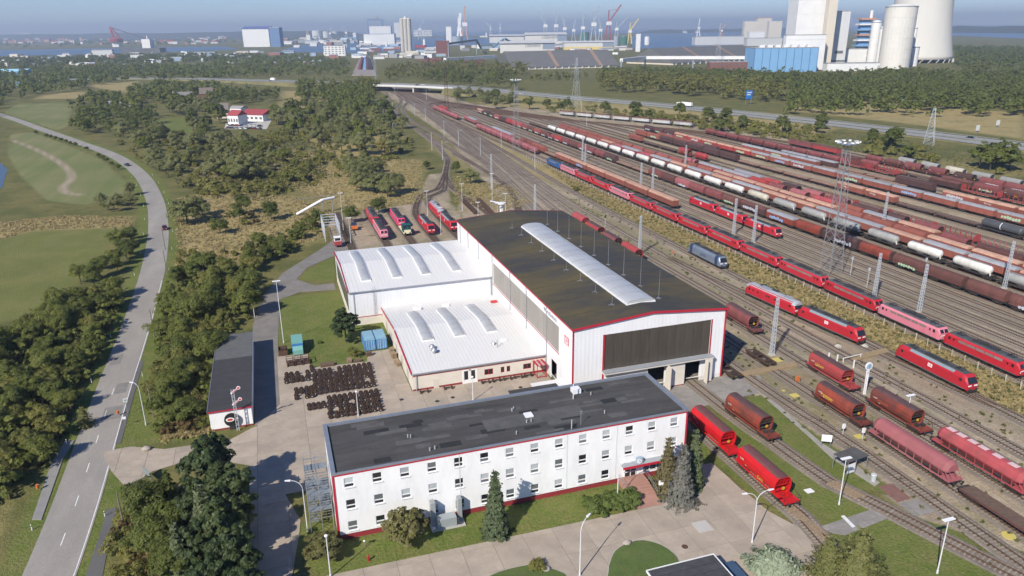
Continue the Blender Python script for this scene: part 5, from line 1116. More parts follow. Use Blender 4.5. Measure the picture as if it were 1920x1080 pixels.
for i, (pt, cw) in enumerate((((w_red, w_red, under), 'dark red'), ((w_maroon, r_dark, under), 'maroon'), ((w_red, r_dark, under), 'red roofed'), ((w_fade, w_fade, w_fade), 'salmon'))): put('hop', list(pt), 105.8+max(0, i-1)*.5, 203+i*14.6, '%s hopper wagon behind the hall roof, %s from the mast' % (cw, ORD[i]), g)
yl = M('yellow_letters', rgb(206, 176, 70), .7, var=.2); wl_ = M('white_letters', (.6, .58, .55), .7, var=.2)
def side_text(o, body, size, y, z, m=yl, tilt=-8): text('lettering', body, size, m, o, (-1.50 if z < 2.6 else -1.47, y, z), (R(90+tilt), 0, R(-90)))
side_text(d1, 'railion', 1.25, 2.4, 2.35); side_text(e0, 'railion', 1.0, 2.2, 2.3); side_text(e1, 'railion', 1.0, 2.4, 2.3, M('orange_letters', rgb(170, 80, 45), .7)); side_text(b1, 'railion', .9, 2.2, 2.3, MATS['orange_letters'])
for o in (a2, a1, b1, d1, e0, e1): side_text(o, 'DB', .7, 4.3, 2.6, wl_); text('lettering', 'Tds', .25, wl_, o, (-1.49, 3.2, 1.9), (R(90), 0, R(-90)))
side_text(a2, 'Crit', .9, -.6, 1.75, M('yellow_paint', rgb(220, 180, 60), .6), 4)
# bare underframes by the hall
for (x, y, lbl) in ((97.4, 124.5, 'rusty bare wagon underframe at the foot of the lattice mast'), (87.0, 121.8, 'dark bare underframe in the shadow of the hall')):
    t = T('wagon_underframe', lbl, 'underframe', (x, y, RT), 0, 'bare underframes'); f = MB()
    for q in (-1.1, 1.1): f.box(q-.12, q+.12, -4, 4, .75, 1.05)
    for k in range(6): f.box(-.98, .98, -3.8+k*1.5, -3.6+k*1.5, .8, 1.0)
    f.build('frame', rust, t); bogie(t, -2.4, 1.8, 2); bogie(t, 2.4, 1.8, 2)
# ---- rows of the yard
def cyc(lst, n): return [lst[i % len(lst)] for i in range(n)]
hd = lambda c, m: ('hood', c, [m, m]); hdr = lambda c, m: ('hood', c, [m, w_red]); bx = lambda c, m, r: ('box', c, [m, r]); db = lambda c, m, r: ('dbbox', c, [m, r]); wd = ('wood', 'brown', [w_brown, MATS['deck_wood']]); fl_ = ('flat', 'dark', [w_dark, MATS['deck_wood']])
lb = lambda c, m, r: ('lbox', c, [m, r]); hp = lambda c, m: ('hop', c, [m, m, under]); sh = lambda c, m: ('sho', c, [m]); st_ = ('stk', 'red', [w_red, MATS['deck_wood']]); ste = ('stke', 'red', [w_red, MATS['deck_wood']])
K_ = [hd('brown', w_brown)]*4 + [('bhood', 'rusty brown', [w_rusty, w_dark]), bx('dark brown', w_dark, w_dark), ('bhood', 'rusty', [w_rusty, w_dark]), bx('rusty brown', w_rusty, r_grey), bx('dark brown', w_dark, w_brown), hd('brown', w_brown), hd('maroon', w_maroon), hd('maroon', w_maroon), hd('pinkish maroon', w_pink), hd('brown', w_brown), hd('maroon', w_maroon), wd, wd, ('bhood', 'dark', [w_dark, w_dark]), hd('maroon', w_maroon), hd('maroon', w_maroon), hd('maroon', w_maroon), hd('brown', w_brown), hd('maroon', w_maroon), hdr('red ended', w_red), hd('maroon', w_maroon), hd('brown', w_brown), hdr('red ended', w_brick), hd('brown', w_brown), hd('maroon', w_maroon), hdr('red', w_red), hdr('red', w_red), hdr('red', w_red), bx('dark', w_dark, w_dark), bx('brick', w_brick, w_brick), bx('dark', w_dark, w_dark), bx('dark', w_dark, w_dark), bx('pale', w_pink, r_orange)]
train(177.4, 118, K_, 'the brown hood wagon row', .25)
tk = lambda c, m: ('tank', c, [m, w_white if m is not w_cream else w_cream])
train(192, 112, [tk('grey', w_grey), tk('grey', w_grey), tk('white', w_white), tk('white', w_white), tk('grey', w_grey), tk('grey', w_grey), tk('grey', w_grey), tk('grey', w_grey), tk('cream', w_cream)] + [tk('white', w_white)]*14 + [fl_, fl_], 'the cement tank row', .6)
M1_ = cyc([bx('orange roofed', w_brick, r_orange), bx('grey roofed', w_brick, r_grey), bx('grey roofed', w_brick, r_grey)], 7) + cyc([bx('orange roofed', w_brick, r_orange), lb('grey roofed', w_brick, r_grey)], 6) + [sh('dirty red', w_fade), lb('red', w_red, r_grey), sh('magenta', w_pink), bx('brick', w_brick, r_orange), lb('brick', w_brick, w_brick)] + [bx('red', w_brick, w_brick)]*3
train(198, 128, M1_, 'the row behind the cement tanks', .3)
M2_ = [bx('orange roofed', w_brick, r_orange)]*3 + [('bhood', 'salmon', [w_brick, w_brick])]*3 + cyc([db('orange roofed', w_brick, r_orange), bx('orange roofed', w_brick, r_orange)], 5) + [('bhood', 'brick', [w_brick, w_maroon])]*7 + [bx('brick', w_brick, w_brick)]*6
train(204, 132, M2_, 'the second row behind cement tanks', .3)
M3_ = [hp('brown', w_brown), bx('brown', w_brown, w_brown), hp('brown', w_maroon), db('orange roofed', w_brick, r_orange), db('grey roofed', w_brick, r_grey), ('bhood', 'salmon', [w_brick, w_brick]), ('bhood', 'salmon', [w_fade, w_brick]), hp('pink', w_pink), hp('maroon', w_maroon), hd('red', w_red), lb('red', w_pink, r_grey), lb('red', w_red, r_grey), hp('pink', w_pink)]
train(210, 138, M3_, 'the third row behind cement tanks', .4)
train(215, 166, [st_, hp('maroon', w_maroon), hp('brown', w_dark), ('bhood', 'dark', [w_dark, w_dark]), hp('maroon', w_maroon), hp('pink', w_pink), hp('dark', w_dark), sh('red', w_red), lb('pink', w_pink, r_grey)], 'the fourth row behind cement tanks', .6)
train(219.6, 158, [('stk', 'pink', [w_pink, MATS['deck_wood']]), ste, st_, ste, st_], 'the red stake wagon row', .4)
train(225.3, 350, [sh('red', w_red), hp('red', w_red), fl_, fl_, bx('brick', w_brick, w_brick)], 'the short row behind stakes', 3)
train(239.2, 158, [('oil', 'dark grey', [w_oil]), ('oil', 'dark grey', [w_oil]), fl_, fl_, db('orange roofed', w_brick, r_orange), db('orange roofed', w_brick, r_orange), wd, wd, wd, wd, bx('dark', w_dark, w_dark), bx('dark', w_dark, w_dark), bx('dark', w_dark, w_dark), bx('dark', w_dark, w_dark), bx('dark', w_dark, w_dark), bx('red', w_brick, w_brick), bx('red', w_brick, w_brick)], 'the row with the oil tanks', .4)
train(255.6, 150, [bx('tall red', w_brick, r_grey)]*12 + [bx('red', w_red, r_orange)]*5 + [('bhood', 'dark', [w_dark, w_dark])]*3, 'the graffiti covered red row', .3)
train(245, 370, [('bhood', 'dark', [w_dark, w_dark]), sh('brown', w_brown), lb('red', w_brick, w_brick), lb('red', w_brick, w_brick)], 'the row beside the dark boxes', .4)
train(266.5, 150, [db('orange roofed', w_brick, r_orange)]*5 + [fl_, wd, wd, wd, lb('grey roofed', w_brick, r_grey), lb('grey roofed', w_brick, r_grey), lb('red', w_brick, r_grey)], 'the far lettered box row', .5)
train(272.5, 245, [lb('dark', w_dark, w_dark), wd, wd, lb('grey roofed', w_dark, r_grey), lb('grey roofed', w_dark, r_grey)], 'the grey roofed far row', .5)
train(285.3, 205, [st_, ste, bx('dark', w_dark, w_brown), fl_, ste, ste] + [sh('dark maroon', w_maroon)]*10, 'the dark hopper row', .5)
train(291.8, 215, [hp('red ended brown', w_brown), hd('maroon', w_maroon), bx('brown', w_brown, w_brown), fl_, st_, sh('maroon', w_maroon), bx('brown', w_brown, w_brown)], 'the mixed row at the back', .5)
train(304.6, 225, [hd('maroon', w_maroon), hd('maroon', w_maroon), hp('brown', w_dark), hp('maroon', w_maroon), hp('maroon', w_maroon), sh('brown', w_brown), sh('maroon', w_maroon), fl_, lb('red', w_red, w_brown), lb('maroon', w_maroon, w_brown)], 'the last brown row at back', .5)
train(313, 205, [hp('cream', w_cream), hp('grey', w_grey), hp('grey', w_grey), hp('grey', w_grey), hp('cream', w_cream), hp('grey', w_grey), hp('grey', w_grey)], 'the pale hopper row at back', .5)
train(153.2, 258, [lb('brick red', w_brick, r_orange)]*6 + [wd, lb('red', w_brick, w_brick), lb('red', w_brick, w_brick)], 'the brick box row behind locos', .3)
train(147.6, 408, [sh('pink', w_pink)]*10, 'the near pink hopper row', .4); train(147.6, 596, [sh('pink', w_pink)]*7, 'the far pink hopper row', .4)
train(153.2, 470, [lb('pink', w_pink, r_grey)]*2, 'the pair behind the pink hoppers', .4); train(153.2, 560, [lb('pink', w_pink, r_grey), sh('pink', w_pink)], 'the pair far behind pink hoppers', .4); train(153.2, 660, [sh('red', w_red), sh('red', w_red)], 'the last pair before the bridge', .4)
# sprayed patches on the sides of some wagons
gf = M('graffiti_white', (.55, .56, .58), .8, var=.2, scale=3, dirt=rgb(120, 140, 170), dirt_amt=.6, dirt_scale=1.2); gf2 = M('graffiti_pale', rgb(150, 185, 150), .8, var=.25, scale=2, dirt=rgb(210, 205, 190), dirt_amt=.7, dirt_scale=1.0); gf3 = M('graffiti_blue', rgb(110, 150, 195), .8, var=.25, scale=2, dirt=(.6, .6, .6), dirt_amt=.7, dirt_scale=1.4)
def spray(seed, L=8.0):
    g_ = random.Random(seed); m = MB(); n = int(L/1.1)
    for k in range(n):
        y = -L/2+(k+.5)*L/n; z = 2.0+g_.uniform(-.15, .15); h = g_.uniform(.45, .75); w = L/n*.52
        q = [(-1.495, y+w*g_.uniform(.7, 1.2)*math.cos(a), z+h*g_.uniform(.7, 1.15)*math.sin(a)) for a in np.linspace(0, 2*math.pi, 9, False)]; m.poly([(-1.497-.0015*k, b, c) for _, b, c in q][::-1])
    me = m.mesh('graffiti'); me.materials.append(gf); return me
SPR = [spray(i) for i in range(4)]
wag = [o for o in bpy.data.objects if o.parent is None and o.get('category') == 'wagon']
for o in wag:
    gsel = o.get('group', ''); nm = o.name.split('.')[0]; r_ = rng.random()
    if nm == 'covered_wagon' and ((gsel == 'the graffiti covered red row' and r_ < .8) or (gsel == 'the brown hood wagon row' and r_ < .9) or r_ < .12): inst('graffiti', SPR[rng.randrange(4)], o, (0, rng.uniform(-2, 2), rng.uniform(-.2, .1)), mat=(gf, gf, gf2, gf3)[rng.randrange(4)])
    elif nm == 'hooded_coil_wagon' and r_ < .45: inst('graffiti', SPR[rng.randrange(4)], o, (-.02, rng.uniform(-1, 1), -.15), (0, 0, 0), (1, .8, .8), mat=gf if rng.random() < .7 else gf2)
# curved row of sliding wall wagons
for i in range(7):
    t_ = i/6; x = 240+(292-240)*t_; y = 588+(489-588)*t_
    put('box', [M('pale_side', rgb(170, 168, 160), .7, var=.2, scale=.5, dirt=rgb(110, 120, 130), dirt_amt=.6, objvar=.2), w_brown], x, y, 'pale wagon with brown roof, %s from far end of the curved row' % ORD[i], 'the curved row by the scrub', R(27.7))
# ------------------------------------------------------------------ wheelsets
ws_m = M('dark_rust', (.050, .030, .022), .85, var=.35, scale=3, dirt=(.022, .016, .013), dirt_amt=.6, dirt_scale=1.5, objvar=.25); axle_me = MB().cyl((0, -1.05, .47), (0, 1.05, .47), .09, .09, 8).cyl((0, -.3, .47), (0, .3, .47), .13, .13, 8).mesh('wheelset'); axle_me.materials.append(ws_m)
ww = MB(); n = 16
ww.loft([[(r*math.cos(2*math.pi*i/n), y, r*math.sin(2*math.pi*i/n)) for i in range(n)] for r, y in ((.12, -.09), (.3, -.03), (.38, -.07), (.46, -.07), (.46, .05), (.49, .07), (.40, .07), (.3, .02), (.12, .09))][::-1]); wsw = ww.mesh('wheel'); wsw.materials.append(ws_m)
cap = MB().cyl((0, -1.09, .47), (0, -1.055, .47), .10, .10, 8).mesh('axle_end'); cap.materials.append(M('bright_axle', (.62, .60, .56), .5, .3))
def wheelset(x, y, rz, label, group, bright):
    o = inst('wheelset', axle_me, None, (x, y, .07), (0, 0, rz)); tag(o, label, 'wheelset', group)
    for s in (-1, 1): inst('wheel', wsw, o, (0, s*.75, .47), (0, 0, 0 if s < 0 else math.pi))
    if bright: inst('axle_end', cap, o)
r6 = random.Random(9)
def wblock(xs, ys, lbl):
    for j, y in enumerate(ys):
        for i, x in enumerate(xs):
            if r6.random() < .04: continue
            wheelset(x+r6.uniform(-.08, .08)+.12*j, y+r6.uniform(-.12, .12)-.02*i, r6.uniform(-.06, .06), 'rusty wheelset, %s from left in %s row of %s' % (ORD[i], ORD[j], lbl.split(' in the ')[1]), lbl.split(' in the ')[1], r6.random() < .35)
ar = lambda a, b, n: [a+(b-a)*k/(n-1) for k in range(n)]
wblock(ar(-2.3, 2.0, 5), (148.7, 151.1), 'rusty wheelset in the small block beside the shed shadow')
wblock(ar(3.1, 14.8, 12), (141.4, 143.7, 146.0, 148.3, 150.6), 'rusty wheelset in the large middle block'); wblock(ar(-.6, 2.4, 4), (140.4, 143.0), 'rusty wheelset in the short block left of the middle one')
wblock(ar(5.2, 14.6, 10), (130.4, 132.7, 135.0, 137.2), 'rusty wheelset in the block nearest the office roof'); wblock(ar(1.5, 4.4, 4), (135.2,), 'rusty wheelset in the short line near the office roof')
for x in (3.2,): wheelset(x, 153.2, 0, 'single rusty wheelset at the corner of the lawn', 'loose wheelsets', False)
for i, x in enumerate((24.2, 29.2, 37.2, 39.6, 42.0, 44.4, 46.6)): wheelset(x, 134.3, math.pi/2+r6.uniform(-.1, .1), 'dark wheelset lying along the annex wall, %s from the left corner' % ORD[i], 'wheelsets along the wall', False)
# ------------------------------------------------------------------ trees and shrubs
L_DARK = leaf_mat('leaf_dark', (0.094, 0.118, 0.027), (0.158, 0.183, 0.044)); L_MID = leaf_mat('leaf_mid', (0.130, 0.160, 0.035), (0.211, 0.229, 0.055)); L_OLIVE = leaf_mat('leaf_olive', (0.163, 0.177, 0.044), (0.250, 0.239, 0.066))
L_WILLOW = leaf_mat('leaf_willow', (0.190, 0.207, 0.075), (0.280, 0.286, 0.116)); L_PINE = leaf_mat('leaf_pine', (.026, .044, .015), (.060, .082, .026), .12); L_BLUE = leaf_mat('leaf_blue_spruce', (.085, .092, .078), (.155, .148, .125), .1)
L_BROWN = leaf_mat('leaf_brown', (0.117, 0.086, 0.036), (0.200, 0.135, 0.058)); L_YELLOW = leaf_mat('leaf_yellow', (0.186, 0.172, 0.041), (0.276, 0.235, 0.062)); L_JUN = leaf_mat('leaf_juniper', (0.172, 0.228, 0.145), (0.276, 0.324, 0.221), .15); L_LARCH = leaf_mat('leaf_larch', (0.145, 0.172, 0.055), (0.228, 0.228, 0.083))
bark = M('bark', (.075, .060, .045), .95, var=.3, scale=3); bark_p = M('bark_pale', (.20, .18, .15), .95, var=.3, scale=3)
def leaf_mesh(name, C, Nn, size, mat, tint, seed=0, aspect=1.5):
    """one small face per leaf clump: centres C, normals Nn"""
    g_ = np.random.default_rng(seed); n = len(C); Nn = Nn/np.linalg.norm(Nn, axis=1)[:, None]
    a = np.cross(Nn, g_.normal(size=(n, 3))); a /= np.linalg.norm(a, axis=1)[:, None]; b = np.cross(Nn, a)
    sz = size*g_.uniform(.6, 1.35, n)[:, None]
    V = np.stack([C-a*sz*.5*aspect, C-b*sz*.5, C+a*sz*.5*aspect, C+b*sz*.5], 1).reshape(-1, 3)
    me = bpy.data.meshes.new(name); me.vertices.add(4*n); me.vertices.foreach_set('co', V.astype(np.float32).ravel()); me.loops.add(4*n); me.loops.foreach_set('vertex_index', np.arange(4*n, dtype=np.int32))
    me.polygons.add(n); me.polygons.foreach_set('loop_start', np.arange(0, 4*n, 4, dtype=np.int32)); me.update(calc_edges=True)
    at = me.attributes.new('tint', 'FLOAT', 'FACE'); at.data.foreach_set('value', np.clip(tint, 0, 1).astype(np.float32))
    if mat is not None: me.materials.append(mat)
    return me
def crown_pts(h, r, n, clumps, seed, base=.22, squash=1.0, top=.8, lobe=1.0):
    """clumpy broadleaf crown, h tall, r wide: leaf centres and normals"""
    g_ = np.random.default_rng(seed); cz = h*(base+1)/2; rz = h*(1-base)/2
    d = g_.normal(size=(clumps, 3)); d /= np.linalg.norm(d, axis=1)[:, None]; d[:, 2] = np.where(d[:, 2] < -.55, -d[:, 2], d[:, 2])
    ph = g_.uniform(0, 6.28, 3); aa = np.arctan2(d[:, 1], d[:, 0]); lob = 1+lobe*(.22*np.sin(2*aa+ph[0])+.16*np.sin(3*aa+ph[1]+2*d[:, 2])+.12*np.sin(5*d[:, 2]+ph[2])); k = (g_.uniform(.42, .92, clumps)*lob)[:, None]; cc = d*k*np.array([r, r, rz]); cc[:, 2] = np.minimum(cc[:, 2], rz*1.0)+cz; cr_ = g_.uniform(.16, .44, clumps)*r*squash
    cr_ *= np.where(cc[:, 2] > cz+.4*rz, top, 1.0); w = cr_**2/np.sum(cr_**2); idx = g_.choice(clumps, n, p=w)
    u = g_.normal(size=(n, 3)); u /= np.linalg.norm(u, axis=1)[:, None]; u[:, 2] = np.where(u[:, 2] < -.3, -u[:, 2]*.5, u[:, 2])
    C = cc[idx]+u*(cr_[idx]*g_.uniform(.7, 1.08, n))[:, None]*np.array([1, 1, .85]); C[:, 2] = np.maximum(C[:, 2], .15)
    Nn = u*.8+(C-np.array([0, 0, cz*.7]))/max(r, rz)*.5+g_.normal(size=(n, 3))*.38; Nn[:, 2] += .25
    tint = np.clip(g_.uniform(0, 1, clumps)[idx]*.6+g_.uniform(0, .5, n), 0, 1); return C, Nn, tint
def conifer_pts(h, r, n, seed, layers=12, base=.06, droop=.35, irregular=.15):
    g_ = np.random.default_rng(seed); C = []; Nn = []; Tt = []
    for l in range(layers):
        f = l/(layers-1); z = h*(base+(1-base)*f**.95); R_ = r*(1-f)**.85*(1+g_.normal()*irregular)+.12; nb = max(5, int(13*(1-f)+4)); m = max(6, int(n*(1-f+.08)/layers*1.75/nb)); ph = g_.uniform(0, 6.28)
        for b in range(nb):
            a = ph+6.283*b/nb+g_.normal()*.12; rb = R_*g_.uniform(.78, 1.12); t = g_.uniform(.12, 1, m)**.7; w = .16*r*(1.15-t)+.05*r
            x = np.stack([np.cos(a)*rb*t-np.sin(a)*g_.normal(size=m)*w, np.sin(a)*rb*t+np.cos(a)*g_.normal(size=m)*w, z-droop*rb*t**1.4+g_.normal(size=m)*.08*r/2], 1)
            C.append(x); q = np.stack([np.cos(a)*np.ones(m), np.sin(a)*np.ones(m), .9*np.ones(m)], 1)+g_.normal(size=(m, 3))*.4; Nn.append(q); Tt.append(np.full(m, g_.uniform(0, .6))+g_.uniform(0, .4, m))
    C = np.concatenate(C); C[:, 2] = np.maximum(C[:, 2], .1); return C, np.concatenate(Nn), np.concatenate(Tt)
def trunk_mesh(h, r, limbs, seed, spread=1.0, mat=None):
    g_ = random.Random(seed); m = MB(); m.cyl((0, 0, 0), (0, 0, h*.45), r, r*.75, 7).cyl((0, 0, h*.45), (.1, 0, h*.8), r*.75, r*.25, 6)
    for k in range(limbs):
        a = g_.uniform(0, 6.28); z = h*g_.uniform(.22, .6); l = spread*g_.uniform(.5, .85); m.cyl((0, 0, z), (math.cos(a)*l, math.sin(a)*l, z+l*g_.uniform(.4, .9)), r*.4, r*.12, 5)
    me = m.mesh('trunk'); me.materials.append(mat or bark); return me
# unit-size kinds: crown mesh, trunk mesh (built 1 m tall and scaled is poor for leaf size, so each kind has its own real size)
TREES = {}
def kind(name, mat, pts, leaf, h, r, trunk_r=.2, limbs=5, aspect=1.5, seed=0, bmat=None):
    C, Nn, tt = pts; TREES[name] = (leaf_mesh('crown', C, Nn, leaf, mat, tt, seed, aspect), trunk_mesh(h, trunk_r, limbs, seed, r, bmat), h, r)
for i in range(3):
    kind('oak%d' % i, L_MID, crown_pts(9, 4.2, 8600, 60, 20+i), .29, 9, 4.2, .24, 6, seed=i); kind('dark%d' % i, L_DARK, crown_pts(8, 3.6, 7600, 54, 30+i, .08), .27, 8, 3.6, .2, 6, seed=i)
    kind('bush%d' % i, L_OLIVE, crown_pts(3.4, 2.3, 3000, 30, 40+i, -.1), .22, 3.4, 2.3, .1, 4, seed=i); kind('will%d' % i, L_WILLOW, crown_pts(11, 5.4, 8200, 60, 50+i, .02, .9, .7), .36, 11, 5.4, .3, 6, seed=i)
    kind('mid%d' % i, L_MID, crown_pts(11, 5, 1700, 34, 60+i, .12), .85, 11, 5, .3, 4, seed=i); kind('midd%d' % i, L_DARK, crown_pts(12, 5, 1700, 36, 70+i, .1), .85, 12, 5, .3, 4, seed=i); kind('pop%d' % i, L_OLIVE, crown_pts(18, 4.4, 1900, 46, 80+i, .2, .9), .95, 18, 4.4, .35, 5, seed=i, bmat=bark_p)
    kind('oliv%d' % i, L_OLIVE, crown_pts(7, 3.8, 6400, 50, 120+i, .0, .95, .75), .29, 7, 3.8, .2, 5, seed=i)
    kind('scrub%d' % i, L_OLIVE, crown_pts(4.2, 3.4, 900, 24, 90+i, .02), .6, 4.2, 3.4, .12, 3, seed=i)
kind('shrubgreen', leaf_mat('leaf_fresh', (0.090, 0.138, 0.030), (0.152, 0.200, 0.052)), crown_pts(2.2, 2.4, 2200, 26, 101, .02), .24, 2.2, 2.4, .08, 4)
kind('brownbush', L_BROWN, crown_pts(3.2, 2.0, 1800, 24, 102, .03), .25, 3.2, 2.0, .08, 4); kind('yellowtree', L_YELLOW, crown_pts(11, 6, 3200, 36, 103, .06), .6, 11, 6, .25, 4)
kind('thuja', leaf_mat('leaf_thuja', (0.083, 0.086, 0.028), (0.145, 0.135, 0.047), .12), crown_pts(6.4, 3.0, 7600, 110, 104, -.05, .62, .8, .25), .26, 6.4, 3.1, .15, 3)
kind('pine0', L_PINE, crown_pts(12, 4.9, 10500, 130, 105, -.04, .55, .8, .6), .34, 12, 4.9, .25, 6, 2.0); kind('pine1', L_PINE, crown_pts(10, 4.0, 8600, 110, 106, -.04, .55, .8, .6), .34, 10, 4.0, .22, 6, 2.0)
kind('spruce', leaf_mat('leaf_spruce', (0.057, 0.081, 0.037), (0.111, 0.134, 0.061), .1), conifer_pts(11, 2.7, 5200, 107), .30, 11, 2.7, .18, 0, 2.0); kind('bluespruce', L_BLUE, conifer_pts(10.5, 3.2, 6400, 108, 13), .33, 10.5, 3.2, .18, 0, 2.0)
kind('brownspruce', leaf_mat('leaf_brown_spruce', (.085, .078, .034), (.140, .115, .052), .12), conifer_pts(9, 2.2, 3000, 109), .28, 9, 2.2, .15, 0, 2.0); kind('youngfir', L_DARK, conifer_pts(7.5, 2.0, 2600, 110, 10, irregular=.3), .3, 7.5, 2, .12, 0, 1.8)
kind('larch', L_LARCH, conifer_pts(9, 3.8, 4200, 111, 9, .1, .1, .3), .26, 9, 3.8, .16, 5, 2.0); kind('juniper', L_JUN, conifer_pts(2.4, 4.6, 5200, 112, 6, .02, -.05, .2), .3, 2.4, 4.6, .1, 3, 2.4)
def tree(k, x, y, label, group, sc=1.0, cat='tree', wide=1.0, name=None):
    cm, tm, h, r = TREES[k]; nm = name or {'tree': 'broadleaf_tree', 'bush': 'bush', 'conifer': 'conifer_tree'}[cat]
    o = T(nm, label, cat if cat != 'conifer' else 'tree', (x, y, 0), rng.uniform(0, 6.28), group); o.scale = (sc*wide, sc*wide, sc)
    inst('trunk', tm, o); inst('crown', cm, o); return o
def inpoly(P, x, y):
    c = False; j = len(P)-1
    for i in range(len(P)):
        if (P[i][1] > y) != (P[j][1] > y) and x < (P[j][0]-P[i][0])*(y-P[i][1])/(P[j][1]-P[i][1])+P[i][0]: c = not c
        j = i
    return c
NOGO = [ribbon(ROAD, 6.0), lane, PLAZA]
RP = ROAD[:, :2]
def blocked(x, y): return ((RP[:, 0]-x)**2+(RP[:, 1]-y)**2).min() < 39 or (-35 < x < 70 and 35 < y < 260 and (inpoly(lane, x, y) or inpoly(PLAZA, x, y)))
def sample(poly, n, gap, seed, keep=None):
    g_ = random.Random(seed); xs = [p[0] for p in poly]; ys = [p[1] for p in poly]; out = []
    for _ in range(n*60):
        x, y = g_.uniform(min(xs), max(xs)), g_.uniform(min(ys), max(ys))
        if not inpoly(poly, x, y) or any((x-a)**2+(y-b)**2 < gap*gap for a, b in out) or blocked(x, y): continue
        out.append((x, y))
        if len(out) >= n: break
    return out
def wood_(poly, n, gap, kinds, label, group, seed, s0=.75, s1=1.2, cat='tree'):
    for i, (x, y) in enumerate(sample(GA(*poly), n, gap, seed)):
        k = kinds[rng.randrange(len(kinds))]; b = k.rstrip('012'); k = b+str(rng.randrange(3)) if b+'0' in TREES and b+'2' in TREES else k
        sc = rng.uniform(s0, s1); f = (sc-s0)/(s1-s0); hue = {'oak': 'mid green', 'dark': 'dark green', 'will': 'grey green', 'bush': 'olive', 'scrub': 'olive', 'mid': 'mid green', 'oliv': 'yellowish green', 'midd': 'dark green', 'brownbush': 'brown'}.get(b, 'green')
        tree(k, x, y, '%s %s %s' % ('small' if f < .33 else 'large' if f > .67 else 'middling', hue, label), group, sc, cat, rng.uniform(.85, 1.15))
# single trees that stand out
def at(k, px, py, label, sc=1.0, cat='tree', wide=1.0, group='single trees and shrubs'): x, y = G2(px, py); return tree(k, x, y, label, group, sc, cat, wide)
at('thuja', 763, 1022, 'broad olive evergreen shrub before the left half of the office', 1.0, 'bush'); at('spruce', 930, 1000, 'slender dark spruce before the middle of the office', .93, 'conifer', .95)
at('bluespruce', 1276, 938, 'large grey blue spruce at the right corner of the office', .92, 'conifer', .82); at('brownspruce', 1249, 915, 'browning spruce beside the entrance steps', 1.0, 'conifer'); at('spruce', 1299, 912, 'green spruce behind the grey blue spruce', .92, 'conifer', .8)
at('thuja', 608, 1046, 'low dark evergreen shrub at the left corner of the office', .62, 'bush', 1.5); at('juniper', 1452, 1066, 'spreading pale green juniper at the edge of the drive', 1.0, 'bush')
at('larch', 1602, 1096, 'yellowing larch at the bottom edge of the lawn', .95, 'conifer'); at('larch', 1548, 1080, 'green young larch beside the end of the red hopper track', .7, 'conifer')
at('pine1', 649, 641, 'dark pine standing alone on the lawn beside the annex', .88, 'conifer', 1.0); at('bush0', 665, 668, 'round clipped bush before the blue containers', .62, 'bush'); at('shrubgreen', 600, 644, 'tiny dark shrub in the middle of the lawn', .3, 'bush')
for i, (px, py) in enumerate(((1115, 958), (1140, 952), (1165, 947), (1180, 943))): at('shrubgreen', px, py, 'fresh green hedge shrub left of the steps, %s from the spruce' % ORD[i], .85, 'bush', 1.1, 'hedge left of the steps')
at('shrubgreen', 460, 790, 'small leafy shrub at the white end wall of the shed', .8, 'bush', .6); at('yellowtree', 722, 292, 'yellowing broad tree among the grey willows', .9)
for i, (k, px, py, s) in enumerate((('pine0', 404, 945, 1.05), ('pine0', 436, 985, .95), ('pine1', 388, 1000, .95), ('pine0', 424, 1052, .9), ('pine1', 388, 1078, .9), ('pine0', 446, 1110, .85), ('pine1', 405, 1140, .85), ('pine1', 470, 1155, .75))):
    at(k, px, py, 'dark bushy pine beside the drive, %s counted from the gate' % ORD[i], s, 'conifer', .88, 'pines beside the gate drive')
at('spruce', 392, 1030, 'pointed spruce rising among the dark pines', .95, 'conifer', 1.0); at('spruce', 345, 1085, 'pointed spruce at the lower edge below the pines', .8, 'conifer', 1.0); at('youngfir', 325, 962, 'thin young fir left of the dark pines', 1.0, 'conifer'); at('larch', 345, 1015, 'yellow green young tree left of the dark pines', .55, 'tree')
wood_([(215, 1000), (300, 930), (330, 990), (340, 1090), (240, 1100)], 20, 2.2, ['bush', 'bush', 'dark', 'brownbush'], 'bush on the slope left of the pines', 'bushes below the pines', 1, .7, 1.1, 'bush')
wood_([(270, 590), (330, 520), (480, 500), (476, 600), (404, 640), (398, 700), (330, 760), (280, 800), (300, 690)], 34, 3.4, ['oak', 'dark', 'oliv', 'oak'], 'tree in the thicket between road and shed', 'thicket between road and shed', 2, .6, .95)
wood_([(300, 820), (395, 812), (400, 690), (330, 700), (300, 760)], 22, 2.0, ['brownbush', 'bush', 'bush', 'oak', 'dark'], 'bush between the road and the long shed', 'bushes beside the shed', 3, .6, 1.0, 'bush')
wood_([(480, 500), (540, 480), (620, 415), (590, 400), (540, 440), (460, 470)], 20, 2.6, ['dark', 'bush', 'oak', 'dark'], 'shrub in the hedge beside the access lane', 'hedge beside the lane', 4, .42, .7, 'bush')
wood_([(-40, 690), (60, 610), (150, 575), (236, 545), (244, 580), (215, 640), (170, 720), (120, 830), (60, 900), (-40, 960)], 58, 3.6, ['oak', 'dark', 'oliv', 'oak', 'oliv'], 'tree in the thicket left of the road', 'thicket left of the road', 5, .52, .82)
wood_([(150, 560), (235, 500), (262, 455), (240, 440), (200, 480), (140, 540)], 12, 3.4, ['dark', 'oak'], 'tree at the meadow edge left of the road', 'trees at the meadow edge', 6, .5, .8)
at('youngfir', 222, 455, 'small ragged fir at the meadow edge beside the road', .75, 'conifer'); at('larch', 160, 800, 'small rust coloured tree in front of the thicket', .45)
wood_([(185, 385), (250, 365), (258, 385), (205, 400)], 6, 3.5, ['dark', 'will'], 'bush at the road bend beside the field', 'bushes at the road bend', 7, .4, .65, 'bush')
at('will0', 352, 420, 'large round grey willow right of the road', 1.0, 'tree', 1.15); at('will1', 380, 405, 'smaller willow joined to the large round one', .7)
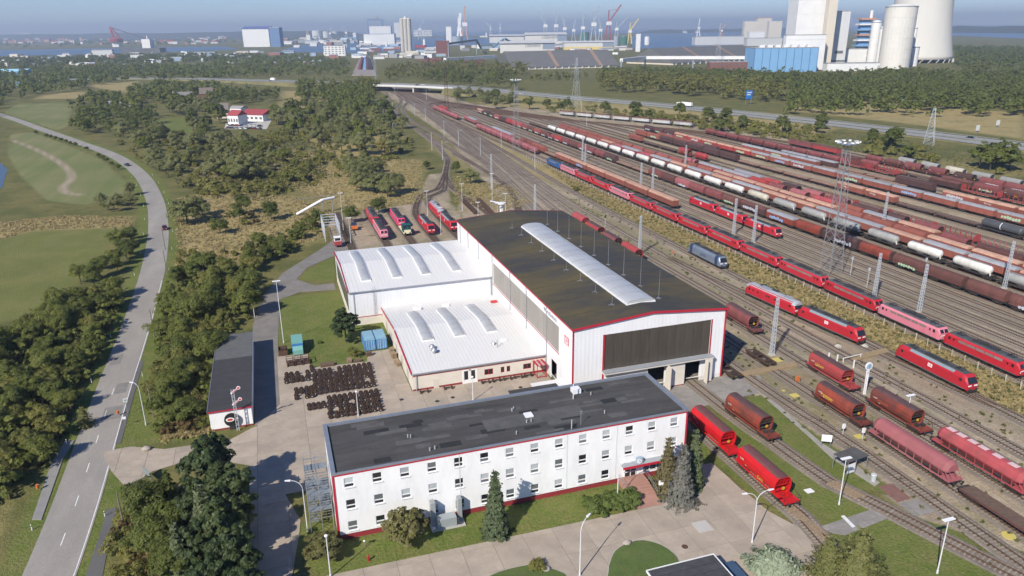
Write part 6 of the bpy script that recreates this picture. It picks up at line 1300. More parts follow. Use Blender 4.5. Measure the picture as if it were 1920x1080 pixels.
wood_([(400, 455), (470, 430), (520, 415), (490, 395), (430, 405)], 8, 3.5, ['brownbush', 'dark', 'bush'], 'bush in the dry grass', 'bushes in the dry grass', 8, .7, 1.1, 'bush')
wood_([(310, 335), (250, 280), (215, 258), (330, 252), (470, 262), (560, 300), (600, 300), (520, 345), (420, 345)], 70, 6.6, ['will', 'oliv', 'oak', 'will', 'oliv'], 'scrub tree between the road and the willows', 'scrub trees in the middle', 9, .6, 1.1)
wood_([(330, 350), (520, 345), (600, 300), (600, 330), (500, 372), (360, 365)], 26, 5, ['bush', 'scrub'], 'low bush in front of the scrub trees', 'low scrub bushes', 10, .8, 1.3, 'bush')
wood_([(500, 225), (610, 200), (720, 215), (770, 250), (770, 290), (690, 300), (560, 262)], 46, 9, ['will', 'mid', 'will', 'midd'], 'willow in the belt left of the railway', 'willows left of the railway', 11, .95, 1.35)
wood_([(645, 300), (690, 305), (760, 350), (740, 372), (680, 385), (655, 340)], 14, 6, ['will'], 'willow beside the curved siding', 'willows beside the siding', 12, .6, 1.05)
for px, py, s, k, l in ((660, 418, .85, 'dark0', 'dark round tree between the depot lamp posts'), (710, 400, .85, 'dark1', 'dark tree left of the magenta locomotive'), (855, 325, .8, 'dark2', 'dark round bush inside the track curve'), (882, 345, .7, 'will2', 'pale willow bush beside the dark round bush'), (880, 365, .4, 'bush1', 'low bush beside the track curve'), (800, 318, .6, 'dark0', 'dark bush left of the curved siding'), (1080, 358, .7, 'bush2', 'green bush among the locos'), (1175, 352, .9, 'shrubgreen', 'green shrub behind the loco row'), (1192, 362, .8, 'shrubgreen', 'green shrub beside the mast behind the locos')): at(k, px, py, l, s, 'bush')
wood_([(300, 215), (350, 222), (365, 250), (415, 252), (415, 215), (360, 195)], 18, 9, ['midd', 'will', 'mid'], 'tall tree around the farm and car yard', 'trees around the farm', 14, .9, 1.3)
wood_([(848, 195), (905, 200), (990, 215), (1000, 200), (940, 185), (860, 178)], 16, 9, ['will', 'midd', 'will'], 'tree between motorway and yard', 'trees between motorway and yard', 18, .8, 1.1)
wood_([(1010, 218), (1060, 212), (1135, 212), (1120, 196), (1030, 196)], 12, 9, ['midd', 'will', 'scrub'], 'bushy tree beside the pale curved wagons', 'trees beside the curved wagons', 19, .7, 1.0)
wood_([(1130, 215), (1320, 245), (1500, 268), (1560, 270), (1540, 240), (1480, 240), (1300, 222), (1180, 205)], 62, 7, ['midd', 'scrub', 'scrub', 'scrub'], 'bush in the scrub between yard and motorway', 'scrub along the yard', 20, .6, 1.15, 'bush')
wood_([(1605, 290), (1720, 305), (1780, 312), (1740, 285), (1650, 265), (1610, 270)], 22, 6, ['scrub', 'midd', 'scrub'], 'bush below the power line pylon', 'bushes below the pylon', 21, .7, 1.2, 'bush')
wood_([(1822, 322), (1890, 330), (1895, 312), (1840, 305)], 9, 5, ['scrub', 'midd'], 'bush near the service road', 'bushes near the service road', 22, .8, 1.2, 'bush')
for i, (px, py) in enumerate(((68, 252), (88, 258), (96, 260), (105, 263), (115, 266), (125, 269), (133, 273), (142, 275), (163, 283), (185, 296), (193, 300), (200, 305), (210, 312), (222, 318))): at('dark%d' % (i % 3), px, py, 'small round street tree beside the road, %s from the bend' % ORD[13-i], .38, 'tree', 1.1, 'small trees along the road')
# distant woodland that reads as one mass
def mass(name, specs, label, mat, leaf=2.0, seed=5):
    g_ = np.random.default_rng(seed); CC = []; NN = []; TT = []; base = [crown_pts(1, .5, 170 if leaf < 1.7 else 110, 16, 200+i, .03) for i in range(4)]
    for poly, n, h0, h1, wr in specs:
        P = GA(*poly)
        for x, y in sample(P, n, 3.5, seed+n):
            C, Nn, tt = base[g_.integers(4)]; h = g_.uniform(h0, h1); w = h*wr*g_.uniform(.8, 1.3); CC.append(np.maximum(C*np.array([w, w, h*1.12])+np.array([x, y, -h*.12]), [-1e9, -1e9, .1])); NN.append(Nn); TT.append(np.clip(tt*.6+g_.uniform(-.1, .4), 0, 1))
    me = leaf_mesh(name, np.concatenate(CC), np.concatenate(NN), leaf, mat, np.concatenate(TT), seed); return tag(link(bpy.data.objects.new(name, me)), label, 'woodland', kind='stuff')
mass('woodland', [([(1480, 214), (1920, 222), (1990, 215), (1990, 150), (1700, 140), (1480, 150)], 640, 9, 15, .95), ([(1480, 178), (1640, 190), (1925, 210), (1990, 200), (1700, 165), (1480, 168)], 240, 10, 16, .9), ([(1490, 150), (1300, 145), (1130, 140), (1130, 152), (1480, 168)], 230, 12, 18, .85)], 'dense green woodland between the motorway and the power station', L_DARK, 1.9, 31)
mass('woodland', [([(-80, 200), (20, 190), (120, 172), (260, 150), (420, 150), (420, 130), (250, 125), (-80, 140)], 640, 8, 14, 1.0), ([(-80, 250), (5, 205), (0, 190), (-80, 190)], 40, 9, 12, .9), ([(260, 205), (420, 190), (420, 165), (300, 160), (230, 180)], 120, 8, 13, .95), ([(130, 210), (260, 205), (260, 188), (170, 182)], 45, 8, 12, 1.0), ([(560, 190), (690, 200), (700, 170), (560, 160)], 90, 9, 14, .95), ([(390, 150), (650, 147), (655, 120), (560, 105), (400, 120)], 340, 9, 15, 1.0), ([(600, 235), (700, 210), (690, 185), (620, 190)], 50, 9, 13, .95)], 'mixed woodland spreading towards the harbour', L_MID, 1.9, 32)
mass('woodland', [([(690, 160), (640, 172), (700, 175), (715, 165)], 16, 12, 16, .9), ([(710, 150), (840, 150), (900, 140), (880, 118), (740, 128)], 150, 9, 14, .95), ([(840, 140), (985, 148), (985, 130), (850, 122)], 60, 12, 20, .85), ([(990, 155), (1130, 150), (1130, 140), (1000, 145)], 30, 6, 10, .9)], 'woodland around the motorway bridge', L_OLIVE, 1.9, 33)
mass('woodland', [([(1790, 130), (1990, 150), (1990, 95), (1790, 92)], 300, 9, 14, 1.2)], 'far woodland beyond the cooling tower', L_DARK, 2.6, 34)
mass('woodland', [([(-80, 140), (250, 122), (520, 112), (480, 104), (200, 106), (-80, 118)], 420, 8, 13, 1.5)], 'woodland belt before the harbour', L_DARK, 2.6, 35)
mass('woodland', [([(-80, 92), (120, 88), (560, 80), (640, 76), (560, 72), (200, 74), (-80, 78)], 360, 10, 18, 2.2)], 'trees between the houses of the far town', L_DARK, 5.0, 36)
mass('woodland', [([(122, 246), (180, 258), (292, 252), (288, 218), (210, 210), (140, 218)], 62, 9, 13, .95), ([(425, 200), (530, 195), (530, 178), (430, 180)], 34, 10, 16, .7)], 'dense dark wood beside the green field', L_DARK, 1.1, 37)
mass('woodland', [([(1125, 172), (1300, 182), (1460, 196), (1480, 180), (1300, 160), (1120, 150)], 170, 14, 20, .7)], 'tall poplar belt along the motorway', L_OLIVE, 1.5, 38)
mass('woodland', [([(840, 165), (980, 172), (985, 150), (830, 142), (800, 150)], 44, 13, 20, .8)], 'tall wood before the storage sheds', L_DARK, 1.5, 39)
mass('scrub', [([(318, 345), (330, 300), (560, 290), (640, 320), (600, 345), (500, 372), (360, 372)], 80, 1.0, 2.6, 1.6), ([(300, 520), (330, 470), (470, 470), (480, 500)], 20, .8, 1.6, 1.5), ([(310, 335), (225, 275), (215, 252), (330, 246), (470, 256), (560, 290), (620, 290), (640, 320), (520, 345), (420, 345)], 110, 1.2, 3.0, 1.6), ([(490, 300), (620, 250), (770, 262), (770, 292), (690, 312), (640, 335)], 70, 1.4, 3.4, 1.5), ([(480, 262), (640, 205), (690, 205), (690, 250), (560, 275)], 90, 3, 6, 1.3), ([(1130, 215), (1320, 245), (1500, 268), (1560, 270), (1540, 240), (1300, 222)], 110, 1.5, 4, 1.6)], 'continuous low olive scrub between the single trees', L_OLIVE, .95, 40)
mass('scrub', [([(-40, 700), (60, 612), (150, 577), (236, 548), (244, 575), (212, 640), (165, 720), (118, 830), (60, 900), (-40, 960)], 150, 2.2, 4.8, 1.2), ([(272, 590), (330, 520), (480, 500), (472, 600), (402, 640), (398, 815), (300, 822), (285, 780), (300, 690)], 90, 1.8, 4.2, 1.2), ([(480, 500), (540, 480), (620, 415), (590, 400), (540, 440), (460, 470)], 34, 1.5, 3.2, 1.3), ([(335, 930), (470, 950), (470, 1120), (330, 1100)], 24, 1.5, 3.5, 1.2)], 'undergrowth filling the thickets beside the road', L_MID, .55, 43)
# rough grass
def tufts(name, specs, mat, label, seed):
    g_ = np.random.default_rng(seed); CC = []; NN = []; TT = []
    for poly, n, h0, h1, world_ in specs:
        P = poly if world_ else GA(*poly); xs = [p[0] for p in P]; ys = [p[1] for p in P]; k = 0; q = random.Random(seed)
        while k < n:
            x, y = q.uniform(min(xs), max(xs)), q.uniform(min(ys), max(ys)); k += 1
            if not inpoly(P, x, y) or blocked(x, y): continue
            h = q.uniform(h0, h1); m = 7; c = np.stack([x+g_.normal(size=m)*h*.5, y+g_.normal(size=m)*h*.5, h*g_.uniform(.2, .7, m)], 1); CC.append(c); NN.append(g_.normal(size=(m, 3))*np.array([1, 1, .5])+np.array([-.2, -.6, .4])); TT.append(g_.uniform(0, 1, m))
    me = leaf_mesh(name, np.concatenate(CC), np.concatenate(NN), .42, mat, np.concatenate(TT), seed, 1.8); return tag(link(bpy.data.objects.new(name, me)), label, 'grass', kind='stuff')
L_STRAW = leaf_mat('straw', (.310, .255, .115), (.480, .390, .195)); L_WEED = leaf_mat('weeds', (0.097, 0.113, 0.041), (0.186, 0.179, 0.076))
tufts('dry_grass', [([(318, 520), (325, 375), (430, 352), (560, 372), (630, 398), (600, 450), (510, 470), (400, 505)], 4200, .3, .8, 0), ([(520, 330), (660, 300), (790, 300), (800, 380), (640, 400), (560, 360)], 3000, .3, .9, 0), ([(129.5, 85), (139.5, 85), (139.5, 380), (129.5, 300)], 3800, .25, .7, 1), ([(850, 330), (960, 350), (1000, 380), (940, 400), (850, 380)], 1200, .3, .8, 0), ([(-20, 420), (120, 405), (250, 408), (245, 425), (60, 432), (-20, 455)], 1500, .3, .8, 0), ([(300, 830), (398, 815), (400, 680), (330, 700)], 1200, .3, .8, 0), ([(220, 1080), (330, 930), (340, 1090)], 1000, .3, .8, 0)], L_STRAW, 'tall dry straw grass between road, lane and tracks', 41)
tufts('weeds', [([(129, 85), (140, 85), (140, 380), (129, 300)], 1500, .2, .6, 1), ([(86, 40), (142, 40), (142, 330), (86, 250)], 1500, .12, .3, 1), ([(-40, 680), (150, 560), (240, 540), (120, 830), (-40, 1000)], 2500, .3, .8, 0), ([(330, 350), (600, 300), (620, 330), (500, 380)], 2500, .3, .9, 0), ([(260, 300), (480, 262), (640, 270), (600, 330), (340, 350)], 3500, .4, 1.2, 0), ([(1100, 215), (1920, 330), (1920, 290), (1300, 215)], 2500, .4, 1.0, 0)], L_WEED, 'green weeds and rough grass on the waste ground', 42)
# ------------------------------------------------------------------ masts, lamps, fences, signs
def lattice(mb, h, w0, w1, seg, bw=.09, cross=.05):
    cs = ((-1, -1), (1, -1), (1, 1), (-1, 1)); W = lambda z: (w0+(w1-w0)*z/h)/2
    for a, b in cs: mb.bar((a*w0/2, b*w0/2, 0), (a*w1/2, b*w1/2, h), bw)
    for k in range(seg):
        z0, z1 = h*k/seg, h*(k+1)/seg; p, q = W(z0), W(z1)
        for i in range(4):
            (a, b), (c, d) = cs[i], cs[(i+1) % 4]; mb.bar((a*p, b*p, z0), (c*q, d*q, z1), cross); mb.bar((c*p, d*p, z0), (a*q, b*q, z1), cross)
    return mb
mast_me = lattice(MB(), 13.4, .75, .42, 15).mesh('lattice_shaft'); mast_me.materials.append(mast_paint)
foot_me = MB().box(-.6, .6, -.6, .6, 0, .35).mesh('footing'); foot_me.materials.append(pale_concrete)
def mast(x, y, label, s=1.0):
    t = T('lattice_mast', label, 'mast', (x, y, 0), 0, 'lattice masts in the yard'); inst('footing', foot_me, t); inst('lattice_shaft', mast_me, t, (0, 0, .35), (0, 0, 0), (1, 1, s))
for (x, y, l, s) in ((101.9, 126.6, 'grey lattice mast beside the bare underframes', 1), (153.5, 136.2, 'lattice mast behind the faded pink locomotive', .95), (149.8, 147.7, 'lattice mast behind the red locos before the pink one', .95), (153.1, 206.2, 'lattice mast nearest the front of the three coupled locos', .95), (152.8, 217.4, 'lattice mast beside the middle of the three coupled locos', .95),
                     (110.2, 206.7, 'lattice mast right beside the hall roof', .95), (190, 142.6, 'lattice mast between hood wagons and cement tanks, near the frame edge', 1), (206.9, 205.1, 'lattice mast between the orange roofed boxes behind the floodlight tower', 1), (201.2, 332.7, 'lattice mast among the red wagons in mid yard', .95), (155.4, 282.4, 'lattice mast at the near end of the brick boxes', .95), (155.8, 294, 'lattice mast rising from the brick boxes', .95),
                     (165.4, 382.2, 'lattice mast beside the timber wagons', .95), (95.4, 265.9, 'lattice mast beside the main line behind the hall', .95), (95.7, 326.1, 'tall lattice mast beside the main line near the pale willow', 1.15), (155.2, 355, 'lattice mast behind the farthest pink locos', .95)): mast(x, y, l, s)
pole_me = MB().cyl((0, 0, 0), (0, 0, 11), .16, .11, 8).bar((0, 0, 9.5), (3.2, 0, 10.2), .07).bar((0, 0, 10.8), (3.0, 0, 10.2), .05).mesh('pole'); pole_me.materials.append(mast_paint)
for i, (px, py) in enumerate(((798, 228), (778, 218), (833, 256), (901, 292), (860, 275), (810, 282), (738, 262), (711, 208), (737, 215), (741, 182), (745, 172), (800, 188), (940, 278), (1003, 318), (830, 300), (1090, 212), (1100, 236))):
    x, y = G2(px, py); t = T('catenary_pole', 'slim catenary pole along the curving main line, %s in the list from the yard' % ORD[i], 'mast', (x, y, 0), rng.uniform(-.3, .3)+(math.pi if i % 2 else 0), 'catenary poles of the main line'); t['label'] = 'slim grey catenary pole beside the tracks leading to the bridge'; inst('pole', pole_me, t)
def flood(x, y, h, label, m, w0=4.6, heads=True):
    t = T('floodlight_tower', label, 'tower', (x, y, 0)); lattice(MB(), h, w0, 1.3, 13, .13, .06).build('lattice_shaft', m, t)
    if heads:
        f = MB().box(-2.2, 2.2, -2.2, 2.2, h, h+.12)
        for a in range(4):
            c, s_ = [(1, 0), (0, 1), (-1, 0), (0, -1)][a]; f.bar((c*2.2+s_*2.2, s_*2.2+c*2.2, h+1), (c*2.2-s_*2.2, s_*2.2-c*2.2, h+1), .06)
        f.build('platform', steel, t)
        for k in range(10): a = 6.283*k/10; MB().cbox((2.9*math.cos(a), 2.9*math.sin(a), h+.7), (1.0, .7, .35), a).build('lamp_head', white_paint, t)
flood(154.6, 170.3, 38.2, 'tall lattice floodlight tower standing between loco row and hood wagons', M('tower_paint', (.27, .28, .29), .6, .2, var=.15)); flood(143.2, 432.9, 40.5, 'distant lattice floodlight tower beside the pink hopper row', MATS['tower_paint'], 4)
flood(159.3, 684.7, 37.5, 'rust brown lattice tower beside the far pink hoppers', rust, 3.4, False)
def pylon(px, py, h, label, arms=((.72, 9), (.85, 7)), w=6.5):
    x, y = G2(px, py); t = T('power_pylon', label, 'pylon', (x, y, 0), R(35)); lattice(MB(), h, w, 1.0, 11, .13, .06).build('lattice_shaft', mast_paint, t)
    for f, a in arms: MB().bar((-a, 0, h*f), (a, 0, h*f), .35).bar((-a, 0, h*f), (0, 0, h*f+2.2), .18).bar((a, 0, h*f), (0, 0, h*f+2.2), .18).build('cross_arm', mast_paint, t)
pylon(1080, 200, 44, 'tall slim pylon behind the curved row of pale wagons'); pylon(1741, 272, 22, 'short wide pylon in the scrub left of the white road signs', ((.78, 8), (.95, 6)), 5.5); pylon(1344, 130, 74, 'pylon before the dark storage shed and power station', ((.55, 16), (.68, 11)), 9); pylon(705, 150, 34, 'grey pylon above the motorway bridge', ((.8, 6),), 4)
# street lamps
lampw = M('lamp_white', (.62, .63, .64), .4, var=.06)
def lamp(px, py, h, label, arms=1, ang=0.0, reach=1.6, flat=False):
    x, y = G2(px, py); t = T('street_lamp', label, 'street lamp', (x, y, 0), ang, 'street lamps'); MB().cyl((0, 0, 0), (0, 0, h*.82 if reach else h), .10, .06, 8).cyl((0, 0, 0), (0, 0, .5), .14, .14, 8).build('pole', lampw, t)
    if reach:
        for s in ((1,) if arms == 1 else (-1, 1)):
            pts = [(s*reach*(1-math.cos(q)), 0, h*.82+h*.18*math.sin(q)) for q in np.linspace(0, math.pi/2, 7)]; MB().tube(pts, .05, 6).build('arm', lampw, t)
            MB().loft([[(s*(reach-.05), -.16, h-.05), (s*(reach-.05), .16, h-.05), (s*(reach-.05), .16, h+.1), (s*(reach-.05), -.16, h+.1)], [(s*(reach+.75), -.1, h+.02), (s*(reach+.75), .1, h+.02), (s*(reach+.75), .1, h+.1), (s*(reach+.75), -.1, h+.1)]][::s]).build('lamp_head', white_paint, t)
    elif flat: MB().box(-.9, .9, -.25, .25, h, h+.12).build('lamp_head', white_paint, t)
    else: MB().lathe([(.06, 0), (.22, .12), (.26, .3), (.1, .42)], 10, (0, 0, h-.1)).build('lamp_head', white_paint, t)
lamp(1087, 1080, 8.6, 'curved white street lamp at the bottom of the concrete drive', 1, R(35)); lamp(1410, 1018, 8.6, 'double armed street lamp beside the red hopper wagon', 2, R(-5), 1.7); lamp(1757, 1075, 8.6, 'flat headed lamp post at the bottom right siding', 1, 0, 0, True)
lamp(1573, 946, 8.2, 'tall lamp post beside the glass shelter', 1, 0, 0, True); lamp(1698, 795, 5.9, 'small flat headed lamp behind the pink hopper', 1, 0, 0, True); lamp(918, 1000, 8.6, 'curved street lamp beside the slender spruce', 1, R(-10), .8); lamp(1157, 945, 7.4, 'curved street lamp left of the entrance steps', 1, R(-10), 1.2)
lamp(577, 996, 8.9, 'curved street lamp beside the escape stair', 1, R(170)); lamp(620, 1082, 6.6, 'white lamp post before the left corner of the office', 1, 0, 0); lamp(532, 643, 15.5, 'tall pale lamp mast beside the access lane', 1, 0, 0, True); lamp(672, 781, 5.2, 'short white lamp behind the office beside the wheelsets', 1, 0, 0); lamp(887, 752, 5.2, 'short white lamp behind the office before the annex', 1, 0, 0)
for i, (px, py, h) in enumerate(((644, 432, 14), (658, 456, 9), (802, 405, 10), (827, 440, 10), (867, 395, 11), (897, 418, 8), (933, 420, 8), (948, 400, 8), (923, 378, 12))): lamp(px, py, h, 'slim lamp post around the depot sidings, %s from the left' % ORD[i], 1, 0, 0, True)
# fence posts along the loco row
post_me = MB().box(-.09, .09, -.09, .09, 0, 1.9).mesh('fence_post'); post_me.materials.append(M('concrete_post', (.42, .38, .30), .9, var=.15, objvar=.15))
for i in range(96): tag(inst('fence_post', post_me, None, (138.4+rng.uniform(-.1, .1), 86+i*3.3, 0), (rng.uniform(-.05, .05), rng.uniform(-.05, .05), 0)), 'pale concrete fence post in the line before the loco row', 'fence post', 'fence posts before the loco row')
# white marker posts of the road
mk = MB().box(-.07, .07, -.05, .05, 0, 1.0).mesh('marker_post'); mk.materials.append(white_paint); mb_ = MB().box(-.075, .075, -.055, .055, .68, .84).mesh('black_band'); mb_.materials.append(black)
s = np.concatenate([[0], np.cumsum(np.linalg.norm(np.diff(ROAD, axis=0), axis=1))])
for i in range(13):
    for sd in (-1, 1):
        p, a = along(ROAD, s, 22+i*26); x, y = p[0]+math.sin(a)*sd*4.9, p[1]-math.cos(a)*sd*4.9
        if -36 < x < -24 and 112 < y < 140 and sd > 0: continue
        o = tag(inst('marker_post', mk, None, (x, y, 0), (0, 0, a)), 'white road marker post %s side of the road, %s from the bottom' % ('left' if sd < 0 else 'right', ORD[i]), 'marker post', 'road marker posts'); inst('black_band', mb_, o)
wood_pole = MB().cyl((0, 0, 0), (0, 0, 7.2), .14, .10, 8).mesh('pole'); wood_pole.materials.append(M('pole_wood', (.17, .15, .125), .9, var=.2))
for i, (px, py) in enumerate(((236, 1003), (288, 782), (290, 632), (313, 512), (310, 468))): x, y = G2(px, py); t = T('utility_pole', 'weathered utility pole right of the road, %s from the bottom' % ORD[i], 'pole', (x, y, 0), 0, 'utility poles'); inst('pole', wood_pole, t)
lamp(274, 797, 8.8, 'old street lamp at the gate beside the road', 1, R(150), 1.0)
def board(px, py, label, w, h, z, m, legs=2, ang=0.0, name='sign_board', leg_m=None, back=None):
    x, y = G2(px, py); t = T(name, label, 'sign', (x, y, 0), ang); MB().box(-w/2, w/2, -.04, .04, z, z+h).build('panel', m, t)
    for k in range(legs): q = 0 if legs == 1 else (-w*.42 if k == 0 else w*.42); MB().cyl((q, .08, 0), (q, .08, z+h*.8), .05, n=6).build('post', leg_m or steel, t)
    return t
h_ = board(95, 866, 'white and yellow bus stop sign left of the road', .75, .75, 2.2, white_paint, 1, R(25)); text('lettering', 'H', .5, M('bus_green', rgb(40, 110, 60), .6), h_, (0, -.06, 2.58), (R(90), 0, 0)); h_ = board(240, 776, 'white bus stop sign at the gate right of the road', .75, .75, 2.6, white_paint, 1, R(15)); text('lettering', 'H', .5, MATS['bus_green'], h_, (0, -.06, 2.98), (R(90), 0, 0))
board(236, 800, 'small white triangle warning sign beside the bus stop', .6, .5, 1.6, white_paint, 1); board(278, 902, 'grey green sign board seen from behind at the gate', 3.0, 1.3, 1.0, M('sign_back', (.20, .23, .22), .6), 2, R(-60)); board(1243, 921, 'white notice board beside the entrance steps', 1.5, 1.0, .9, white_paint, 2, R(-25)); board(1548, 838, 'white notice board beside the walkway', 1.7, 1.3, 1.1, white_paint, 2, R(-30)); board(478, 600, 'white sign board at the hedge beside the lane', .1, 2.4, .8, white_paint, 2, R(10))
def boulder(px, py, r, label, seed):
    x, y = G2(px, py); g_ = random.Random(seed); m = MB(); n = 9; secs = []
    for k in range(6): f = k/5; rr_ = r*math.sin(math.pi*(.12+.83*f))+.03; secs.append([(rr_*(1+g_.uniform(-.15, .15))*math.cos(6.283*i/n)*1.25, rr_*(1+g_.uniform(-.15, .15))*math.sin(6.283*i/n), r*1.35*f*(1+g_.uniform(-.05, .05))) for i in range(n)])
    tag(m.loft(secs).build('boulder', M('boulder_stone', (.36, .32, .27), .9, var=.2, scale=1.5, bump=.05), None, True, (x, y, -.03)), label, 'boulder', 'boulders')
boulder(275, 844, .62, 'pale boulder at the corner of the gate drive', 1); boulder(250, 909, .48, 'rounded boulder before the gate sign board', 2); boulder(1175, 1020, .5, 'pale boulder at the tip of the round grass island', 3); boulder(1024, 1069, .48, 'pale boulder on the lower grass island', 4); boulder(1362 - 980, 880, .5, 'small boulder by the drive', 5) if False else None
# grass islands
lawn_m = M('lawn', (.075, .115, .026), .95, var=.2, scale=.5, dirt=(.12, .12, .045), dirt_amt=.5, dirt_scale=.4, bump=.05, bump_scale=6, fine=.25); kerb_m = M('kerb', (.36, .34, .31), .9, var=.1)
def island(pts, name='grass_island'):
    L_ = smooth_line(pts+[pts[0]], .8)[:-1]; P = [tuple(p) for p in L_]; c = np.mean(L_, 0); o = struct(name, MB().prism([tuple(c+(np.array(p)-c)*.97) for p in P], 0, .17), lawn_m); struct('kerb', MB().prism(P, 0, .15), kerb_m, o); return o
island(GA((1140, 1062), (1152, 1034), (1178, 1018), (1206, 1013), (1240, 1022), (1264, 1038), (1276, 1056), (1278, 1090), (1200, 1110), (1142, 1100))); island(GA((900, 1092), (930, 1075), (975, 1063), (1005, 1060), (1045, 1070), (1068, 1085), (1040, 1110), (950, 1120)))
for px, py in ((1012, 1066), (1002, 1067)): at('bush0', px, py, 'small shrub on the lower grass island' + (' left of its neighbour' if px < 1010 else ' beside the boulder'), .4, 'bush')
cp_ = T('carport', 'flat roofed carport with dark felt strips at the bottom edge', 'shelter', (45.4, 67, 0)); MB().box(-4.9, 5, -5.5, 2.7, 2.85, 3.0).build('roof', felt3, cp_); MB().box(-5, 5.1, 2.7, 2.8, 2.8, 3.12).box(-5, -4.9, -5.5, 2.7, 2.8, 3.12).box(5, 5.1, -5.5, 2.7, 2.8, 3.12).build('roof_edge', white_paint, cp_)
for k in range(6): MB().box(-4.8, 4.9, -5.3+k*1.33, -4.05+k*1.33, 3.0, 3.03+.005*(k % 2)).build('felt_strip', M('felt_strip', (.055, .055, .058), .9, var=.3, scale=1, fine=.2), cp_)
for x in (-4.5, 4.6):
    for y in (-5, 2.3): MB().box(x-.07, x+.07, y-.07, y+.07, 0, 2.85).build('post', grey_paint, cp_)
tag(MB().box(51.4, 53.4, 60, 69.4, 0, 1.5).build('blue_box_van', M('van_blue', rgb(62, 82, 104), .3)), 'dark blue flat topped container beside the carport', 'container')
# containers and stores beside the wheelset yard
def container(x, y, l, w, h, m, label, rz=0.0, md=None):
    t = T('shipping_container', label, 'container', (x, y, .07), rz, 'containers'); b = MB().box(-w/2+.05, w/2-.05, -l/2+.05, l/2-.05, .1, h-.05)
    b.build('body', m, t); f = MB()
    for a in (-w/2, w/2-.1):
        for c in (-l/2, l/2-.1): f.box(a, a+.1, c, c+.1, 0, h)
    f.build('corner_posts', md or m, t); tag([c for c in t.children if c.name.startswith('corner')][0], kind='stuff')
    MB().box(-w/2+.02, w/2-.02, -l/2+.02, l/2-.02, h-.05, h).build('roof', M('container_roof_blue', rgb(130, 170, 190), .6, var=.15, scale=.8, dirt=rgb(95, 120, 130), dirt_amt=.5) if m is cblue else m, t)
    for k in range(2):
        d = MB().box(-w/2+.12+k*(w/2-.1), -.02+k*(w/2-.1), -l/2-.02, -l/2+.05, .15, h-.12).build('door', m, t)
        for q in (.3, .75): x_ = -w/2+.12+k*(w/2-.1)+q*(w/2-.14); MB().cyl((x_, -l/2-.05, .2), (x_, -l/2-.05, h-.2), .03, n=5).build('lock_rod', white_paint, d)
    rbm = MB()
    for k in range(int(l/.5)):
        for s in (-1, 1): rbm.box(s*w/2-.05, s*w/2+.0, -l/2+.3+k*.5, -l/2+.5+k*.5, .15, h-.1)
    tag(rbm.build('side_ribs', m, t), kind='stuff')
cblue = M('container_blue', rgb(70, 130, 178), .6, var=.12, scale=.7, dirt=rgb(150, 170, 180), dirt_amt=.4, dirt_scale=.6)
container(16.75, 162.2, 6.1, 2.45, 2.6, cblue, 'left of the two pale blue shipping containers'); container(19.4, 162.2, 6.1, 2.45, 2.6, cblue, 'right of the two pale blue shipping containers')
t = T('waste_compactor', 'turquoise waste compactor with blue front at the yard edge', 'container', (.8, 165.2, .07)); MB().box(-1.25, 1.25, -1.6, 3.4, .3, 2.6).build('body', M('compactor_green', rgb(110, 160, 150), .6, var=.12, scale=1.5, stretch=(1, 4, 1)), t); MB().box(-1.2, 1.2, -2.3, -1.6, .3, 2.3).build('front', M('compactor_blue', rgb(60, 110, 165), .5), t)
MB().loft([[(-1.1, -3.4, .3), (1.1, -3.4, .3), (1.1, -3.4, 1.4), (-1.1, -3.4, 1.4)], [(-1.1, -2.3, .3), (1.1, -2.3, .3), (1.1, -2.3, 2.0), (-1.1, -2.3, 2.0)]]).build('hopper', MATS['compactor_green'], t)
t = T('rusty_skip', 'rusty open skip filled with scrap beside the compactor', 'skip', (-2.5, 164.4, .07)); m = MB()
for a in ((-1.0, -.92, -1.4, 1.4), (.92, 1.0, -1.4, 1.4), (-.92, .92, -1.4, -1.32), (-.92, .92, 1.32, 1.4)): m.box(*a, 0, 1.3)
m.box(-.92, .92, -1.32, 1.32, 0, .15); tag(m.build('tub', rust, t)); sc_ = MB(); g_ = random.Random(2)
for k in range(24): sc_.bar((g_.uniform(-.8, .8), g_.uniform(-1.2, 1.2), .9), (g_.uniform(-.8, .8), g_.uniform(-1.2, 1.2), 1.35), .12)
tag(sc_.build('scrap', rust, t), kind='stuff')
for i in range(3):
    t = T('steel_rack', 'rusty steel rack above the wheelsets, %s of three from the left' % ORD[i], 'rack', (-1.2+i*1.7, 157.6, .07), .05, 'rusty racks'); m = MB()
    for a in (-.7, .7):
        for b in (-1.3, 1.3): m.bar((a, b, 0), (a, b, 1.5), .1)
        m.bar((a, -1.3, 1.45), (a, 1.3, 1.45), .1).bar((a, -1.3, .2), (a, 1.3, .2), .1)
    for b in (-1.3, 0, 1.3): m.bar((-.7, b, 1.45), (.7, b, 1.45), .1)
    m.build('frame', rust, t); MB().box(-.6, .6, -1.1, .9, .25, .7).build('load', rust, t)
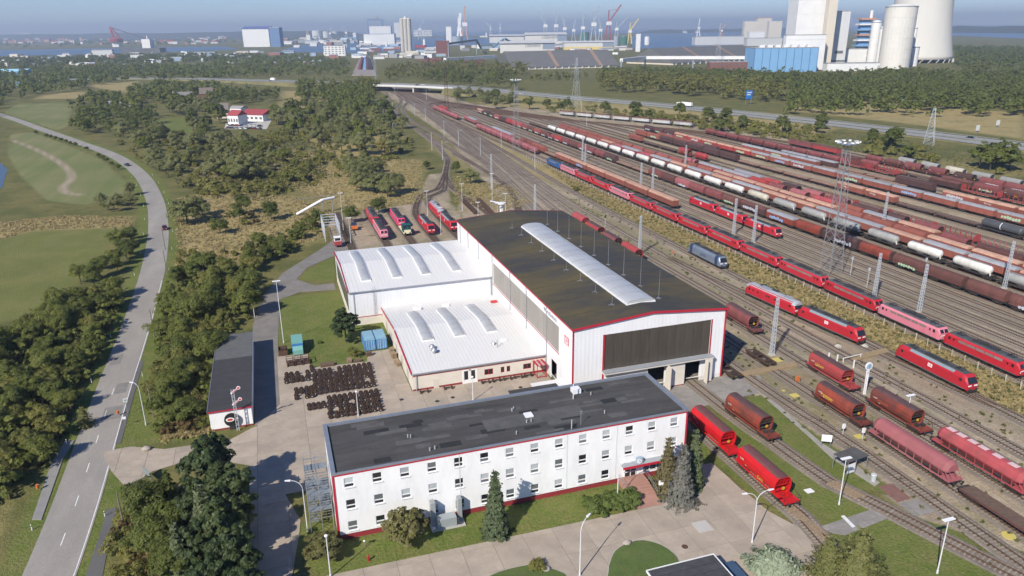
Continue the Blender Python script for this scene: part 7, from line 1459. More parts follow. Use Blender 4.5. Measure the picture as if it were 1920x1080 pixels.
for i, (x, y, w, d, h, l) in enumerate(((6.6, 154.3, 3.0, 1.2, .7, 'stack of grey timber at the lawn edge'), (11.4, 154.6, 1.0, 1.0, .9, 'orange brown crate at the lawn edge'), (13.2, 154.3, 1.8, .7, .6, 'dark pile of parts at the lawn edge'), (21.2, 156.6, .9, 1.3, 1.3, 'upper pallet stack against the annex wall'), (21.2, 153.6, 1.0, 1.6, 1.5, 'middle pallet stack against the annex wall'), (21.3, 149.6, .9, 2.2, 1.0, 'lower pallet stack against the annex wall'), (16.0, 156.4, 1.2, .8, 1.1, 'small rusty rack before the containers'))):
    t = T('pallet_stack', l, 'stack', (x, y, .07), .04*i, 'stacks in the yard'); n_ = max(2, int(h/.22)); pm_ = MB().box(-w/2, w/2, -d/2, d/2, 0, .17).mesh('layer'); pm_.materials.append(wood if i in (1, 3, 4, 5) else MATS['deck_wood'])
    for k in range(n_): inst('layer', pm_, t, (rng.uniform(-.05, .05), rng.uniform(-.05, .05), k*.22), (0, 0, rng.uniform(-.06, .06)))
t = T('fire_hydrant', 'red fire hydrant on the strip of lawn', 'hydrant', (*G2(691, 1052), 0)); MB().lathe([(.16, 0), (.13, .1), (.13, .75), (.17, .8), (.1, 1.0), (.02, 1.05)], 10).build('body', M('hydrant_red', rgb(165, 50, 45), .5), t); MB().cyl((-.28, 0, .6), (.28, 0, .6), .08, n=8).build('outlet', MATS['hydrant_red'], t)
for i, (px, py) in enumerate(((684, 1024), (815, 1000))): t = T('garden_light', 'short white garden light on the lawn, %s from the left' % ORD[i], 'garden light', (*G2(px, py), 0)); MB().cyl((0, 0, 0), (0, 0, .8), .05).build('post', steel, t); MB().lathe([(.14, .8), (.16, .95), (.05, 1.05)], 10).build('head', white_paint, t)
for i, (px, py) in enumerate(((72, 920), (222, 780))): t = T('waste_bin', 'orange waste bin at the %s bus stop' % ('left' if i == 0 else 'gate'), 'bin', (*G2(px, py), 0)); MB().cyl((.25, 0, 0), (.25, 0, 1.2), .04).build('post', steel, t); MB().cyl((0, 0, .45), (0, 0, 1.15), .2, .25, 12).build('basket', M('bin_orange', rgb(200, 110, 50), .6), t)
# shelter and fittings between the sidings
x, y = G2(1592, 878); t = T('glass_shelter', 'small steel shelter with grey roof between the sidings', 'shelter', (x, y, .05), R(8)); MB().box(-2.4, 2.4, -1.5, 1.5, 2.5, 2.62).build('roof', felt2, t); f = MB()
for a in (-2.3, -.4, 2.3):
    for b in (-1.4, 1.4): f.box(a-.05, a+.05, b-.05, b+.05, 0, 2.5)
f.build('frame', steel, t); [c for c in t.children if c.name.startswith('frame')][0]['kind'] = 'stuff'
MB().box(-2.2, -1.4, -1.42, -1.36, .3, 2.0).build('panel', white_paint, t); MB().box(-1.3, -.5, -1.42, -1.36, .3, 2.0).build('panel', white_paint, t); MB().box(-.3, .2, -1.0, -.4, .1, 1.5).build('cabinet', M('cabinet_red', rgb(170, 60, 70), .5), t); MB().box(.6, 2.2, .8, 1.3, .1, 1.4).build('cabinet', dark_grey, t)
t = T('grey_bin', 'pale grey round bin on the walkway beside the red paving', 'bin', (*G2(1637, 902), .05)); MB().cyl((0, 0, 0), (0, 0, 1.15), .38, .45, 14).build('body', M('bin_grey', (.42, .46, .46), .5), t); MB().cyl((0, 0, 1.15), (0, 0, 1.25), .48, .4, 14).build('lid', M('lid_grey', (.52, .55, .55), .5), t)
t = T('round_signal', 'white pillar with round blue and white disc beside the red hopper', 'signal', (107.6, 104.6, 0)); MB().box(-.3, -.16, -.12, .12, 0, 5.2).build('pillar', white_paint, t); MB().box(.1, .24, -.12, .12, 0, 5.2).build('pillar', white_paint, t); MB().cyl((0, -.1, 6.2), (0, .1, 6.2), .85, n=22).build('disc', white_paint, t); MB().cyl((0, -.13, 6.2), (0, -.105, 6.2), .62, n=20).build('dial', M('dial_blue', rgb(150, 175, 190), .4), t); MB().box(-.25, .2, -.2, .2, 4.8, 5.4).build('head_box', lampw, t)
MB().box(-.04, .04, -.16, -.132, 6.0, 6.45).build('pointer', dark_grey, t)
for i, (px, py) in enumerate(((1553, 676), (1569, 680), (1600, 690))): t = T('barrier_post', 'white post beside the timber crossing, %s from the left' % ORD[i], 'post', (*G2(px, py), 0), 0, 'white crossing posts'); MB().box(-.12, .12, -.1, .1, 0, 1.9).build('post', white_paint, t)
t = T('crossing_barrier', 'white rail barrier beside the round signal', 'barrier', (*G2(1595, 676), 0), R(5)); MB().bar((-2.5, 0, 1.0), (3.2, 0, 1.0), .12).build('rail', white_paint, t); MB().bar((-2.2, 0, 0), (-2.2, 0, 1), .12).build('post', white_paint, t); MB().bar((2.8, 0, 0), (2.8, 0, 1), .12).build('post', white_paint, t)
for i, (px, py) in enumerate(((1571, 652), (1621, 652))): x, y = G2(px, py); tag(MB().box(-.6, .6, -.5, .5, 0, .5).loft([[(-.5, -.4, .5), (.5, -.4, .5), (.5, .4, .5), (-.5, .4, .5)], [(-.2, -.2, .9), (.25, -.2, .8), (.2, .2, .95), (-.3, .2, .8)]]).build('flower_tub', pale_concrete, None, False, (x, y, 0)), 'pale concrete tub %s of the red locomotive front' % ('left' if i == 0 else 'right'), 'tub', 'concrete tubs')
t = T('orange_box', 'orange trackside box beside the timber crossing', 'box', (*G2(1495, 716), 0)); MB().box(-.35, .35, -.3, .3, 0, 1.3).build('body', M('box_orange', rgb(190, 110, 60), .6), t)
for i, (px, py, h) in enumerate(((1134, 437, 6.5), (1365, 472, 1.6), (1262, 480, 1.6), (1580, 815, 2.2), (1617, 823, 2.2), (1732, 517, 5.5), (1625, 540, 6), (1594, 518, 6))): t = T('track_signal', 'small track signal standing among the rails, %s of eight' % ORD[i], 'signal', (*G2(px, py), 0), 0, 'track signals'); MB().cyl((0, 0, 0), (0, 0, h), .09, n=6).build('post', mast_paint, t); MB().box(-.25, .25, -.15, .15, h-.9, h).build('signal_head', (dark_grey, MATS['box_orange'], MATS['box_orange'], white_paint, white_paint, mast_paint, mast_paint, mast_paint)[i], t)
# depot oddities
t = T('pipe_bridge', 'white pipeline sloping down beside the depot', 'pipeline', (0, 0, 0)); a, b = G(556, 402, .5), G(604, 375, 5.5); MB().tube([a, b, (b[0]+5, b[1]+3, b[2])], .55, 12).build('pipe', white_paint, t); MB().cyl((b[0], b[1], 0), b, .2).build('support', steel, t); MB().cyl((b[0]+4, b[1]+2, 0), (b[0]+4, b[1]+2, 5.3), .2).build('support', steel, t); MB().bar((a[0], a[1], 6.6), (b[0]+6, b[1]+3.5, 6.6), .1).build('handrail', steel, t)
x, y = G2(625, 452); t = T('loading_gantry', 'grey steel gantry frame left of the annex roof', 'gantry', (x, y, 0)); f = MB()
for sx in (-2.6, 2.6):
    for k in range(5): f.bar((sx, k*4, 0), (sx, k*4, 6), .2)
    f.bar((sx, 0, 6), (sx, 16, 6), .25).bar((sx, 0, 3), (sx, 16, 3), .15)
    for k in range(4): f.bar((sx, k*4, 0), (sx, k*4+4, 6), .12)
for k in range(5): f.bar((-2.6, k*4, 6), (2.6, k*4, 6), .2)
f.build('frame', mast_paint, t)
x, y = G2(634, 462); t = T('rail_tractor', 'small red and white rail tractor before the steel gantry', 'locomotive', (x, y, .3)); MB().box(-1.2, 1.2, -2, 2.2, .6, 1.7).build('body', w_red, t); MB().box(-1.15, 1.15, -.6, 1.6, 1.7, 2.9).build('cab', white_paint, t); MB().box(-.9, .9, -.63, -.605, 1.9, 2.7).build('windscreen', win_dark, t); MB().box(-1.25, 1.25, -.8, 1.8, 2.9, 3.0).build('roof', white_paint, t); bogie(t, 0, 2.4, 2)
x, y = G2(665, 431); t = T('orange_tractor', 'orange and blue small vehicle before the dark round tree', 'vehicle', (x, y, .2)); MB().box(-1.1, 1.1, -1.6, .6, .5, 1.3).build('body', MATS['bin_orange'], t); MB().box(-1, 1, .6, 1.8, .5, 2.3).build('cab', C_NAVY, t); bogie(t, 0, 2.2, 2)
x, y = G2(941, 416); t = T('white_pillar', 'white pillar with tilted disc behind the hall roof', 'pillar', (x, y, 0)); MB().cyl((0, 0, 0), (0, 0, 7.0), .75, .75, 14).build('column', white_paint, t); MB().cyl((0, 0, 7.0), (0, 0, 7.5), 1.5, 1.6, 18).build('disc', white_paint, t); MB().bar((0, 0, 7.3), (-4.2, 1, 8.3), .9, .3).build('arm', white_paint, t)
for i, (a, b) in enumerate((((868, 378), (893, 402)), ((897, 376), (925, 405)))): p, q = G2(*a), G2(*b); tag(MB().bar((*p, .6), (*q, .6), 1.6, 1.2).build('rail_stack', rust), 'long dark stack of rails at the depot, %s from the left' % ORD[i], 'stack', 'rail stacks')
# ------------------------------------------------------------------ road vehicles
def car(x, y, rz, m, label, L=4.2, W=1.75, H=1.45, z=.06):
    t = T('car', label, 'car', (x, y, z), rz, 'cars'); h = L/2; w = W/2
    prof = [(-h, .35), (-h, .75), (-h+.9, .88), (-h+1.5, H-.02), (h-1.2, H), (h-.35, .95), (h, .85), (h, .35)]
    lo = [(-h, .3), (-h, .72), (-h+.95, .86), (h-.4, .92), (h, .82), (h, .3)]; MB().loft([[(-w, a, b) for a, b in lo], [(w, a, b) for a, b in lo]]).build('body', m, t)
    up = [(-h+.9, .87), (-h+1.5, H), (h-1.25, H), (h-.5, .91)]; MB().loft([[(-w+.1, a, b) if b < 1 else (-w+.25, a, b) for a, b in up], [(w-.1, a, b) if b < 1 else (w-.25, a, b) for a, b in up]]).build('windows', win_dark, t)
    MB().box(-w+.24, w-.24, -h+1.45, h-1.2, H-.01, H+.04).build('roof', m, t)
    for a in (-h+.8, h-.8):
        for s in (-1, 1): MB().cyl((s*(w-.2), a, .31), (s*(w+.01), a, .31), .31, n=12).build('wheel', black, t)
    for s in (-.6, .6): MB().box(s-.15, s+.15, -h-.01, -h+.03, .55, .7).build('headlight', white_paint, t)
p, a = G2(309, 430), 0; car(p[0], p[1], R(6), M('car_red', rgb(92, 26, 34), .3), 'dark red car driving on the road beside the dry grass'); p = G2(239, 311); car(p[0], p[1], R(30), M('car_grey', rgb(60, 66, 74), .3), 'dark grey car in the road bend by the fields')
hs = np.concatenate([[0], np.cumsum(np.linalg.norm(np.diff(HW[:, :2], axis=0), axis=1))])
def on_hw(px, d):
    j = min(range(len(HW)), key=lambda i: abs((_r.dot(Vector((HW[i][0], HW[i][1], HW[i][2]-CAM_H)))/_f.dot(Vector((HW[i][0], HW[i][1], HW[i][2]-CAM_H)))*FPX+960)-px)); o = offset(HW, d)[j]; v = HW[min(j+1, len(HW)-1)]-HW[max(j-1, 0)]; return o[0], o[1], HW[j][2]+.04, math.atan2(v[1], v[0])-math.pi/2
for px, d, c, l in ((1797, -5, (25, 27, 30), 'black car on the motorway below the white signs'), (890, -7, (150, 160, 175), 'silver car on the motorway right of the bridge'), (795, 6, (40, 44, 50), 'dark car on the motorway bridge'), (986, 7, (200, 200, 205), 'white car on the motorway behind the pylons'), (605, -7, (205, 205, 205), 'white car on the motorway left of the bridge'), (520, 7, (60, 60, 66), 'dark car on the motorway at the far left'), (780, -6, (220, 220, 220), 'white car on the bridge deck')):
    x, y, z, a = on_hw(px, d); car(x, y, a, M('car_%d_%d' % (c[0], c[1]), rgb(*c), .3), l, 4.5, 1.8, 1.5, z)
x, y, z, a = on_hw(1273, -7); t = T('articulated_lorry', 'white articulated lorry on the motorway', 'lorry', (x, y, z), a); MB().box(-1.25, 1.25, -6, 7.5, 1.1, 4.0).build('trailer', white_paint, t); MB().box(-1.2, 1.2, -8.8, -6.4, .7, 3.4).build('cab', white_paint, t); MB().box(-1.1, 1.1, -8.83, -8.805, 2.0, 3.0).build('windscreen', win_dark, t)
for q in (-8, -4.8, 4, 5.3): MB().cyl((-1.2, q, .5), (1.2, q, .5), .5, n=10).build('wheel', black, t)
x, y, z, a = on_hw(508, -7); t = T('box_lorry', 'white box lorry on the motorway at the left', 'lorry', (x, y, z), a); MB().box(-1.25, 1.25, -3, 5, 1.0, 3.8).build('box', white_paint, t); MB().box(-1.2, 1.2, -5.2, -3.1, .6, 2.9).build('cab', white_paint, t)
x, y = G2(1403, 196); t = T('blue_road_sign', 'tall blue motorway sign before the poplars', 'sign', (x, y, 0)); MB().box(-3.4, 3.4, -.15, .15, 5, 13).build('panel', M('sign_blue', rgb(40, 110, 180), .5), t); MB().box(-2.5, 2.5, -.2, -.16, 10.6, 11.4).box(-2.5, 1.5, -.2, -.16, 8.6, 9.4).build('white_text', white_paint, t); MB().box(-3, -2.6, 0, .3, 0, 5).build('post', steel, t); MB().box(2.6, 3, 0, .3, 0, 5).build('post', steel, t)
for px, py, l in ((1832, 248, 'pale road sign seen from behind, lower of two beyond the motorway'), (1870, 238, 'pale road sign seen from behind, upper of two beyond the motorway')): x, y = G2(px, py); t = T('road_sign', l, 'sign', (x, y, 0), 0, 'road signs'); MB().box(-1.5, 1.5, -.1, .1, 1.2, 4.8).build('panel', M('sign_pale', (.55, .57, .58), .5), t); MB().cyl((-1, 0, 0), (-1, 0, 1.2), .1).build('post', steel, t); MB().cyl((1, 0, 0), (1, 0, 1.2), .1).build('post', steel, t)
# motorway bridge
bi = [i for i in range(len(HW)) if 132 < HW[i][0] < 215]; Bl = HW[bi]; t = T('motorway_bridge', 'pale concrete motorway bridge over the tracks', 'bridge')
m = MB(); strip(m, Bl, -14.5, 14.5, -.05); strip(m, Bl, 14.5, 14.6, -.05, -1.6); strip(m, Bl, 14.5, -14.5, -1.6); m.build('deck', pale_concrete, t); MB_ = MB(); strip(MB_, Bl, 14.61, 14.7, .9, -.9); strip(MB_, Bl, 14.7, 14.62, .9, .9); MB_.build('parapet', M('parapet_pale', (.58, .58, .57), .7), t)
for i in (0, len(Bl)//2, len(Bl)-1): c = offset(Bl, 0)[i]; v = Bl[min(i+1, len(Bl)-1)]-Bl[max(i-1, 0)]; MB().cbox((c[0], c[1], 2.9), (2.2, 27, 5.6), math.atan2(v[1], v[0])).build('pier', pale_concrete, t)
# ------------------------------------------------------------------ farm and houses in the middle distance
def far_m(name, c, var=.06): return M(name, c, .7, var=var, scale=.08)
fw_, fc_, fg_, fb_, fd_ = far_m('far_white', (.70, .70, .69)), far_m('far_cream', (.62, .56, .46)), far_m('far_grey', (.30, .30, .30)), far_m('far_blue', rgb(118, 162, 200)), far_m('far_dark', (.12, .125, .13))
fred, forg, fgreen, fyel = far_m('far_red', rgb(150, 66, 70)), far_m('far_orange', rgb(186, 140, 116)), far_m('far_green', rgb(60, 110, 90)), far_m('far_yellow', rgb(214, 190, 110)); fbrick = far_m('far_brick', rgb(120, 78, 66)); fsteel = far_m('far_steel', rgb(150, 160, 170)); sroof = far_m('storage_roof', (.125, .125, .120), .1); tilem = far_m('roof_tile', rgb(140, 74, 62))
def depth(x, y): return _f.dot(Vector((x, y, -CAM_H)))
def span(px0, px1, py, top=None):
    """ground line of a distant front: centre, width and height in metres"""
    x, y, _ = G((px0+px1)/2, py); d = depth(x, y); w = (px1-px0)*d/FPX
    h = 0 if top is None else (py-top)*d/FPX/math.cos(PITCH)*.985
    return x, y, w, h
def windows_on(t, w, h, y, rows_, cols_, m, zf=.25):
    ww_, hh = w/cols_*.5, h*(1-zf)/rows_*.45; me = MB().box(-ww_/2, ww_/2, -.25, -.05, 0, hh).mesh('window'); me.materials.append(m)
    for r_ in range(rows_):
        for c in range(cols_): inst('window', me, t, (-w/2+(c+.5)*w/cols_, y, h*zf*.6+(r_+.2)*h*(1-zf*.6)/rows_))
def house(px0, px1, py, top, label, wall, roof_, dp=.6, pitch_=.4, rz=0.0, cat='building', name='building', wins=None, flat=False, group=None):
    x, y, w, h = span(px0, px1, py, top); d = w*dp; t = T(name, label, cat, (x, y, 0), AZ+rz, group); hw, he = w/2, h*(1-(0 if flat else pitch_))
    MB().box(-hw, hw, 0, d, 0, he).build('wall', wall, t)
    if flat: MB().box(-hw*1.01, hw*1.01, -d*.01, d*1.01, he, he*1.04+.2).build('roof', roof_, t)
    else: MB().extx([(-d*.04, he), (d/2, h), (d*1.04, he)], -hw*1.03, hw*1.03).build('roof', roof_, t)
    if wins: windows_on(t, w, he, 0, wins[0], wins[1], fd_)
    return t, w, he, d
t, w, h, d = house(426, 450, 234, 209, 'white workshop with red roof at the car yard', fw_, fred, 1.1, .35, R(-20), name='car_workshop', wins=(1, 4)); house(448, 498, 227, 208, 'white hall with red sheet roof behind the car yard', fw_, fred, .8, .4, R(-20), name='car_hall', wins=(1, 5)); house(406, 430, 222, 196, 'brown roofed house left of the car yard', fc_, far_m('farm_roof', (.17, .15, .13)), .9, .45, R(15), name='farm_house', wins=(2, 3)); house(428, 455, 212, 200, 'low grey roofed shed behind the red roofed hall', fw_, fg_, .8, .3, R(-20), name='shed')
g_ = random.Random(12); cc_ = [(210, 212, 214), (40, 44, 50), (120, 30, 36), (50, 70, 110), (150, 154, 158), (224, 224, 224)]
for i in range(16): px, py = 428+(i % 8)*8.4+g_.uniform(-1, 1), 236+(i//8)*5+(i % 8)*.2; x, y = G2(px, py); c = cc_[i % 6]; car(x, y, R(g_.choice((60, 70, -20))), M('car_%d_%d' % (c[0], c[1]), rgb(*c), .3), '%s car parked in the yard of the red roofed workshop, %s in its row' % ({210: 'light', 40: 'black', 120: 'dark red', 50: 'blue', 150: 'silver', 224: 'white'}[c[0]], ORD[i % 8]), 4.3, 1.8, 1.45, .02)
struct('car_yard', MB().prism(GA((420, 242), (500, 242), (510, 224), (424, 230)), 0, .02), pale_concrete)
house(190, 216, 204, 192, 'white gabled shed with grey roof among the far trees', fw_, fg_, 1.5, .45, R(20), name='shed'); house(214, 246, 203, 191, 'long low building with grey roof left of the red roof', fc_, fg_, .4, .4, R(10), name='shed'); house(244, 262, 202, 186, 'dark red roofed house among the far trees', fbrick, tilem, .8, .5, 0, name='house'); house(334, 362, 192, 174, 'old thatched barn with grey roof', far_m('barn_brown', (.2, .17, .14)), far_m('thatch', (.20, .19, .175)), .8, .7, R(25), name='barn'); house(318, 334, 192, 174, 'grey roofed barn beside the thatched one', MATS['barn_brown'], MATS['thatch'], .8, .7, R(-30), name='barn'); house(376, 400, 184, 166, 'brown farmhouse roof between dark trees', fbrick, far_m('farm_roof2', (.16, .13, .11)), .8, .6, R(20), name='farm_house')
# ------------------------------------------------------------------ power station
ps = 'power station'
x, y, w, h = span(1650, 1778, 116); t = T('cooling_tower', 'huge pale concrete cooling tower cut by the top of the frame', 'cooling tower', (x, y, 0)); r0 = w/2
MB().lathe([(r0*(.76+.24*abs(1-q/112)**1.7), q) for q in np.linspace(6, 141, 22)], 56).build('shell', M('tower_concrete', (.60, .585, .54), .85, var=.05, scale=.03, dirt=(.5, .48, .44), dirt_amt=.4, dirt_scale=.02, stretch=(1, 1, .2)), t, True); lg_ = MB()
for k in range(28): a = 6.283*k/28; lg_.bar((r0*1.01*math.cos(a), r0*1.01*math.sin(a), 0), (r0*.99*math.cos(a+.1), r0*.99*math.sin(a+.1), 6.5), 1.2)
tag(lg_.build('legs', pale_concrete, t), kind='stuff')
def cyl_at(px0, px1, py, top, label, m, name='silo', dome=.04, n=28, cat='silo', rail=False):
    x, y, w, h = span(px0, px1, py, top); t = T(name, label, cat, (x, y, 0)); MB().lathe([(w/2, 0), (w/2, h), (w*.3, h*(1+dome)), (.1, h*(1+dome*1.2))], n).build('shell', m, t, False)
    for k in range(1, 6): MB().lathe([(w/2+.05, h*k/6-.3), (w/2+.25, h*k/6-.15), (w/2+.25, h*k/6+.15), (w/2+.05, h*k/6+.3)], n).build('ring', m, t)
    MB().lathe([(w/2, h), (w/2+.6, h), (w/2+.6, h+1.2), (w/2+.45, h+1.2)], n).build('rim_rail', fsteel, t)
    return t
silo_m = far_m('silo_cream', (.64, .62, .57))
cyl_at(1647, 1701, 128, 25, 'broad cream silo in front of the cooling tower', silo_m); cyl_at(1624, 1642, 124, 50, 'slim white silo between the platforms and the cream silo', fw_); cyl_at(1640, 1652, 126, 60, 'very slim white tank beside the broad cream silo', fw_, n=18); cyl_at(1701, 1718, 124, 92, 'short white tank at the foot of the cooling tower', fw_); cyl_at(1702, 1709, 124, 60, 'thin white stack at the foot of the cooling tower', fw_, n=14)
def block(px0, px1, py, top, label, m, dp, name='boiler_house', z0=0.0, parts=()):
    x, y, w, h = span(px0, px1, py, top); t = T(name, label, 'building', (x, y, 0), AZ, ps); MB().box(-w/2, w/2, 0, w*dp, z0, h).build('wall', m, t); MB().box(-w/2-.3, w/2+.3, -.3, w*dp+.3, h, h+1).build('roof', fg_, t); return t, w, h
t, w, h = block(1484, 1540, 128, -32, 'towering white boiler house cut by the top of the frame', fw_, .9); [MB().box(-w/2+w*k/9-.2, -w/2+w*k/9+.2, -.1, -.015, 0, h).build('panel_joint', far_m('panel_line', (.64, .64, .64)), t) for k in range(1, 9)]; MB().box(w/2, w*.78, 4, w*.9, 0, h*.99).build('side_wall', far_m('boiler_grey', (.40, .41, .42)), t)
for k in range(1, 7): MB().box(-w/2-.05, w/2+.05, -.12, -.02, h*k/7-.25, h*k/7+.25).build('panel_joint', far_m('panel_grey', (.60, .60, .60)), t)
t, w, h = block(1540, 1556, 129, -30, 'cream stair tower between the white boiler blocks', fc_, 1.0, 'stair_tower')
for k in range(1, 12): MB().box(w/2+.02, w/2+.2, 2, w*.9, h*k/12-1, h*k/12+1).build('window_band', fd_, t)
t, w, h = block(1468, 1542, 131, 72, 'lower white block in front of the boiler house', fw_, .2, 'turbine_block'); MB().box(-w/2, w/2, -.15, -.02, h*.86, h*.88).build('panel_joint', MATS['panel_grey'], t)
t, w, h = block(1556, 1582, 126, 32, 'grey white filter block right of the stair tower', far_m('far_pale', (.58, .59, .60)), .8, 'filter_block'); MB().box(-w*.3, w*.3, -.2, -.02, h*.25, h*.3).build('window_band', fd_, t); MB().box(-w/2, w/2, -.2, -.02, h*.1, h*.13).build('window_band', fd_, t)
t, w, h = block(1584, 1622, 124, 95, 'white flue gas block before the platforms', fw_, .8, 'flue_block'); t, w, h = block(1550, 1648, 133, 120, 'low white base building of the power station', fw_, .2, 'base_building')
t, w, h = block(1412, 1530, 135, 94, 'long sky blue machine hall before the power station', fb_, .5, 'machine_hall')
for k in range(9):
    MB().box(-w/2+w*k/8-.35, -w/2+w*k/8+.35, -.25, -.02, 0, h).build('panel_joint', far_m('joint_navy', rgb(60, 100, 150)), t)
    if k < 7: MB().box(-w/2+w*(k+1)/8-4, -w/2+w*(k+1)/8+4, 4, 11, h, h+5).build('roof_vent', fw_, t)
x, y, w, h = span(1600, 1632, 122, 42); t = T('platform_tower', 'open steel tower of blue and white platforms', 'tower', (x, y, 0), AZ)
for k in range(9): MB().box(-w/2+w*.06*(k % 3), w/2-w*.05*(k % 2), 0, w*.6, h*(k+.6)/9, h*(k+.6)/9+h*.035).build('platform', (fb_, fw_, forg)[k % 3], t)
MB().box(-w*.3, w*.25, w*.15, w*.5, 0, h*.96).build('core', far_m('core_blue', rgb(110, 150, 190)), t); MB().cyl((w*.3, w*.3, 0), (w*.3, w*.3, h*1.15), w*.09, n=12).build('stack', fw_, t)
# ------------------------------------------------------------------ storage sheds and conveyors
def shedroof(px0, px1, py0, py1, top0, top1, label, bands, dp=60):
    a, b = Vector(G(px0, py0)), Vector(G(px1, py1)); ux = (b-a).normalized(); nx = Vector((-ux.y, ux.x, 0)); L_ = (b-a).length; h = 30
    t = T('storage_shed', label, 'storage shed', a, math.atan2(ux.y, ux.x)); MB().box(0, L_, 0, dp*2, 0, 4).build('wall', fc_, t); MB().extx([(-2, 3.5), (dp, h), (2*dp+2, 3.5)], -1, L_+1).build('roof', sroof, t)
    for f in bands: MB().bar((L_*f, -2, 3.8), (L_*f, dp, h+.4), 7, .5).build('roof_band', far_m('band_brown', rgb(140, 118, 104)), t)
    for k in range(16): MB().box(L_*(k+.3)/16, L_*(k+.3)/16+2, -2.5, -.2, 0, 3.4).build('buttress', fw_, t)
    return t
shedroof(960, 1160, 131, 126, 0, 0, 'long grey gabled storage shed behind the wood', (.42, .83)); shedroof(1262, 1430, 122, 112, 0, 0, 'dark gabled storage shed left of the blue hall', (.34, .72))
def conveyor(pts, label, r=2.6, m=None):
    t = T('conveyor_bridge', label, 'conveyor'); P = [Vector(G(a, b, z)) for a, b, z in pts]
    for p, q in zip(P[:-1], P[1:]): MB().bar(p, q, r*2, r*2).build('gallery', m or fw_, t)
    for p in P: MB().bar((p.x, p.y, 0), (p.x, p.y, p.z), 2.0).build('trestle', fsteel, t)
conveyor([(1165, 113, 18), (1210, 108, 18), (1300, 108, 18), (1412, 108, 18)], 'white conveyor gallery crossing before the dark storage shed'); conveyor([(1198, 112, 4), (1265, 92, 26)], 'rising white conveyor at the end of the grey shed'); conveyor([(834, 112, 10), (930, 106, 10)], 'long white conveyor roof beside the scrap yard', 3.5); conveyor([(840, 82, 34), (893, 75, 40), (902, 90, 10)], 'black conveyor bridge behind the rusty hopper', 2.5, fd_); conveyor([(925, 88, 5), (946, 72, 40), (960, 80, 20)], 'blue sloping conveyor frame left of the pale halls', 2.5, fb_)
house(818, 842, 104, 80, 'rust red hopper building before the black conveyor', far_m('far_rust', rgb(110, 66, 58)), fbrick, .5, 0, 0, flat=True, name='hopper_building'); house(1330, 1420, 134, 118, 'brick office row left of the blue hall', fbrick, fg_, .2, 0, 0, flat=True, wins=(2, 12), name='brick_building')
# ------------------------------------------------------------------ pale assembly halls with lettering
def lhall(px0, px1, py, top, label, txt=None, dp=.6, stripe=None):
    t, w, he, d = house(px0, px1, py, top, label, far_m('hall_pale', (.60, .59, .56)), far_m('hall_roof', (.52, .52, .51)), dp, .18, 0, name='assembly_hall'); MB().box(w*.28, w/2+.3, -.3, d*.4, he*.35, he*.98).build('gate_wall', far_m('hall_gate', rgb(128, 140, 158)), t)
    if txt: text('lettering', txt, he*.40, far_m('letters_grey', (.14, .15, .17)), t, (w*.1, -.4, he*.72), (R(90), 0, 0))
    if stripe: MB().box(-w/2, w/2, -.2, -.02, 0, he*.4).build('yellow_band', stripe, t)
lhall(918, 1000, 80, 66, 'leftmost pale assembly hall beyond the blue conveyor'); lhall(985, 1062, 84, 63, 'pale assembly hall with the upper dark lettering', 'LIEBHERR'); lhall(938, 1040, 99, 79, 'nearest pale assembly hall with the lower dark lettering', 'LIEBHERR'); lhall(1058, 1150, 93, 78, 'long pale hall with yellow base', None, .35, fyel)
# ------------------------------------------------------------------ harbour: silo, cranes, ships, shipyard
x, y, w, h = span(752, 772, 97, 42); t = T('grain_silo', 'tall grey grain silo tower in the harbour', 'silo', (x, y, 0), AZ)
for k in range(3):
    for j in range(2): MB().cyl((-w*.33+w*.33*k, w*.17+w*.33*j, 0), (-w*.33+w*.33*k, w*.17+w*.33*j, h), w*.18, n=16).build('cell', far_m('silo_grey', (.46, .44, .40)), t)
MB().box(-w*.45, w*.45, 0, w*.5, h, h*1.03).build('cap', fc_, t); MB().box(-w*.08, w*.08, w*.1, w*.3, h*1.03, h*1.08).build('head_house', fw_, t)
def cr(px, py, top, label, m, boom=(.5, .9), name='harbour_crane', wbase=.18, tilt=1):
    x, y, _, h = span(px, px, py, top); t = T(name, label, 'crane', (x, y, 0), AZ, 'harbour cranes'); tw = h*wbase/2; th = 2.6 if 'massive' in label else 1.0
    f = MB()
    for a in (-1, 1):
        for b in (-1, 1): f.bar((a*tw, b*tw, 0), (a*tw*.35, b*tw*.35, h*.45), h*.025*th)
    f.build('portal', m, t); MB().box(-tw*.7, tw*.9, -tw*.5, tw*.5, h*.45, h*.55).build('machine_house', fw_, t); MB().bar((0, 0, h*.52), (tilt*h*boom[0], 0, h*boom[1]), h*.035*th).build('jib', m, t); MB().bar((0, 0, h*.52), (0, 0, h*.85), h*.025*th*1.3).build('tower', m, t); MB().bar((0, 0, h*.84), (tilt*h*boom[0]*.8, 0, h*boom[1]*.88), h*.01).build('stay', m, t)
k = 0
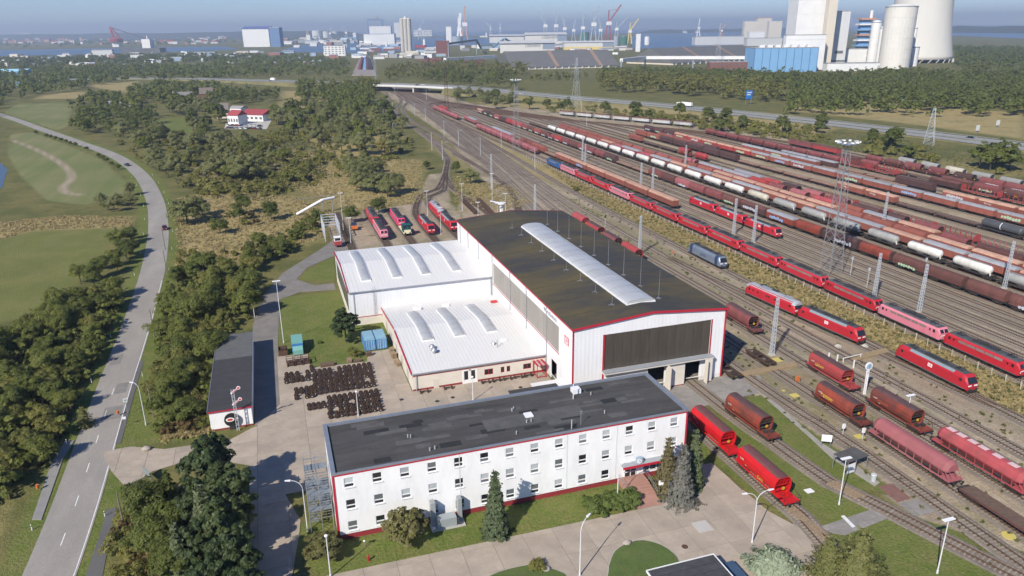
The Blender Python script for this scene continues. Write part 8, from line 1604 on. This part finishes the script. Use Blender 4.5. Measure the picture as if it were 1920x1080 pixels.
for px, py, top, m, b, tl, l in ((862, 82, 30, fw_, (.06, 1.0), 1, 'massive white harbour crane with folded jib'), (872, 80, 18, forg, (.02, 1.0), 1, 'slender orange crane mast beside the white crane'), (1140, 78, 16, fred, (.35, 1.0), 1, 'tall red and white harbour crane'), (1155, 78, 36, fsteel, (.5, 1.0), 1, 'grey crane with raised jib right of the red one'), (1022, 76, 26, fsteel, (-.25, 1.0), 1, 'grey crane with jib leaning left above the pale halls'), (1042, 76, 26, fsteel, (.02, 1.0), 1, 'upright grey crane above the lettered hall'), (1058, 78, 34, fsteel, (.1, 1.0), -1, 'grey crane behind the lettered hall'), (1075, 78, 40, fsteel, (.1, 1.0), 1, 'small grey crane behind the long pale hall'), (1092, 80, 30, fsteel, (.02, 1.0), 1, 'slim upright crane behind the long pale hall'), (1112, 80, 18, fsteel, (.15, 1.0), 1, 'tall slanting crane right of the long pale hall'), (1125, 80, 38, fsteel, (.1, 1.0), -1, 'short grey crane left of the red crane'), (1180, 82, 40, fyel, (.35, 1.0), 1, 'yellow crane with raised jib above the green tanks'), (920, 66, 44, fw_, (-.4, 1.0), 1, 'white crane on the far quay'), (938, 66, 43, fw_, (.02, 1.0), 1, 'upright white crane on the far quay'), (788, 74, 40, fsteel, (.3, 1.0), 1, 'blue grey crane right of the grain silo'), (650, 78, 48, fsteel, (-.3, 1.0), 1, 'dark crane before the white tanks'), (576, 76, 58, fyel, (.2, 1.0), 1, 'yellow crane on the left quay'), (1309, 70, 38, fw_, (.02, 1.0), 1, 'upright white crane before the far shore'), (1352, 72, 46, forg, (.3, 1.0), 1, 'brown crane before the far shore'), (620, 78, 50, fsteel, (.15, 1.0), 1, 'thin crane beside the shipyard hall')): cr(px, py, top, l, m, b, tilt=tl)
x, y, w, h = span(690, 720, 64, 37); t = T('gantry_crane', 'blue portal gantry crane on the skyline', 'crane', (x, y, 0), AZ, 'harbour cranes'); MB().box(-w/2, w/2, -w*.05, w*.05, h*.85, h*.96).build('girder', far_m('gantry_blue', rgb(80, 112, 150)), t); MB().box(-w/2, -w*.44, -w*.05, w*.05, 0, h*.85).build('leg', MATS['gantry_blue'], t); MB().box(w*.38, w/2, -w*.05, w*.05, 0, h*.85).build('leg', MATS['gantry_blue'], t); MB().box(w*.05, w*.25, -w*.06, w*.06, h*.96, h*1.08).build('trolley', forg, t)
x, y, w, h = span(208, 232, 88, 54); t = T('offshore_crane', 'large red offshore crane with long lowered boom', 'crane', (x, y, 0), AZ, 'harbour cranes'); MB().lathe([(w*.45, h*.25), (w*.5, h*.4), (w*.3, h*.45)], 14).build('drum', fred, t); MB().bar((-w*.2, 0, h*.42), (-w*.3, 0, h), w*.12).bar((w*.3, 0, h*.42), (-w*.25, 0, h), w*.1).build('a_frame', fred, t); MB().bar((0, 0, 0), (0, 0, h*.3), w*.5).build('pedestal', fw_, t); MB().bar((-w*.3, 0, h*.98), (w*2.3, 0, h*.4), w*.06).build('boom', far_m('boom_dark', rgb(90, 70, 90)), t); MB().bar((w*2.3, 0, h*.4), (w*2.3, 0, h*.05), w*.12).build('boom_rest', fred, t)
def ship(px0, px1, py, top, hull, label, sup=fw_, at_=.8):
    x, y, w, h = span(px0, px1, py, top); t = T('ship', label, 'ship', (x, y, 0), AZ, 'ships in the harbour'); b = w*.12
    MB().loft([[(-w/2, 0, 0), (-w*.42, -b, 0), (w*.42, -b, 0), (w/2, 0, 0), (w*.42, b, 0), (-w*.42, b, 0)], [(-w*.53, 0, h*.3), (-w*.42, -b*1.1, h*.28), (w*.42, -b*1.1, h*.28), (w*.5, 0, h*.28), (w*.42, b*1.1, h*.28), (-w*.42, b*1.1, h*.28)]]).build('hull', hull, t); x0 = -w/2+w*at_
    MB().box(x0-w*.09, x0+w*.09, -b*.8, b*.8, h*.28, h*.8).build('superstructure', sup, t); MB().cyl((x0, 0, h*.8), (x0, 0, h), w*.012, n=6).build('ship_mast', sup, t)
ship(228, 312, 99, 70, fd_, 'dark offshore ship with white bridge below the red crane', fw_, .62); ship(778, 800, 90, 72, fred, 'red and white ship right of the grain silo'); ship(716, 738, 92, 76, fb_, 'small blue and white ship left of the grain silo', fw_, .4); ship(560, 600, 80, 64, fsteel, 'grey ship before the white shipyard hall', fw_, .5); ship(640, 672, 74, 60, fb_, 'ferry in the far basin'); ship(900, 915, 70, 60, fw_, 'white ship in the outer basin'); ship(1240, 1262, 60, 56, fw_, 'white boat on the far bay')
house(456, 508, 88, 53, 'huge white shipyard hall with blue roof edge', fw_, far_m('yard_roof', rgb(84, 96, 150)), .5, .12, R(-8), name='shipyard_hall'); house(508, 527, 88, 56, 'blue grey glazed end of the shipyard hall', far_m('yard_blue', rgb(92, 120, 160)), fsteel, .8, 0, R(-8), name='shipyard_hall_end', flat=True)
house(608, 648, 105, 88, 'long white office block with window bands', fw_, fg_, .3, 0, 0, flat=True, wins=(4, 6), name='office_block'); house(694, 734, 78, 53, 'stepped white cruise terminal left of the grain silo', fw_, fw_, .4, 0, 0, flat=True, name='terminal'); house(683, 740, 84, 66, 'low white terminal building before the stepped one', fw_, fsteel, .4, 0, 0, flat=True, name='terminal'); house(740, 752, 70, 46, 'small white tower left of the grain silo', fw_, fw_, .5, 0, 0, flat=True, name='tower_building'); house(776, 810, 68, 58, 'long white building on the far quay', fw_, fc_, .3, 0, 0, flat=True, wins=(2, 6), name='quay_building')
house(837, 847, 82, 54, 'tall white silo block left of the white crane', fw_, fc_, .8, 0, 0, flat=True, name='silo_block'); house(1394, 1420, 72, 44, 'left block of the beige grain mill', fc_, fc_, .5, 0, 0, flat=True, name='grain_mill'); house(1418, 1444, 70, 38, 'tall middle block of the beige grain mill', fc_, forg, .5, 0, 0, flat=True, name='grain_mill'); house(1440, 1464, 72, 44, 'ribbed right block of the beige grain mill', fc_, fc_, .5, 0, 0, flat=True, name='grain_mill'); house(1404, 1432, 78, 62, 'white low front building of the grain mill', fw_, fw_, .5, 0, 0, flat=True, name='mill_building')
house(1303, 1395, 84, 70, 'pale flat warehouse before the far shore', far_m('warehouse', (.50, .51, .51)), fg_, .3, 0, 0, flat=True, name='warehouse'); house(1400, 1466, 86, 73, 'pale warehouse left of the white boiler block', MATS['warehouse'], fg_, .3, 0, 0, flat=True, name='warehouse'); house(1192, 1200, 97, 68, 'slim white tower before the bay', fw_, fw_, .8, 0, 0, flat=True, name='tower_building')
for i, (a, b, c, d_, m, l) in enumerate(((1150, 1160, 86, 70, fsteel, 'grey round tank below the cranes'), (1163, 1176, 88, 70, fgreen, 'green round tank below the yellow crane'), (1088, 1104, 78, 62, fgreen, 'green drum behind the long pale hall'), (1208, 1218, 84, 70, fw_, 'white round tank beside the bay'), (586, 604, 72, 59, fw_, 'broad white oil tank on the far left quay'), (606, 618, 71, 60, fw_, 'second white oil tank on the far left quay'), (622, 634, 70, 60, fw_, 'third white oil tank on the far left quay'), (846, 868, 84, 70, fsteel, 'grey tank at the foot of the white crane'))): cyl_at(a, b, c, d_, l, m, 'storage_tank', .05, 20, 'tank')
# small harbour sheds and vehicles: each its own thing
g_ = random.Random(21); pal = [(fw_, 'white'), (fc_, 'cream'), (fg_, 'grey'), (far_m('far_pale_blue', rgb(150, 172, 190)), 'pale blue'), (far_m('far_dull_red', rgb(140, 92, 84)), 'dull red'), (fw_, 'white')]; zones = [((330, 640), (98, 122), 40, 'before the left harbour basin'), ((660, 830), (92, 112), 40, 'around the grain silo'), ((0, 320), (104, 126), 34, 'at the far left shore'), ((860, 1180), (86, 96), 28, 'around the pale assembly halls'), ((530, 760), (74, 90), 38, 'on the shipyard quay'), ((1080, 1400), (92, 112), 20, 'between the storage sheds')]
for (xa, xb), (ya, yb), n, where in zones:
    for i in range(n):
        px = xa+(xb-xa)*(i+g_.uniform(.1, .9))/n; py = g_.uniform(ya, yb); wpx = g_.uniform(6, 24); m, cn = pal[g_.randrange(6)]
        house(px-wpx/2, px+wpx/2, py, py-g_.uniform(3, 7), 'low %s industrial building %s, %s counted from the left' % (cn, where, ORD[i]), m, g_.choice((fg_, fw_, fsteel)), .7, .3, g_.uniform(-.4, .4), flat=g_.random() < .6, name='industrial_building', group='small buildings ' + where)
for i in range(90):
    px = g_.uniform(-10, 420); py = g_.uniform(70, 84); wpx = g_.uniform(4, 13); m, cn = ((fw_, 'white'), (fc_, 'cream'), (forg, 'orange'))[g_.randrange(3)]; house(px-wpx/2, px+wpx/2, py, py-g_.uniform(3, 6), 'small %s house of the far town across the river' % cn, m, g_.choice((fg_, tilem)), .6, .35, g_.uniform(-.5, .5), flat=g_.random() < .5, name='town_house', group='houses of the far town')
house(40, 60, 74, 64, 'cream tower block rising from the far town', fc_, fc_, .5, 0, 0, flat=True, name='tower_block', wins=(3, 5)); house(176, 210, 108, 95, 'white and grey warehouse beside the offshore ship', fw_, fg_, 1.0, 0, R(20), flat=True, name='warehouse'); house(-20, 45, 141, 131, 'pale blue roofed hall at the left frame edge', fb_, far_m('pale_blue_roof', rgb(150, 200, 220)), .6, .4, 0, name='blue_hall')
x, y = G2(37, 168); t = T('blue_pylon_sign', 'blue advertising pillar beside the far road', 'sign', (x, y, 0), AZ); MB().box(-3, 3, -1, 1, 0, 10).build('panel', fb_, t)
# scrap and rail ramp
sc_ = MB(); 
for i in range(150):
    px, py = g_.uniform(790, 905), g_.uniform(113, 126); x, y = G2(px, py); a = g_.uniform(0, 3.1); l = g_.uniform(6, 16); z = g_.uniform(.5, 5); sc_.bar((x, y, z), (x+l*math.cos(a), y+l*math.sin(a), z+g_.uniform(-.5, 2)), 2.2, 2)
tag(sc_.build('scrap_heap', M('scrap_red', rgb(120, 66, 62), .9, var=.4, scale=.2)), 'rust red heaps of scrap metal before the storage shed', 'scrap', kind='stuff')
ramp = GA((660, 142), (706, 142), (694, 106), (676, 106)); struct('rail_ramp', MB().prism(ramp, 0, 1.2), M('ramp_ballast', (.26, .23, .20), .9, var=.2, scale=.1))
for i, (px, m, l) in enumerate(((672, w_maroon, 'brown train on the far ramp, leftmost'), (684, fb_, 'blue train on the far ramp'), (690, w_brown, 'brown train on the far ramp right of the blue one'), (697, w_dark, 'dark train on the far ramp, rightmost'))): a, b = G2(px-(px-685)*.15, 132), G2(px-(px-685)*.55, 110); tag(MB().bar((*a, 3.2), (*b, 3.2), 4.5, 3.8).build('far_train', m), l, 'train', 'trains on the far ramp')
# ------------------------------------------------------------------ water, shores, sky haze
wm = bpy.data.materials.new('water'); wm.use_nodes = True; b_ = wm.node_tree.nodes['Principled BSDF']; b_.inputs['Base Color'].default_value = (.055, .090, .135, 1); b_.inputs['Roughness'].default_value = .32; b_.inputs['Specular IOR Level'].default_value = .35
def water(pts, z=.25): return struct('water', MB().poly([(*p, z) for p in GA(*pts)][::1]), wm)
water([(-260, 96), (60, 93), (200, 90), (420, 87), (450, 93), (300, 98), (120, 103), (-260, 112)]); water([(520, 97), (640, 100), (740, 97), (800, 92), (830, 84), (700, 80), (560, 84)], .28); water([(740, 88), (930, 84), (960, 76), (880, 70), (700, 72), (690, 80)], .3); water([(1186, 92), (1300, 88), (1410, 84), (1482, 74), (1480, 58), (1330, 56), (1196, 60), (1184, 72)], .32); water([(-30, 360), (4, 352), (14, 318), (2, 306), (-30, 312)], .05)
sea = [(G2(560, 69)), (G2(760, 68)), (G2(1000, 66)), (G2(1200, 62)), (G2(1480, 56))]; far_ = lambda px: tuple(np.array(G2(px, 200))/np.linalg.norm(G2(px, 200))*26500)
struct('sea', MB().poly([(*p, .2) for p in sea]+[(*far_(2050), .2), (*far_(1500), .2), (*far_(1000), .2), (*far_(500), .2)]), wm); water([(1770, 66), (2000, 76), (2000, 58), (1770, 54)], .35)
def shore(name, pts, h0, h1, label, n=70, seed=1, dp=260, lf=9):
    """far wooded shore or ridge: a long mound carrying tree clumps"""
    g_ = np.random.default_rng(seed); P = smooth_line([G(*p)[:2] for p in pts], 60); m = MB(); k = len(P)
    prof = [(-1.0, 0), (-.55, .55), (0, 1), (.6, .7), (1, 0)]; t_ = np.gradient(P, axis=0); t_ /= np.linalg.norm(t_, axis=1)[:, None]; nz = np.interp(np.arange(k), np.linspace(0, k, 14), g_.uniform(h0, h1, 14))
    m.loft([[(P[i, 0]-t_[i, 1]*q*dp, P[i, 1]+t_[i, 0]*q*dp, r_*nz[i]*min(1, i/3, (k-1-i)/3)-.5) for q, r_ in prof] for i in range(k)][::-1], closed=False)
    o = struct(name, m, M('far_hill', (.030, .040, .022), .95, var=.3, scale=.02), None, True); return o
shore('hills', [(-420, 80), (-100, 76), (150, 74), (400, 72), (640, 70)], 60, 80, '', seed=3, dp=900); shore('far_shore', [(1190, 63), (1300, 61.5), (1430, 59), (1500, 58)], 28, 40, '', seed=4, dp=160); shore('far_shore', [(1770, 60), (1900, 61), (2080, 63)], 40, 55, '', seed=5, dp=260)
for i, px in enumerate((1222, 1232, 1262, 1272, 1284, 1308)): house(px-4, px+4, 62, 58, 'tiny white house on the far shore, %s from the left' % ORD[i], fw_, fg_, .6, .4, 0, name='shore_house', group='houses on the far shore')
hz = MB().box(-9000, 15000, -3000, 24000, -1.5, 260).build('haze'); hz['kind'] = 'stuff'; hz['label'] = 'thin pale haze over the whole landscape'; hz['category'] = 'haze'
hm_ = bpy.data.materials.new('haze_air'); hm_.use_nodes = True; N = hm_.node_tree.nodes; N.remove(N['Principled BSDF']); pv = N.new('ShaderNodeVolumePrincipled'); pv.inputs['Color'].default_value = (.72, .84, 1.0, 1); pv.inputs['Density'].default_value = 1.3e-4; pv.inputs['Anisotropy'].default_value = .2; hm_.node_tree.links.new(pv.outputs[0], N['Material Output'].inputs['Volume']); hz.data.materials.append(hm_)

# ------------------------------------------------------------------ things that share a description are told apart by their order from the front
byl = {}
for o in COL.objects:
    if o.parent is None and o.get('label'): byl.setdefault(o['label'], []).append(o)
for l, os_ in byl.items():
    if 1 < len(os_) <= 40 and len(l.split()) <= 12:
        for i, o in enumerate(sorted(os_, key=lambda q: q.location.x*_f.x+q.location.y*_f.y)): o['label'] = '%s, %s from the front' % (l, ORD[i])
